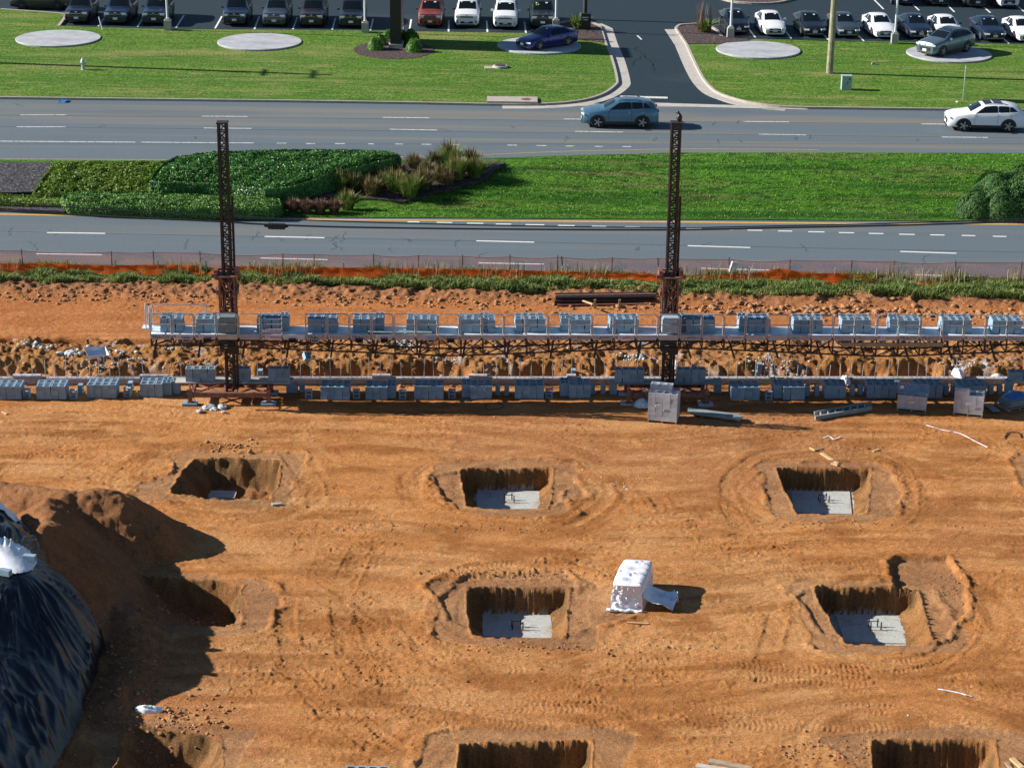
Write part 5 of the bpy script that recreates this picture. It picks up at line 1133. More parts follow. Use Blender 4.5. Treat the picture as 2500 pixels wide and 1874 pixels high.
def mast(foot, top_px, lab, shade):
    top = PY(*top_px, foot.y); H = top.z
    root = thing('mast_climber_mast', lab, 'scaffold mast', (foot.x, foot.y, 0), PANG, 'masts of the work platform')
    lx = (top.x - foot.x) / (H - .5)
    mb = MB(); lattice(mb, .31, .31, 0.42, H, 0.33, .098, .044)
    mb.box((.0, .0, H + .02), (.46, .46, .05))
    mb.v = [(x + lx * (z - .5), y, z) for x, y, z in mb.v]; mb.build('mast', MA['darksteel'], root)
    mb = MB(); mb.box((.29, .06, .5 + (H * .70) / 2), (.09, .12, H * .70))
    for k in range(int(H * .70 / .42)): mb.box((.24, .06, .6 + k * .42), (.12, .05, .04))
    mb.v = [(x + lx * (z - .5), y, z) for x, y, z in mb.v]; mb.build('rack', MA['darksteel'], root)
    mb = MB()                                         # base frame
    for y in (-.62, .55):
        mb.box((.0, y, .44), (3.15, .13, .20))
    for x in (-1.55, -.24, .24, 1.55): mb.box((x, -.035, .46), (.12, 1.05, .16))
    for sx in (-1, 1):
        mb.bar((sx * .35, .45, .50), (sx * 1.45, -.55, .50), .06); mb.bar((sx * .35, -.55, .50), (sx * 1.45, .45, .50), .06)
    mb.build('base_frame', MA['rust'], root)
    for x, y in ((-1.62, -.66), (1.62, -.66), (-1.62, .62), (1.62, .62)):
        mb = MB(); mb.box((x, y, .42), (.16, .16, .56)); mb.tube((x, y, .05), (x, y, .9), .035, 8); mb.box((x, y, .12), (.26, .26, .03)); lg = mb.build('jack_leg', MA['rust'], root)
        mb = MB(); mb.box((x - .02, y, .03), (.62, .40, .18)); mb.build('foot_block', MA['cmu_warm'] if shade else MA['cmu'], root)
    mb = MB()                                         # climbing frame round the mast above the deck
    o = lx * 3.6
    for k, (wd, z0, z1) in enumerate(((.62, DZ, 4.75), (.60, 4.75, 5.45))):
        lattice(mb, wd, .56, z0, z1, .85, .075, .05, cx=o, cy=0)
    for sx in (-1, 1):
        mb.bar((o + sx * .26, -.29, DZ), (o + sx * .06, -.29, 4.7), .05); mb.bar((o + sx * .26, -.29, 5.4), (o + sx * .04, -.29, 4.75), .05)
    mb.box((o, 0, 5.46), (1.0, .82, .06)); mb.box((o, 0, 5.72), (1.02, .16, .06))
    for sx in (-1, 1):
        mb.box((o + sx * .42, 0, 5.60), (.16, .62, .28)); mb.box((o + sx * .5, -.3, 5.5), (.2, .12, .14)); mb.box((o + sx * .40, .0, 4.75), (.09, .5, .2))
    mb.build('climbing_frame', MA['rust'], root)
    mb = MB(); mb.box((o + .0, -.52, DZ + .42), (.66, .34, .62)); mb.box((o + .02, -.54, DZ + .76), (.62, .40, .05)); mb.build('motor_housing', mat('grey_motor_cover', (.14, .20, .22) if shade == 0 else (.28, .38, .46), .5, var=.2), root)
    mb = MB(); mb.box((o - .02, -.42, 2.66), (.66, .40, .58)); mb.box((o + .2, -.30, 2.3), (.4, .3, .3)); hb = mb.build('drive_box', MA['black'], root)
    mb = MB(); mb.box((o - .1, -.626, 2.62), (.16, .006, .02)); mb.box((o - .1, -.626, 2.50), (.12, .006, .02)); mb.build('plate', PAPER, hb)
    mb = MB(); pts = [(-1.45 + .05 * math.sin(t * 3), -.75 - .12 * math.sin(t), .75 - .55 * t / 3) for t in np.linspace(0, 3, 10)]; mb.path(pts, .018, 5); mb.build('loose_cable', MA['cable'], root)
    return root, lx
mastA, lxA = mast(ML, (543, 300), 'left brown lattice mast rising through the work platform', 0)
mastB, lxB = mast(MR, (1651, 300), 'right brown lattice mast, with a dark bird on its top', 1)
tp = PY(1651, 300, MR.y)
mb = MB(); mb.lathe((0, 0, 0), [(.02, 0), (.10, .07), (.12, .18), (.07, .30), (.02, .34)], 10); mb.lathe((-.06, 0, .30), [(.02, 0), (.065, .05), (.06, .10), (.01, .14)], 8); mb.tube((-.11, 0, .37), (-.19, 0, .35), .018, 5, r2=.004); mb.bar((.06, 0, .06), (.22, 0, -.06), .08, .025)
tag(mb.build('bird', MA['black'], smooth=60, loc=(tp.x + .12, MR.y, tp.z + .05)), 'dark bird perched on top of the right mast', 'bird')
# platform, in its own frame: x along the deck from the left mast, y to the wall
root = thing('work_platform', 'long railed work platform spanning both masts above the block wall', 'work platform', (ML.x, ML.y, 0), PANG)
D0, D1 = -.72, .48                                    # front and rear edge of the deck
def PX(px):                                           # photo x -> platform x on the front edge
    lo, hi = -10, 60
    for _ in range(40):
        m_ = (lo + hi) / 2; q = Vector((ML.x, ML.y, DZ)) + PDIR * m_ + PN * D0
        d = np.array(q) - np.array([0, 0, CAM_H]); u = CX + FPX * d.dot(rt) / d.dot(fw)
        if u < px: lo = m_
        else: hi = m_
    return lo
XL, XR = PX(366), PX(2500) + 5.5
mb = MB(); x = XL
while x < XR - .1:
    L = min(2.72, XR - x); mb.box((x + L / 2, (D0 + D1) / 2, DZ - .03 - .002 * (int(x) % 2)), (L - .012, D1 - D0, .05)); x += 2.72
mb.build('deck', MA['deck'], root)
mb = MB()
for k, x in enumerate(np.arange(XL + 1, XR, .9)): mb.box((x, (D0 + D1) / 2, DZ - .085), (.08, D1 - D0 - .05, .05))
mb.build('cross_beams', MA['darksteel'], root)
mb = MB(); x = XL + .3
while x < XR - .3:                                    # lower walkway on brackets on the wall side
    L = min(3.0, XR - x)
    for k in range(4): mb.box((x + L / 2, D1 + .22 + .29 * k, 2.60 + .003 * (k % 2)), (L - .02, .275, .045))
    x += 3.0
mb.build('lower_walkway', MA['plank'], root)
mb = MB()
for x in np.arange(XL + .5, XR, 1.81): mb.box((x, D1 + .45, 2.54), (.07, 1.7, .07))
mb.build('walkway_brackets', MA['darksteel'], root)
# under truss
mb = MB(); pitch = 0.905
def tdep(x):
    s_ = x / SPAN
    if x < 0: return .34 + .0 * x
    s_ = (x % SPAN) / SPAN
    return .42 + .36 * max(0, 1 - abs(s_ - .5) * 2.2)
xs = list(np.arange(XL + .05, XR, pitch))
for yy_ in (D0 + .06, D1 - .25):
    mb.bar((XL, yy_, DZ - .13), (XR, yy_, DZ - .13), .06, .08)
    for i, (a, b) in enumerate(zip(xs[:-1], xs[1:])):
        da, db = tdep(a), tdep(b)
        mb.bar((a, yy_, DZ - .13 - da), (b, yy_, DZ - .13 - db), .055)
        mb.bar((a, yy_, DZ - .13), (a, yy_, DZ - .13 - da), .055 if i % 2 else .075)
        if i % 2: mb.bar((a, yy_, DZ - .13), (b, yy_, DZ - .13 - db), .04)
        else: mb.bar((a, yy_, DZ - .13 - da), (b, yy_, DZ - .13), .04)
for i, a in enumerate(xs):
    mb.bar((a, D0 + .06, DZ - .13 - tdep(a)), (a, D1 - .25, DZ - .13 - tdep(a)), .04)
    if i + 1 < len(xs): mb.bar((a, D0 + .06, DZ - .13 - tdep(a)), (xs[i + 1], D1 - .25, DZ - .13 - tdep(xs[i + 1])), .035)
mb.build('truss', MA['darksteel'], root)
mb = MB(); mb.box((PX(2180), D0 + .0, DZ - .36), (PX(2300) - PX(2050), .06, .16)); mb.build('truss_board', MA['oldwood'], root)
for i, x in enumerate(np.arange(XL + .25, XR, 1.81)):
    b_ = MB(); sl = .12 if x > SPAN else -.06
    b_.bar((x, D0 + .2, DZ - .2), (x + sl * 2.2, D0 + .02, DZ - .98), .08, .10); b_.build('outrigger', MA['darksteel'], root)
for i, px in enumerate((455, 506, 714, 769, 877, 938, 1052, 1100)):
    b_ = MB(); x = PX(px); 
    for dx in (-.14, .14): b_.box((x + dx, D0 + .02, DZ - .19), (.03, .3, .12))
    for dz in (-.06, .06): b_.box((x, D0 + .02, DZ - .19 + dz), (.31, .3, .03))
    b_.build('outrigger_socket', MA['galv'] if i % 3 == 0 else MA['darksteel'], root)
# front guard rails, one panel per bay, each with its toe board
TXT = ['F', 'J', 'J', 'M', 'P', 'JJ', 'O', 'F', 'f', 'F', 'J', 'p', 'p', 'f', 'f', 'p', 'P', 'p', 'F', 'j', 'j', 'J', 'p', 'p', 'j', 'p', 'J', 'p', 'p', 'f', 'p', 'f', 'f', 'J', 'F', 'F', 'f', 'J', 'f', 'f', 'F', 'J', 'f', 'p', 'F']
FR, FRs, JN = text_mesh('FRACO', .205, .002, 'CENTER'), None, text_mesh('L. F. JENNINGS', .135, .002, 'CENTER')
def letter(mb, me, cx, mi):
    vs = [(cx + v.co.x * (1.05 if me is FR else .82), D0 - .036 - v.co.z, DZ - .14 + v.co.y + (0.0 if me is FR else 0.025)) for v in me.vertices]
    mb.add(vs, [tuple(p.vertices) for p in me.polygons], mi)
pw = .84
for i in range(int((XR - XL) / pitch)):
    a = XL + .03 + i * pitch; b = a + pw; T = TXT[i] if i < len(TXT) else 'p'; cx = (a + b) / 2; y = D0 - .01
    if T != 'O':
        mb = MB(); zt = DZ + .93; r_ = .024; c_ = .09
        path = [(a, y, DZ - .12), (a, y, zt - c_), (a + c_ * .3, y, zt - c_ * .3), (a + c_, y, zt), (b - c_, y, zt), (b - c_ * .3, y, zt - c_ * .3), (b, y, zt - c_), (b, y, DZ - .12)]
        mb.path(path, r_, 6); mb.tube((a, y, DZ + .48), (b, y, DZ + .48), .017, 6)
        if T == 'JJ': mb.tube((a, y, DZ + .70), (b, y, DZ + .70), .017, 6)
        gr = mb.build('guard_rail', MA['galv'], root)
    else: gr = root
    mb = MB(); mb.box((cx, D0 - .022, DZ - .065), (pw + .05 if T == 'O' else pw - .05, .022, .225)); base_m = MA['toe']
    if T == 'O': base_m = MA['toepale']
    if T in ('J', 'JJ'): base_m = MA['toepale']
    if T == 'M': base_m = MA['galv']
    if T == 'F': letter(mb, FR, cx, 1)
    if T == 'f': letter(mb, FR, cx, 2)
    if T in ('J', 'JJ'):
        letter(mb, JN, cx + .055, 3); mb.box((a + .09, D0 - .036, DZ - .045), (.09, .006, .10), 3)
        for q in (-.02, .02): mb.box((a + .09 + q, D0 - .041, DZ - .045), (.012, .004, .07), 0)
    if T == 'j': letter(mb, JN, cx, 4)
    if T == 'P':
        for q in range(20):
            for u in range(4): mb.box((a + .06 + q * .038, D0 - .035, DZ - .105 + u * .04), (.018, .004, .018), 2)
    if T == 'JJ':
        mb.box((cx, D0 - .022, DZ + .20), (pw - .05, .022, .14))
        vs = [(cx + .055 + v.co.x * .82, D0 - .036 - v.co.z, DZ + .16 + v.co.y) for v in JN.vertices]; mb.add(vs, [tuple(p.vertices) for p in JN.polygons], 3)
    mb.build('toe_board', [base_m, MA['ink'], mat('worn_ink_%d' % i, (.20, .19, .21), .8) if T in 'fP' else MA['toe'], MA['redink'], MA['ink']], gr)
# end rail at the left
mb = MB()
for y0, y1, h in ((D0, D0 + .5, 1.15), (D0 + .55, D1, 1.0)):
    mb.path([(XL, y0, DZ), (XL, y0, DZ + h - .2), (XL, (y0 + y1) / 2, DZ + h), (XL, y1, DZ + h - .2), (XL, y1, DZ)], .026, 6)
    for z in (.3, .6): mb.tube((XL, y0, DZ + z), (XL, y1, DZ + z), .018, 6)
mb.tube((XL, D1, DZ + .92), (XL + 2.2, D1, DZ + .92), .022, 6); mb.tube((XL + 2.2, D1, DZ + .92), (XL + 2.2, D1, DZ), .022, 6); mb.tube((XL, D1, DZ + .48), (XL + 2.2, D1, DZ + .48), .018, 6)
mb.path([(XL - .28, D1 - .3, DZ - .05), (XL - .28, D1 - .3, DZ + .85), (XL - .28, D1 - .1, DZ + 1.05), (XL - .28, D1 + .1, DZ + .85), (XL - .28, D1 + .1, DZ - .05)], .026, 6)
mb.build('end_rail', MA['galv'], root)
mb = MB(); q = XL - .3; mb.box((q + .1, D1 - .1, DZ - .03), (.5, .5, .05)); mb.build('end_deck', MA['deck'], root)
# boards lying on the deck
for px0, px1, y, mt in ((1535,1562,.05,'wood'),(1652,1690,-.3,'plank'),(590,612,-.35,'toepale')):
    x0_, x1_ = PX(px0), PX(px1); p = Vector((ML.x, ML.y, 0)) + PDIR * (x0_ + x1_) / 2 + PN * y
    tag(MB().box((0, 0, 0), (x1_ - x0_, .34, .03), rz=random.uniform(-.2, .2)).build('board', MA[mt], loc=(p.x, p.y, DZ + .018)), {1535: 'pale board lying on the deck left of the right mast', 1652: 'grey board lying on the deck beside the right mast', 590: 'white board lying on the deck right of the left mast'}[px0], 'board')

# ================================================================== hollow concrete blocks
BX, BY, BZ = .294, .392, .193                         # width, length, height
def block_mesh(name='concrete_block', m=None):
    mb = MB(); hx, hy = BX / 2, BY / 2; xs_ = [-hx, -hx + .045, hx - .045, hx]; ys_ = [-hy, -hy + .04, -.02, .02, hy - .04, hy]
    cell = {(1, 1), (1, 3)}; n = len(ys_)
    idx = {}
    for lv, z in ((0, 0), (1, BZ)):
        for i, x in enumerate(xs_):
            for j, y in enumerate(ys_): idx[(lv, i, j)] = len(mb.v); mb.v.append((x, y, z))
    for i in range(3):
        for j in range(5):
            if (i, j) in cell:
                a, b, c, d = (i, j), (i + 1, j), (i + 1, j + 1), (i, j + 1)
                for p, q in ((a, b), (b, c), (c, d), (d, a)): mb.f.append((idx[(0,) + q], idx[(0,) + p], idx[(1,) + p], idx[(1,) + q])[::-1])
            else:
                mb.f.append(tuple(idx[(1, i + u, j + v)] for u, v in ((0, 0), (1, 0), (1, 1), (0, 1)))); mb.f.append(tuple(idx[(0, i + u, j + v)] for u, v in ((0, 1), (1, 1), (1, 0), (0, 0))))
    per = [(i, 0) for i in range(3)] + [(3, j) for j in range(5)] + [(i, 5) for i in range(3, 0, -1)] + [(0, j) for j in range(5, 0, -1)]
    for p, q in zip(per, per[1:] + per[:1]): mb.f.append((idx[(0,) + p], idx[(0,) + q], idx[(1,) + q], idx[(1,) + p]))
    mb.m = [0] * len(mb.f); return mb.mesh(name, m)
BM = block_mesh('concrete_block', MA['cmu'])
COUNT = [3]; REST = []                                # blocks placed one by one; past 300 they go into one mesh
def put(loc, rot, lab, group):
    if COUNT[0] < 300:
        COUNT[0] += 1; o = link('concrete_block', BM, None, loc, rot); tag(o, lab, 'concrete block', group)
    else: REST.append((loc, rot))
NUM = ['leftmost', 'second', 'third', 'rightmost', 'fifth', 'sixth']
LAY = {0: 'bottom', 1: 'middle', 2: 'top'}
def stack(org, ang, name, cols=4, rows=2, lays=3, odd=None, jig=.012, rest=False, group=None, back=True):
    """org = front left foot; columns run along ang. Only the blocks that can be seen are placed"""
    dx = Vector((math.cos(ang), math.sin(ang), 0)); dy = Vector((-dx.y, dx.x, 0))
    for c in range(cols):
        cn = NUM[c] if c < cols - 1 else 'rightmost'
        setb = .16 if odd == c else 0
        for r_ in range(rows):
            for l in range(lays):
                if r_ > 0 and l < lays - 1 and c not in (0, cols - 1): continue
                if r_ > 0 and not back: continue
                p = org + dx * ((c + .5) * (BX + .012)) + dy * ((r_ + .5) * (BY + .012) + setb) + Vector((random.uniform(-jig, jig), random.uniform(-jig, jig), l * (BZ + .001)))
                rt_ = (0, 0, ang + random.uniform(-.02, .02) + (HP if odd == c and random.random() < 1 else 0))
                lab = ('%s %s block, %s row, of %s' % (cn, LAY.get(l, 'upper') if lays > 1 else 'only', 'front' if r_ == 0 else 'back', name))
                if rest: REST.append((p, rt_))
                else: put(p, rt_, lab, group or ('blocks of ' + name))
WG = 'blocks stacked along the low wall'
def wpt(px, py, z=0.0): p = P(px, py, 0.02); return Vector((p.x, p.y, 0.015 + z))
# benches beside the masts: block piers, planks, blocks on the planks
PLZ = .60
def bench(px0, px1, py, nm, piers, stacks):
    a = P(px0, py, PLZ); b = P(px1, py, PLZ); L = (b - a).length; d = (b - a).normalized(); ang = math.atan2(d.y, d.x); n_ = Vector((-d.y, d.x, 0)); mid = (a + b) / 2
    for k, (off, w_) in enumerate(((.16, .30), (.46, .28))):
        mb = MB(); mb.box((0, 0, 0), (L, w_, .05)); c = mid + n_ * off
        o = tag(mb.build('scaffold_plank', MA['plank'] if 'left' in nm else MA['tealplank'], loc=(c.x, c.y, PLZ - .025)), ('front' if k == 0 else 'back') + ' plank of the block bench under the %s mast' % nm, 'plank', 'planks of the block benches')
        o.rotation_euler = (0, 0, ang)
    for j, (x, y, wd) in enumerate(piers):
        q = P(x, y, 0.02)
        for l in range(3 if wd > 1 else 2):
            cnt = 1
            lab = '%s block of the %s pier under the %s mast bench' % (('bottom', 'middle', 'top')[l], ('left', 'right')[j], nm)
            put(Vector((q.x, q.y + .22, .01 + l * BZ)), (0, 0, ang), lab, 'blocks of the bench piers')
    for (x, cols, sn, back) in stacks:
        t = (P(x, py, PLZ) - a).length; o_ = a + d * t + n_ * .08; o_.z = PLZ + .002
        stack(o_, ang, sn, cols, 1, 3, group='blocks on the benches')
bench(427, 708, 934, 'left', [(430, 962, 3), (707, 959, 3)], [(453, 4, 'the bench stack left of left mast', 1), (575, 2, 'the narrow bench stack right of the left mast', 1), (654, 3, 'the right end stack on the left bench', 1)])
bench(1488, 1762, 936, 'right', [(1497, 963, 3), (1752, 961, 3)], [(1502, 4, 'the bench stack left of the right mast', 1), (1652, 4, 'the bench stack right of the right mast', 1)])
# single blocks standing between the stacks
def single(px, py, mode, lab):
    p = wpt(px, py)
    if mode == 'c':                                   # cells towards the road side, on its end
        put(p + Vector((0, .10, BX / 2 + .05)), (HP, 0, HP * 0 + random.uniform(-.1, .1)), lab, 'single blocks along the wall')
    else: put(p + Vector((-BZ / 2, .16, BY / 2)), (HP, random.uniform(-.03, .03), HP + random.uniform(-.05, .05)), lab, 'single blocks along the wall')
SG = [(67,970,'c','block on edge between the two leftmost ground stacks'),(181,972,'c','block on edge between the second and third ground stacks'),(196,962,'p','block on end behind the third gap of the wall row'),(312,967,'c','block on edge right of the third ground stack'),(318,956,'p','block on end behind the one right of the third ground stack'),(754,972,'c','block on edge left of the fifth ground stack'),(870,971,'c','block on edge between the fifth and sixth ground stacks'),(983,973,'c','block on edge between the sixth and seventh ground stacks'),(1104,971,'c','block on edge right of the seventh ground stack'),
 (1215,964,'p','left one of two blocks on end left of the centre stack'),(1237,965,'p','right one of two blocks on end left of the centre stack'),(1341,970,'c','block on edge right of the centre ground stack'),(1447,962,'p','first block on end left of the right bench'),(1472,962,'p','second block on end left of the right bench'),(1876,975,'c','block on edge right of the first stack past the right bench'),(1971,967,'p','first block on end past the uneven stack'),(1994,967,'p','second block on end past the uneven stack'),(2081,965,'p','first block on end under the white bag'),(2101,964,'p','second block on end right of the white bag'),(2191,955,'p','first block on end behind the small wrapped pallet'),(2214,961,'p','second block on end right of the small wrapped pallet'),(2310,964,'p','block on end left of the tall right pallet'),(2328,964,'p','block on end just behind the tall right pallet'),(2419,963,'p','first block on end right of the tall right pallet'),(2441,963,'p','second block on end right of the tall right pallet'),(720,959,'p','block on end at the right pier of the left bench'),(737,958,'p','outer block on end at the right pier of the left bench')]
for s_ in SG: single(*s_)
GS = [(89,975,4,2,None,'the second ground stack from the left'),(213,971,4,2,None,'the third ground stack from the left'),(343,969,4,2,3,'the ground stack left of the left bench'),(782,976,4,2,None,'the first ground stack right of the left mast'),(892,976,4,2,3,'the second ground stack right of the left mast'),(1011,974,4,2,None,'the third ground stack right of the left mast'),(1130,974,4,2,0,'the fourth ground stack right of the left mast'),(1257,973,4,2,None,'the ground stack in the centre of the wall'),(1371,971,4,2,0,'the ground stack left of the right bench'),(1783,977,4,2,None,'the first ground stack right of the right bench'),(1894,976,4,2,0,'the uneven stack right of the right bench'),(2012,972,3,2,None,'the narrow ground stack at the white bag'),(2116,971,4,2,None,'the ground stack behind the small wrapped pallet'),(2230,971,4,2,None,'the ground stack left of the tall right pallet'),(-20,975,4,2,None,'the ground stack at the left edge'),(2336,973,4,2,None,'the ground stack behind the tall right pallet')]
for x, y, c, r_, odd, nm in GS:
    stack(wpt(x, y), R(random.uniform(-1.5, 1.5)) + .02, nm, c, r_, 3, odd, group=None)
# the loose block on the bank and the two blocks on the spoil
for px, py, rot, lab in ((747,884,(.5,.35,.5),'single block lying tilted on the spoil bank'),(1394,921,(HP,0,HP),'block standing alone on the low wall, centre'),(1848,906,(HP,0,HP),'upper one of two blocks behind the wall, right of the right mast'),(1844,925,(HP,0,HP),'lower one of two blocks on the wall right of the right mast'),(631,922,(HP,0,HP),'block on end standing behind the left bench')):
    p = GP(px, py); REST_ = link('concrete_block', BM, None, (p.x, p.y, p.z + .18), rot); tag(REST_, lab, 'concrete block', 'stray blocks')
# far right: bench pier with blocks
stack(P(2463, 930, PLZ) , 0, 'the far right bench', 4, 1, 2, rest=True)
stack(wpt(2455, 962), 0, 'the far right bench pier', 1, 1, 3, rest=True)
# stacks on the platform
PS = [(387,433,None),(474,538,None),(623,693,3),(747,813,None),(858,930,3),(989,1054,None),(1116,1201,3),(1256,1320,None),(1371,1442,0),(1487,1555,None),(1655,1744,0),(1810,1883,0),(1937,2005,None),(2055,2125,None),(2176,2250,0),(2302,2375,None),(2424,2495,None)]
for a_, b_, odd in PS:
    xa = PX(a_) + .04; q = Vector((ML.x, ML.y, DZ + .002)) + PDIR * xa + PN * (-.36 + random.uniform(-.03, .04))
    stack(q, PANG + R(random.uniform(-2.5, 2.5)), '', 3 if b_ - a_ < 50 else 4 if b_ - a_ < 80 else 5, 2, 3, odd, rest=True, jig=.02)
bv = np.array([v.co for v in BM.vertices]); bf = [tuple(p.vertices) for p in BM.polygons]; mb = MB()
for loc, rot in REST:
    m_ = np.array(Euler(rot).to_matrix()); mb.add(bv @ m_.T + np.array(loc), bf)
tag(mb.build('concrete_blocks', MA['cmu']), 'grey hollow blocks stacked on the work platform and at the row ends', 'concrete blocks', kind='stuff')
# blocks laid flat along the front of the deck
for i, px in enumerate((908, 930, 952, 976, 1000, 1022, 1044)):
    x = PX(px); p = Vector((ML.x, ML.y, 0)) + PDIR * x + PN * (-.50)
    tag(MB().box((0, 0, .05), (.36, .19, .10)).build('mortar_board', MA['tealplank'], loc=(p.x, p.y, DZ + .002)), ['leftmost', 'second', 'third', 'middle', 'fifth', 'sixth', 'rightmost'][i] + ' of seven blue grey slabs lying along the rail', 'slab', 'slabs along the rail').rotation_euler = (0, 0, PANG)
# ================================================================== low block wall with its rebar
root = thing('block_wall', 'low grey block wall course with rebar dowels running across the site', 'wall', (WA.x, WA.y, 0), WANG)
WL = (WB - WA).length; mb = MB(); x = -8.0; i = 0
while x < WL + 8:
    top = .27 if fbm(np.array([x * .35]), np.array([2.0]), 2, 601)[0] > .28 else .27
    mb.box((x + .197, .147, .10), (.389, .294, .34))
    x += .397
mb.build('course', mat('wall_block', (0.36, 0.36, 0.37), 0.9, var=.15, vs=3, bump=.2), root)
mb = MB()
for px0, px1 in ((28,96),(340,402),(908,940),(1145,1172),(1385,1400)):
    a = (P(px0, 926, .3) - WA).dot(WDIR); b = (P(px1, 926, .3) - WA).dot(WDIR)
    x = a
    while x < b: mb.box((x + .19, .16, .33), (.385, .26, .12)); x += .397
mb.build('upper_course', MA['cmu_warm'], root)
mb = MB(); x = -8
while x < WL + 8:                                     # thin dark plates on top paint the shade inside the open cells
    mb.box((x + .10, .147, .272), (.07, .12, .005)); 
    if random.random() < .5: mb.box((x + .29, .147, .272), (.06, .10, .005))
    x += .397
mb.build('cell_opening_shade', mat('cell_shadow_grey', (.12, .12, .12), .9), root)
mb = MB(); mb.box((WL * .745, -.002, .19), (.25, .006, .10)); mb.box((WL * .758, .1, .274), (.3, .05, .004)); mb.box((WL * .873, .1, .274), (.4, .05, .004)); mb.build('paint_mark', mat('green_marking_paint', (.05, .55, .12), .7), root)
bars = []
x = -2.0
while x < WL + 2 and len(bars) < 96:
    bars.append((x, random.uniform(.55, .95))); x += random.choice((.38, .42, .46, .5, .55))
for px, h in ((1297, 1.45), (1879, 1.25), (686, 1.35), (254, 1.0)): bars.append(((P(px, 926, .3) - WA).dot(WDIR), h))
bars = bars[-100:]
for x, h in bars:
    b_ = MB(); b_.tube((x, .15 + random.uniform(-.03, .03), .2), (x + random.uniform(-.05, .05), .15, .27 + h), .02 if h > 1 else .015, 5); b_.build('rebar_dowel', MA['rebar'], root)

# ================================================================== pallets of new blocks
def pallet_wood(root, w_, d_, z=0.0):
    mb = MB()
    for y in np.linspace(-d_ / 2 + .05, d_ / 2 - .05, 6): mb.box((0, y, z + .125), (w_, .10, .02))
    for x in (-w_ / 2 + .04, 0, w_ / 2 - .04): mb.box((x, 0, z + .06), (.05, d_, .11))
    for y in (-d_ / 2 + .05, d_ / 2 - .05): mb.box((0, y, z + .01), (w_, .10, .02))
    return mb.build('pallet', MA['oldwood'], root)
BMW = block_mesh('concrete_block', MA['cmu_warm'])
WRAP = net_mat('clear_stretch_wrap', (.72, .76, .80), .07, .2)
def block_pallet(pf0, pf1, ang, lays, lab, extra, wrapz, wide=4, msh=BMW, cap=False, deep=2):
    a = P(*pf0, 0.0); b = P(*pf1, 0.0); mid = (a + b) / 2; d = 1.0 if deep == 2 else .8
    q = Vector((math.sin(ang) * -d / 2 * 1.0, math.cos(ang) * d / 2, 0)); root = thing('block_pallet', lab, 'block pallet', mid + q, ang)
    W_ = wide * (BX + .004); D_ = 2 * (BY + .004)
    pallet_wood(root, W_ + .02, D_ + .06)
    for l in range(lays):
        for c in range(wide):
            for r_ in range(2):
                if r_ == 1 and l < lays - 1 and 0 < c < wide - 1: continue
                o = link('concrete_block', msh, root, (-W_ / 2 + (c + .5) * (BX + .004) + random.uniform(-.006, .006), -D_ / 2 + (r_ + .5) * (BY + .004) + random.uniform(-.01, .006), .137 + l * (BZ + .002)))
    for c, r_ in extra: link('concrete_block', msh, root, (-W_ / 2 + (c + .5) * (BX + .004), -D_ / 2 + (r_ + .5) * (BY + .004), .137 + lays * (BZ + .002)))
    mb = MB(); e = .012
    for x0, y0, x1, y1 in ((-W_ / 2 - e, -D_ / 2 - .03, W_ / 2 + e, -D_ / 2 - .03), (W_ / 2 + e, -D_ / 2 - .03, W_ / 2 + e, D_ / 2 + .03), (W_ / 2 + e, D_ / 2 + .03, -W_ / 2 - e, D_ / 2 + .03), (-W_ / 2 - e, D_ / 2 + .03, -W_ / 2 - e, -D_ / 2 - .03)):
        n = 8; o = len(mb.v)
        for i in range(n + 1):
            for j in range(n + 1):
                t = i / n; k = .012 * math.sin(i * 2.1 + j * 1.7); mb.v.append((x0 + (x1 - x0) * t + k * (y1 - y0), y0 + (y1 - y0) * t - abs(k) * (x1 - x0), .1 + (wrapz - .1) * j / n))
        for i in range(n):
            for j in range(n): mb.f.append((o + i * (n + 1) + j, o + (i + 1) * (n + 1) + j, o + (i + 1) * (n + 1) + j + 1, o + i * (n + 1) + j + 1)); mb.m.append(0)
    mb.build('stretch_wrap', WRAP, root)
    mb = MB(); mb.box((-.2 if lays > 4 else .0, -D_ / 2 - .05, .137 + lays * BZ * .55), (.2, .006, .09)); tg = mb.build('label_sheet', PAPER, root)
    mb = MB()
    for q_ in range(4): mb.box((-.26 + (0 if lays > 4 else .2) + q_ * .04, -D_ / 2 - .055, .137 + lays * BZ * .55), (.022, .004, .05))
    mb.build('print', MA['ink'], tg)
    if cap:
        n = 22; xs_ = np.linspace(-W_ / 2 - .08, W_ / 2 + .06, n); ys_ = np.linspace(-D_ / 2 - .0, D_ / 2 + .25, n); X_, Y_ = np.meshgrid(xs_, ys_)
        Z_ = .137 + lays * BZ + .05 + .22 * ss(-.05, .35, Y_ - .15 * X_) * fbm(X_ * 2.5, Y_ * 2.5, 3, 611) + .05 * fbm(X_ * 7, Y_ * 7, 3, 612)
        link('loose_film', npmesh('loose_film', np.stack([X_, Y_, Z_], -1).reshape(-1, 3), gridfaces(n, n), net_mat('crumpled_film', (.45, .62, .78), .65, .15), True), root)
    return root
block_pallet((1583,1034), (1647,1038), R(-13), 6, 'tall wrapped pallet of grey blocks in front of the right mast', [(0, 1), (1, 1), (2, 1)], 1.25)
block_pallet((2192,1008), (2257,1008), R(-12), 3, 'low wrapped pallet of blocks with crumpled film on top', [], .72, cap=True)
block_pallet((2331,1017), (2393,1020), R(-13), 4, 'tall wrapped pallet of blocks near the right edge, two blocks on top', [(0, 0), (1, 0)], .95)
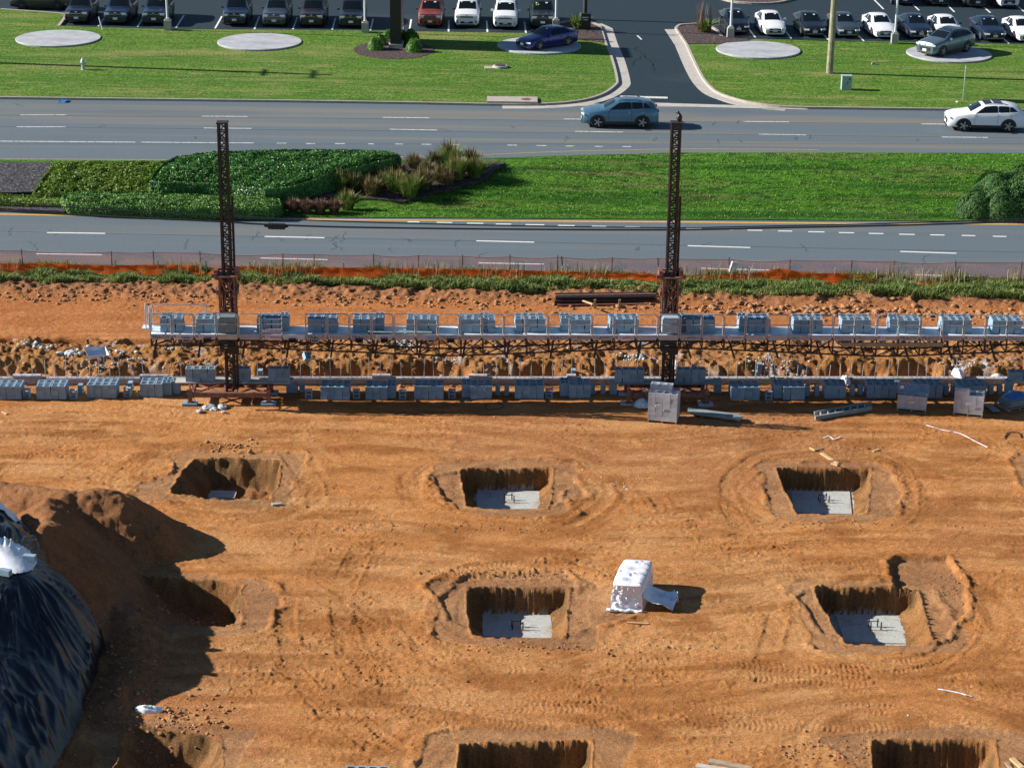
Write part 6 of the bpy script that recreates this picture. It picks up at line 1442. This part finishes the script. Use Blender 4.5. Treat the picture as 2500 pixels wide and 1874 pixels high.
# stack of insulation under a printed white cover
p0, p1 = P(1485,1489), P(1556,1500); ang = -.09
W_, D_, H_ = 1.18, 2.15, .98; root = thing('covered_pallet', 'white printed plastic cover over a tall pallet stack beside the middle pit', 'covered pallet', p0, ang)
def cover_pt(u, v, w):                                # u across, v deep, w up, softened box that leans in at the top
    U, V = 2 * u - 1, 2 * v - 1; k = 1 - .15 * w - .07 * abs(V) ** 4; g = lambda s_: float(fbm(np.array([u * 2.6 + w * 1.7 + s_]), np.array([v * 2.6 + w * 2.3]), 3, 630)[0]) - .5
    x = W_ * (.5 + (u - .5) * k) + .30 * v + .05 * g(0); y = D_ * (.5 + (v - .5) * (1 - .05 * w - .05 * U ** 4)) + .05 * g(5)
    return (x, y, H_ * w * (1 - .075 * max(abs(U), abs(V)) ** 7) + .035 * g(11) * w)
mb = MB(); n = 20
def face(fn, nn=20, mm=20, amp=.018, seed=1):
    o = len(mb.v)
    for i in range(nn + 1):
        for j in range(mm + 1):
            a, b = i / nn, j / mm; p, nrm = fn(a, b); k = amp * (abs(2 * fbm(np.array([a * 6.0 + seed]), np.array([b * 4.0]), 3, 620 + seed)[0] - 1) - .4) * min(1, 8 * min(a, 1 - a, b, 1 - b) + .05)
            mb.v.append(tuple(Vector(p) + Vector(nrm) * k))
    for i in range(nn):
        for j in range(mm): mb.f.append((o + i * (mm + 1) + j, o + (i + 1) * (mm + 1) + j, o + (i + 1) * (mm + 1) + j + 1, o + i * (mm + 1) + j + 1)); mb.m.append(0)
face(lambda a, b: (cover_pt(a, 0, b), (0, -1, 0)), seed=1, amp=.10); face(lambda a, b: (cover_pt(1, a, b), (1, 0, 0)), seed=2, amp=.05)
face(lambda a, b: (cover_pt(a, b, 1), (0, 0, 1)), seed=3, amp=.012); face(lambda a, b: (cover_pt(0, b, a), (-1, 0, 0)), seed=4, amp=.05); face(lambda a, b: (cover_pt(1 - a, 1, b), (0, 1, 0)), seed=5, amp=.05)
cov_ = mb.build('cover', MA['whiteplastic'], root)
# loose flap on the lee side
mb = MB(); n = 26
def flap(a, b):
    x = 1.14 + 1.15 * a * (1 - .35 * abs(b - .45)) + .16 * (b * .6); y = .02 + 1.0 * b + .25 * a * (b - .2); h = (.50 * (1 - a) ** 2 + .17 * abs(math.sin(7 * b + 3 * a)) * (a + .2) + .26 * a * fbm(np.array([a * 5]), np.array([b * 6]), 4, 640)[0]); return (x, y, h + .02)
o = 0
for i in range(n + 1):
    for j in range(n + 1): mb.v.append(flap(i / n, j / n))
for i in range(n):
    for j in range(n): mb.f.append((i * (n + 1) + j, (i + 1) * (n + 1) + j, (i + 1) * (n + 1) + j + 1, i * (n + 1) + j + 1)); mb.m.append(0)
mb.build('loose_flap', MA['whiteplastic'], root, smooth=70)
mb = MB()                                             # rolled foot of the cover
pts = [(-.05 + i * .13, -.06 - .03 * math.sin(i * 1.7), .05 + .02 * math.sin(i * 2.3)) for i in range(10)]; mb.path(pts, .055, 7); mb.build('rolled_hem', MA['whiteplastic'], root, smooth=80)
INK_ = mat('dark_blue_print', (.30, .34, .42), .6); RED_ = mat('pink_red_print', (.75, .25, .30), .6)
def top_pt(u, v, h=.022): p = Vector(cover_pt(u, v, 1)); p.z += h; return p
def ring(mbx, c, r_, ax, ay, w_=.007, n=14):
    for k in range(n):
        a, b = 2 * math.pi * k / n, 2 * math.pi * (k + 1) / n
        mbx.bar(c + ax * r_ * math.cos(a) + ay * r_ * math.sin(a), c + ax * r_ * math.cos(b) + ay * r_ * math.sin(b), w_, .004)
def emblem(c, s_, ax, ay):                            # rosette of overlapping loops
    ink = MB()
    for k in range(5):
        a = 2 * math.pi * k / 5 + .3; ring(ink, c + (ax * math.cos(a) + ay * math.sin(a)) * s_ * .55, s_ * .42, ax, ay)
    ink.build('emblem', INK_, cov_)
AX, AY, AZ = Vector((1, 0, 0)), Vector((.08, 1, 0)).normalized(), Vector((0, 0, 1))
for u, v, s_ in ((.40, .16, .14), (.40, .58, .15), (.83, .40, .10), (.83, .80, .12), (.08, .48, .08)): emblem(top_pt(u, v), s_, AX, AY)
for u, v in ((.42, .34), (.42, .84)):
    ink = MB()
    for q in range(3): ink.box(top_pt(u + q * .035, v), (.014, .26 if q == 1 else .18, .004))
    ink.build('print_lines', INK_, cov_)
for u, v in ((.58, .40), (.62, .90), (.86, .60), (.88, .06)): MB().box(top_pt(u, v), (.06, .09, .004)).build('red_mark', RED_, cov_)
for a_, b_, s_ in ((.25, .42, .10), (.72, .62, .08)):
    c = Vector(cover_pt(1, a_, b_)) + Vector((.03, 0, 0)); emblem(c, s_, AY, AZ)
emblem(Vector(flap(.45, .45)) + Vector((0, 0, .06)), .15, Vector((.9, .2, -.2)), Vector((-.2, .9, .15)))
c = Vector((1.02, -.09, .22)); MB().box(c, (.12, .006, .08)).build('red_mark', RED_, cov_); ink = MB(); t_ = text_mesh('FOA', .12, .002)
ink.add([(c.x - .06 + v.co.x, c.y - v.co.z, c.z - .16 + v.co.y) for v in t_.vertices], [tuple(p.vertices) for p in t_.polygons])
ink.build('lettering', INK_, cov_)

# ================================================================== small things on the site
def put_box(name, px, dims, rz, m, lab, cat, dz=0.0, group=None, rot=None, z=None):
    p = GP(*px) if z is None else P(*px, z); o = MB().box((0, 0, dims[2] / 2), dims).build(name, MA[m] if isinstance(m, str) else m, loc=(p.x, p.y, p.z + dz))
    o.rotation_euler = rot if rot else (0, 0, rz); return tag(o, lab, cat, group)
def stick(name, a, b, w_, h, m, lab, cat, group=None, dz=.03):
    p, q = GP(*a), GP(*b); p.z += dz; q.z += dz; mid = (p + q) / 2; return tag(MB().bar(p - mid, q - mid, w_, h).build(name, MA[m], loc=mid), lab, cat, group)
stick('plank', (2005,1107), (2046,1133), .14, .05, 'wood', 'pale plank lying at the far edge of the upper right pit', 'plank')
stick('wood_scrap', (2030,1132), (2045,1137), .12, .04, 'wood', 'short pale scrap beside the plank at the upper right pit', 'wood scrap')
stick('wood_scrap', (1977,1094), (1989,1101), .06, .04, 'wood', 'left stick of the crossed pair above the upper right pit', 'wood scrap')
stick('wood_scrap', (1988,1101), (2008,1096), .06, .04, 'oldwood', 'right stick of the crossed pair above the upper right pit', 'wood scrap')
stick('wood_scrap', (2131,1103), (2146,1098), .08, .04, 'wood', 'lone stick right of the crossed pair, above the pit', 'wood scrap')
stick('wood_scrap', (1531,1521), (1584,1524), .07, .04, 'wood', 'thin stick on the soil in front of the white covered pallet', 'wood scrap')
stick('wood_scrap', (664,1233), (686,1231), .14, .07, 'plank', 'short grey board below the upper left pit', 'wood scrap')
stick('plank', (1730,1858), (1835,1878), .20, .06, 'oldwood', 'upper weathered plank at the bottom edge right of centre', 'plank')
stick('plank', (1700,1870), (1790,1884), .20, .06, 'plank', 'lower weathered plank at the bottom edge', 'plank')
stick('plank', (2470,1852), (2496,1876), .16, .05, 'wood', 'pale plank at the bottom right corner', 'plank')
stick('wood_scrap', (2456,1862), (2470,1880), .10, .04, 'oldwood', 'weathered stick at the bottom right corner', 'wood scrap')
stick('wood_scrap', (5,1006), (17,1012), .09, .04, 'wood', 'short pale stick on the soil at the left edge', 'wood scrap')
# strings on the soil
def string(pts, w_, m, lab):
    q = [GP(*p) for p in smooth_px(pts, 5)]; mb = MB()
    for a, b in zip(q[:-1], q[1:]): mb.bar(a + Vector((0, 0, .03)), b + Vector((0, 0, .03)), w_, .015)
    tag(mb.build('string', m), lab, 'string')
string([(2255,1037),(2300,1050),(2345,1060),(2380,1078),(2411,1093)], .04, MA['whiteplastic'], 'long white string lying on the soil at the right')
string([(2010,1070),(2025,1066),(2035,1073),(2052,1068)], .04, MA['whiteplastic'], 'short tangled white string above the upper right pit')
string([(2290,1683),(2330,1690),(2372,1701)], .04, MA['whiteplastic'], 'white string on the bare soil at the lower right')
string([(1186,988),(1202,985),(1225,987),(1226,996),(1190,1001),(1186,988)], .03, MA['cable'], 'dark loop of wire lying in the platform shadow')
string([(2452,1072),(2462,1057),(2488,1058),(2494,1070)], .04, MA['cable'], 'dark bent wire on the soil at the right edge')
# bundle of steel bars by the grass
a0, b0 = P(1352,748), P(1608,745); L = (b0 - a0).length
for i in range(11):
    row, col = divmod(i, 4); u = random.uniform(-.25, .25); off = col * .26 + row * .12; z = .10 + row * .15
    p = a0.lerp(b0, .02 + random.uniform(-.015, .02)); q = a0.lerp(b0, 1.0 - random.uniform(.0, .06)); p.y += off; q.y += off + u * .4; p.z = z; q.z = z; m_ = (p + q) / 2
    mb = MB(); mb.bar(p - m_, q - m_, .15, .02); mb.bar(p - m_ + Vector((0, 0, -.07)), q - m_ + Vector((0, 0, -.07)), .03, .13); mb.bar(p - m_ + Vector((0, 0, -.13)), q - m_ + Vector((0, 0, -.13)), .15, .02)
    tag(mb.build('steel_beam', MA['darksteel'] if i % 3 else MA['rust'], loc=m_), 'brown steel beam, %s of the %s layer of the bundle by the grass' % (('nearest', 'second', 'third', 'farthest')[col], ('bottom', 'middle', 'top')[row]), 'steel beam', 'steel beams bundled by the grass')
for k, px in enumerate((1452, 1512)):
    p = P(px, 752); tag(MB().box((0, 0, .22), (.10, .10, .46)).build('stake', MA['oldwood'], loc=(p.x, p.y - .08, 0)), '%s wooden stake holding the bundle of steel beams' % ('left', 'right')[k], 'stake')
p = P(1435, 740, .42); tag(MB().bar((-.22, .30, .02), (.22, -.30, .06), .09, .05).build('board', MA['wood'], loc=(p.x, p.y, p.z)), 'pale board lying across the steel beams', 'board')
# mixing tub, plastic, debris by the bank
p = GP(234, 872); mb = MB(); Lb, Wb, Hb = 1.0, .62, .20
for s_, z in ((1, Hb), (.80, .02)): mb.v += [(-Lb / 2 * s_, -Wb / 2 * s_, z), (Lb / 2 * s_, -Wb / 2 * s_, z), (Lb / 2 * s_, Wb / 2 * s_, z), (-Lb / 2 * s_, Wb / 2 * s_, z)]
for s_, z in ((.94, Hb), (.76, .05)): mb.v += [(-Lb / 2 * s_, -Wb / 2 * s_, z), (Lb / 2 * s_, -Wb / 2 * s_, z), (Lb / 2 * s_, Wb / 2 * s_, z), (-Lb / 2 * s_, Wb / 2 * s_, z)]
mb.f = [(4, 5, 1, 0), (5, 6, 2, 1), (6, 7, 3, 2), (7, 4, 0, 3), (7, 6, 5, 4)] + [(8, 9, 13, 12)[::-1], (9, 10, 14, 13)[::-1], (10, 11, 15, 14)[::-1], (11, 8, 12, 15)[::-1], (12, 13, 14, 15)] + [(0, 1, 9, 8), (1, 2, 10, 9), (2, 3, 11, 10), (3, 0, 8, 11)]; mb.m = [0] * len(mb.f)
o = tag(mb.build('mixing_tub', mat('white_tub_plastic', (.62, .66, .74), .5, var=.1), loc=(p.x, p.y, p.z + .12)), 'white rectangular mixing tub tipped on the rubble at the left', 'tub'); o.rotation_euler = (.42, .12, .55)
def rock(r_, seed, flat=.7):
    bm = bmesh.new(); bmesh.ops.create_icosphere(bm, subdivisions=2, radius=r_)
    for v in bm.verts: k = 1 + 1.1 * (float(fbm(np.array([v.co.x / r_ * 1.9 + seed]), np.array([v.co.y / r_ * 1.3 + v.co.z / r_ * 2]), 2, seed)[0]) - .5); v.co *= k; v.co.z *= flat
    me = bpy.data.meshes.new('chunk'); bm.to_mesh(me); bm.free(); return me
def scatter(name, spots, m, lab, seed, kind='stuff'):
    g = np.random.default_rng(seed); protos = []
    for i in range(4):
        me = rock(1.0, seed + i); protos.append((np.array([v.co for v in me.vertices]), np.array([p.vertices[:] for p in me.polygons])))
    V, F, o = [], [], 0
    for px, py, n, sx, sy, r0_, r1_ in spots:
        c = GP(px, py); x = c.x + g.normal(0, sx, n); y = c.y + g.normal(0, sy, n); z = site(x, y)
        for i in range(n):
            v, f = protos[g.integers(4)]; r_ = r0_ + (r1_ - r0_) * g.uniform() ** 2.5; a = g.uniform(0, 6.3); ca, sa = math.cos(a), math.sin(a)
            q = v * r_ * np.array([1, g.uniform(.6, 1), g.uniform(.6, 1)]); q = np.stack([q[:, 0] * ca - q[:, 1] * sa, q[:, 0] * sa + q[:, 1] * ca, q[:, 2]], 1) + np.array([x[i], y[i], z[i] + r_ * .25]); V.append(q); F.append(f + o); o += len(v)
    return tag(link(name, npmesh(name, np.concatenate(V), np.concatenate(F), m)), lab, 'rubble', kind='stuff')
scatter('grey_rubble', [(175,870,16,.25,.14,.05,.18),(85,842,45,.35,.2,.02,.12),(265,858,45,.5,.2,.02,.10),(310,880,90,.8,.35,.015,.07),(225,885,40,.6,.3,.015,.07),(420,850,30,.5,.12,.02,.08),(985,880,130,.55,.16,.02,.07),(1105,879,60,.4,.10,.02,.06),(1545,885,80,.5,.3,.02,.08),(1590,900,60,.3,.3,.02,.08),(1910,880,100,.7,.3,.02,.07),(1960,905,60,.5,.2,.02,.07),(1650,880,50,.9,.2,.02,.06),(2370,890,70,.7,.25,.02,.07),(2440,905,60,.5,.2,.02,.07),(700,850,50,.7,.3,.02,.07),(1000,850,60,3,.3,.02,.06)], MA['rubble'], 'pale grey rubble strewn along the spoil bank', 651)
scatter('soil_clods', [(100,720,200,2.5,.45,.02,.12),(400,725,200,3,.4,.02,.12),(900,735,200,3,.4,.02,.13),(1250,745,160,3,.4,.02,.12),(1750,755,240,2.5,.4,.03,.17),(2050,760,280,2.5,.45,.03,.2),(2350,770,240,2.5,.45,.03,.18),(300,900,220,3,.4,.02,.12),(700,895,220,3,.4,.02,.12),(1100,895,220,3,.4,.02,.12),(1500,905,200,3,.4,.02,.12),(2000,905,220,3,.4,.02,.12),(2300,905,200,3,.4,.02,.12),(570,1150,120,.7,.4,.015,.08),(450,1840,220,.8,.7,.015,.08),(260,1650,300,.8,1.6,.012,.07),(330,1790,120,.8,.4,.012,.06),(440,1500,80,.9,.3,.015,.09),(2030,1830,200,1.2,.5,.012,.055),(1250,1400,200,1.6,.15,.01,.055),(2330,1430,120,.35,.9,.01,.045),(1300,1580,200,3,.2,.01,.06),(1000,1290,200,3,.3,.01,.05),(2000,1280,200,3,.3,.01,.05),(900,1600,200,3,1.5,.01,.05)], MA['soil3'] if 'soil3' in MA else mat('soil_clod', (.30, .15, .065), .95, var=.35, vs=3, bump=.5), 'reddish soil clods and stones scattered over the banks and pit edges', 652)
scatter('gravel_specks', [(600,1000,60,4,.8,.008,.035),(1250,1080,40,5,1.5,.008,.03),(2000,1080,40,4,1.5,.008,.03),(1300,1650,60,6,2,.008,.03),(2100,1700,60,4,2,.008,.035),(800,1500,50,3,3,.008,.03),(400,1750,60,1.5,1.5,.008,.03),(1480,1180,90,1.2,.6,.008,.04)], mat('pale_pebble', (.55, .48, .40), .9, var=.2), 'pale pebbles sprinkled on the bare soil', 653)
for i, (x, y, s_) in enumerate([(512,995,.22),(502,997,.17),(522,1001,.15),(543,996,.2),(487,1005,.14),(545,1008,.09)]):
    p = GP(x, y); tag(link('broken_block', rock(s_, 660 + i, .5), None, (p.x, p.y, p.z + .05)), ['largest broken grey lump below the left base frame','lump leaning on the largest one below the left base frame','lump right of the largest one below the left base frame','flat grey lump apart to the right below the base frame','small lump lowest left below the base frame','smallest lump lowest right below the base frame'][i], 'rubble', 'broken lumps under the left base frame'); bpy.data.objects[-1] if False else None
for o in COL.objects:
    if o.name.startswith('broken_block'): o.data.materials.clear(); o.data.materials.append(MA['rubble'])
def rag(name, px, rx, ry, h, m, lab, cat, seed, z=0.0, rz=0.0):
    n = 22; u, v = np.meshgrid(np.linspace(-1, 1, n), np.linspace(-1, 1, n)); rr = np.sqrt(u * u + v * v); k = np.maximum(np.abs(u), np.abs(v)) / np.maximum(rr, 1e-6)
    U, V = u * k, v * k; ra = np.sqrt(U * U + V * V); ed = 1 + .5 * (fbm(U * 1.6 + seed, V * 1.6, 3, seed) - .5)
    Z = h * np.clip(1 - ra ** 2, 0, 1) ** .6 * (.6 + .8 * fbm(U * 2.2, V * 2.2, 3, seed + 1)) + .05 * h * fbm(U * 6, V * 6, 2, seed + 2)
    p = GP(*px); o = link(name, npmesh(name, np.stack([U * rx * ed, V * ry * ed, Z], -1).reshape(-1, 3), gridfaces(n, n), m, True), None, (p.x, p.y, p.z + .01 + z), (0, 0, rz)); return tag(o, lab, cat)
bagm = mat('pale_blue_film', (.42, .55, .66), .3, var=.15, bump=.6, bs=8)
rag('plastic_sheet', (1566,992), .34, .26, .30, bagm, 'crumpled pale plastic bag at the right base frame', 'plastic bag', 671); rag('plastic_sheet', (1585,964), .22, .25, .28, bagm, 'small pale plastic bag behind the tall wrapped pallet', 'plastic bag', 672)
rag('white_bag', (2062,940), .22, .42, .30, MA['whiteplastic'], 'torn white bag hanging over the low wall', 'bag', 673, z=.12); rag('white_bag', (2338,915), .28, .5, .25, MA['whiteplastic'], 'white torn paper sheet on the spoil behind the wall', 'paper sheet', 674); rag('white_bag', (1648,893), .12, .5, .18, MA['whiteplastic'], 'white plastic strip on the spoil right of the right mast', 'plastic strip', 675); rag('white_bag', (2435,925), .35, .15, .2, MA['whiteplastic'], 'white plastic scrap by the far right bench', 'plastic scrap', 676)
# cement bag on the soil
p = GP(362, 1734); o = rag('cement_bag', (362,1736), .42, .15, .20, mat('white_paper_sack', (.70, .74, .78), .7, var=.1), 'white and blue paper sack lying below the tarped heap', 'sack', 677)
mb = MB(); mb.box((-.02, -.02, .185), (.26, .12, .01)); mb.build('label_print', mat('green_grey_print', (.28, .42, .36), .7), o); mb = MB(); mb.box((.33, -.0, .115), (.1, .16, .012)); mb.box((-.32, 0, .115), (.14, .12, .012)); mb.build('blue_end', mat('blue_print', (.05, .18, .42), .6), o)
mb = MB(); mb.box((-.05, -.03, .193), (.16, .03, .006), rz=.3); mb.build('lettering', MA['ink'], o)
# planks on a pallet, plank ladder, board, pallet with blue sheet
p = P(1745,1022); root_p = thing('pallet', 'small wooden pallet under the bundle of dark planks', 'pallet', (p.x, p.y + .2, .0), -.12); pallet_wood(root_p, 1.1, .5)
a_, b_ = P(1683,1006,.2), P(1812,1022,.2)
for i in range(6):
    u = (i % 3) * .16; z = .17 + .06 * (i // 3); q = a_ + Vector((random.uniform(-.06, .1), u, 0)); r_ = b_ + Vector((random.uniform(-.15, .06), u, 0)); q.z = r_.z = z; m_ = (q + r_) / 2
    tag(MB().bar(q - m_, r_ - m_, .15, .05).build('plank', MA['tealplank'], loc=m_), 'dark grey plank, %s of the %s layer on the small pallet' % (('nearest', 'middle', 'farthest')[i % 3], ('lower', 'upper')[i // 3]), 'plank', 'dark planks bundled on the small pallet')
root_l = thing('plank_ladder', 'blue grey ladder frame lying in the platform shadow', 'ladder', P(2058,1001), 0)
o0 = P(2058,1001); A, B, C, D = [P(*q, .09) - o0 for q in ((1988,1009),(2127,985),(1990,1020),(2128,996))]; mb = MB(); mb.bar(A, B, .09, .17); mb.bar(C, D, .09, .17); mb.build('rails', MA['tealplank'], root_l)
for i in range(7): t_ = .1 + i * .13; MB().bar(A.lerp(B, t_), C.lerp(D, t_), .05, .12).build('rung', MA['plank'], root_l)
a_, b_ = P(2408,988), P(2432,1006); m_ = (a_ + b_) / 2; tag(MB().bar(a_ - m_ + Vector((0, 0, .05)), b_ - m_ + Vector((0, 0, .05)), .34, .04).build('board', MA['tealplank'], loc=m_), 'pale green board lying beside the tall right pallet', 'board')
p = P(2478, 1003); root_p = thing('pallet', 'wooden pallet topped with stacked boards at the right edge', 'pallet', (p.x, p.y + .5, 0), .45); pallet_wood(root_p, 1.15, 1.0)
for i in range(4): tag(MB().box((0, 0, 0), (.95 - .03 * i, .8, .05)).build('panel', MA['tealplank'], loc=(p.x + random.uniform(-.04, .04), p.y + .52, .17 + i * .06)), '%s of four grey panels stacked on the right edge pallet' % ('lowest', 'second', 'third', 'topmost')[i], 'panel', 'panels on the right edge pallet').rotation_euler = (0, 0, .45 + random.uniform(-.1, .1))
rag('blue_sheet', (2478,988), .52, .45, .16, MA['bluepl'], 'crumpled blue plastic sheet over the panels at the right edge', 'plastic sheet', 678, z=.40)
# block stack cut by the bottom edge
q = P(845, 1868, .60); o0 = Vector((q.x, q.y - .82, 0)); o0.z = gz(o0.x, o0.y) + .01
for c in range(4):
    for r_ in range(2):
        for l in range(3):
            if l < 2 and r_ == 0 and 0 < c < 3: continue
            COUNT[0] += 1; tag(link('concrete_block', BM, None, (o0.x + (c + .5) * .306, o0.y + (r_ + .5) * .4, o0.z + l * BZ)), '%s %s block, %s row, of the stack cut by the bottom edge' % (NUM[c], LAY[l], ('front', 'back')[r_]), 'concrete block', 'blocks of the bottom edge stack')
p = P(536, 1203, -.95); tag(MB().box((0, 0, -.2), (1.25, .7, .5)).build('concrete_footing', MA['concrete'], loc=(p.x, p.y, gz(p.x, p.y) + .0)), 'pale concrete patch on the floor of the far left pit', 'footing')
FLOOR_ = ground_mat('blinding_concrete', [(0.3, (0.34, 0.37, 0.37)), (0.7, (0.47, 0.48, 0.45))], 4.0, rough=0.95, bump=0.6, bscale=14, bdist=0.05, second=[(1.2, (0.34, 0.27, 0.19), 0.54, 0.72, (1, 1, 1)), (6.0, (0.30, 0.24, 0.17), 0.60, 0.70, (1, 1, 1))])
for i, (qd, dp, lab) in enumerate([([(1164,1195),(1316,1198),(1322,1242),(1164,1242)], .95, 'pale concrete slab on the floor of the upper middle pit'), ([(1930,1194),(2074,1196),(2080,1254),(1940,1250)], .95, 'pale concrete slab on the floor of the upper right pit'), ([(1178,1490),(1344,1491),(1350,1558),(1178,1552)], 1.0, 'pale concrete slab on the floor of the middle pit'), ([(2040,1500),(2199,1497),(2226,1570),(2062,1566)], 1.0, 'pale concrete slab on the floor of the right pit')]):
    q = [P(*c, -dp + .035) for c in qd]; c0 = sum(q, Vector()) / 4; mb = MB(); mb.prism([((p - c0).x, (p - c0).y) for p in reversed(q)], -.1, 0)
    tag(mb.build('concrete_slab', FLOOR_, loc=c0), lab, 'concrete slab', 'slabs on the pit floors')
# rebar templates in the pits
for i, (x, y, lab) in enumerate([(1242,1225,'rebar pegs on the floor of the upper middle pit'),(2010,1225,'rebar pegs on the floor of the upper right pit'),(1262,1532,'rebar pegs on the floor of the middle pit'),(2135,1532,'rebar pegs on the floor of the right pit')]):
    p = P(x, y, -.95); root_r = thing('rebar_pegs', lab, 'rebar', (p.x, p.y, gz(p.x, p.y)), 0, 'rebar pegs in the pits')
    for a_, b_ in ((-.18, .1), (.12, .14), (-.15, -.12), (.2, -.1)): MB().tube((a_, b_, -.05), (a_, b_, .32), .022, 6).build('peg', MA['darksteel'], root_r)
    MB().tube((-.2, .1, .24), (.16, .14, .24), .015, 5).build('cross_bar', MA['darksteel'], root_r)
# ================================================================== fences along the near road
FP = [(58,660),(275,659),(378,662),(491,664),(691,676),(767,677),(913,678),(1021,681),(1128,683),(1245,685),(1360,688),(1376,688),(1493,691),(1609,694),(1779,699),(1927,702),(2076,707),(2173,704),(2334,713),(2490,716),(2640,720),(-80,657),(-200,654)]
FP = sorted(FP); root_f = thing('safety_fence', 'sagging orange red mesh safety fence on dark posts along the near road', 'fence', (0, 98.2, 0))
fy = 98.35; tops = []
def FX(px): return PY(px, 680, fy).x
for i, (px, _) in enumerate(FP):
    x = FX(px); ln = -.16 if px == 2173 else .12 if px in (1376,) else .10 if px in (1609, 2334) else random.uniform(-.03, .03)
    h = 1.02 + random.uniform(-.04, .05); MB().tube((x, .15, -.1), (x - ln, .15, h), .03, 6).build('post', MA['rust'] if px in (767, 2173) else MA['post'], root_f); tops.append((x, ln, h))
n = 420; xx = np.linspace(tops[0][0], tops[-1][0], n); tx = np.array([t_[0] for t_ in tops]); k = np.searchsorted(tx, xx).clip(1, len(tx) - 1); f = (xx - tx[k - 1]) / (tx[k] - tx[k - 1])
sag = 4 * f * (1 - f) * (.06 + .05 * np.sin(k * 2.3)) * np.minimum(1, (tx[k] - tx[k - 1]) / 3)
topz = .97 - sag; V = []
for j in range(7): V.append(np.stack([xx, .12 + .03 * np.sin(xx * 1.3 + j), (.02 + (topz - .02) * j / 6)], 1))
V = np.concatenate(V); link('netting', npmesh('netting', V, gridfaces(n, 7), MA['net'], True), root_f)
mb = MB()
for i in range(0, n - 3, 3): mb.bar((xx[i], .11, topz[i]), (xx[i + 3], .11, topz[i + 3]), .03, .02)
mb.build('top_strand', mat('netting_edge', (.30, .045, .03), .7), root_f)
SP_ = [53,168,284,388,505,611,724,732,840,950,1062,1172,1279,1385,1610,1828,1898,2038,2140,2252,2341,2460,2560,-60]
root_s = thing('silt_fence', 'low bright orange silt fence with pale stakes behind the grass strip', 'fence', (0, 97.75, 0)); sy = 97.75
SP_ = sorted(SP_)
for px in SP_: x = PY(px, 690, sy).x; MB().box((x, .03, .33), (.05, .05, .86)).build('stake', MA['stake'], root_s)
tx = np.array([PY(px, 690, sy).x for px in SP_]); n = 900; xx = np.linspace(-27, 27, n)
hgt = .46 + .10 * (fbm(xx * .25, xx * 0, 3, 701) - .5); dn = np.interp(xx, [-27, 16.2, 18.2, 27], [0, 0, .40, .44]); hump = np.exp(-((xx - PY(1905, 700, sy).x) / .8) ** 2) * .22; gap = np.exp(-((xx - PY(506, 690, sy).x) / .3) ** 2) * .4
hgt = hgt - dn + hump - gap - .10 * np.exp(-((xx - PY(1500, 690, sy).x) / 3) ** 2) - .16 * np.exp(-((xx - PY(1700, 690, sy).x) / 2.2) ** 2) + .12 * np.exp(-((xx - PY(2140, 700, sy).x) / 1.2) ** 2)
V = []
for j in range(7): V.append(np.stack([xx, -.25 * (1 - j / 6) ** 2 * (1 + hump * 2) + .04 * np.sin(xx * 1.1 + j * .4) + .012 * np.sin(xx * 7), hgt * j / 6 + .02], 1))
link('fabric', npmesh('fabric', np.concatenate(V), gridfaces(n, 7), MA['orange'], True), root_s)
p = P(1785, 695); b_ = MB(); b_.box((.0, 0, .62), (.30, .22, .55)); o = tag(b_.build('mailing_box', mat('white_box_card', (.62, .64, .66), .7), loc=(p.x, 98.25, 0)), 'tilted white box hung on the safety fence', 'box'); o.rotation_euler = (0, .28, .2)
for i, (x, y) in enumerate([(347,681),(492,683),(616,684),(873,693),(1080,699),(1208,701),(1305,697),(1872,706),(2096,719),(2262,716),(2420,724)]):
    p = P(x, y + 6); root_g = thing('marking_flag', 'small yellow marking flag in the verge grass, %s from the left' % ('first', 'second', 'third', 'fourth', 'fifth', 'sixth', 'seventh', 'eighth', 'ninth', 'tenth', 'eleventh')[i], 'marking flag', (p.x, p.y, 0), 0, 'yellow marking flags')
    MB().tube((0, 0, 0), (.02, 0, .62), .008, 4).build('wire', MA['galv'], root_g); mb = MB(); mb.add([(.02, -.01, .44), (.16, -.03, .46), (.17, -.02, .62), (.02, -.01, .62)], [(0, 1, 2, 3)]); mb.build('flag', MA['flag'], root_g)
# overhead cables between the road and the masts
def cable(pts, Yc, r_, lab, nm='cable'):
    q = [PY(*p, Yc) for p in smooth_px(pts, 6)]; mb = MB(); mb.path(q, r_, 6); return tag(mb.build(nm, MA['cable']), lab, 'cable')
cable([(-700,410),(-300,465),(0,492.5),(154,505),(538,527),(850,541),(1250,551),(1629,556),(1804,553.5),(2226,544),(2500,534),(2800,516),(3200,480)], 84.0, .028, 'thin upper black overhead cable crossing in front of the near road')
cable([(-700,440),(-300,488),(0,514),(154,523),(538,541),(634,547),(850,554.5),(1250,559.5),(1629,561),(1900,556),(2226,549),(2500,540),(2800,524),(3200,492)], 84.1, .04, 'thick lower black overhead cable carrying the splice box')
a_, b_ = PY(655,552,84.1), PY(696,553,84.1); m_ = (a_ + b_) / 2; d = b_ - a_; mb = MB(); mb.tube(a_ - m_, b_ - m_, .13, 10)
for k in range(6): mb.tube((a_ - m_) + d * (k / 6 + .04), (a_ - m_) + d * (k / 6 + .09), .145, 10)
mb.tube(a_ - m_ - d * .25, a_ - m_, .03, 6, r2=.07); mb.tube(b_ - m_, b_ - m_ + d * .2, .07, 6, r2=.03)
tag(mb.build('splice_box', MA['black'], loc=m_), 'black ribbed splice box hanging on the lower cable', 'splice box')
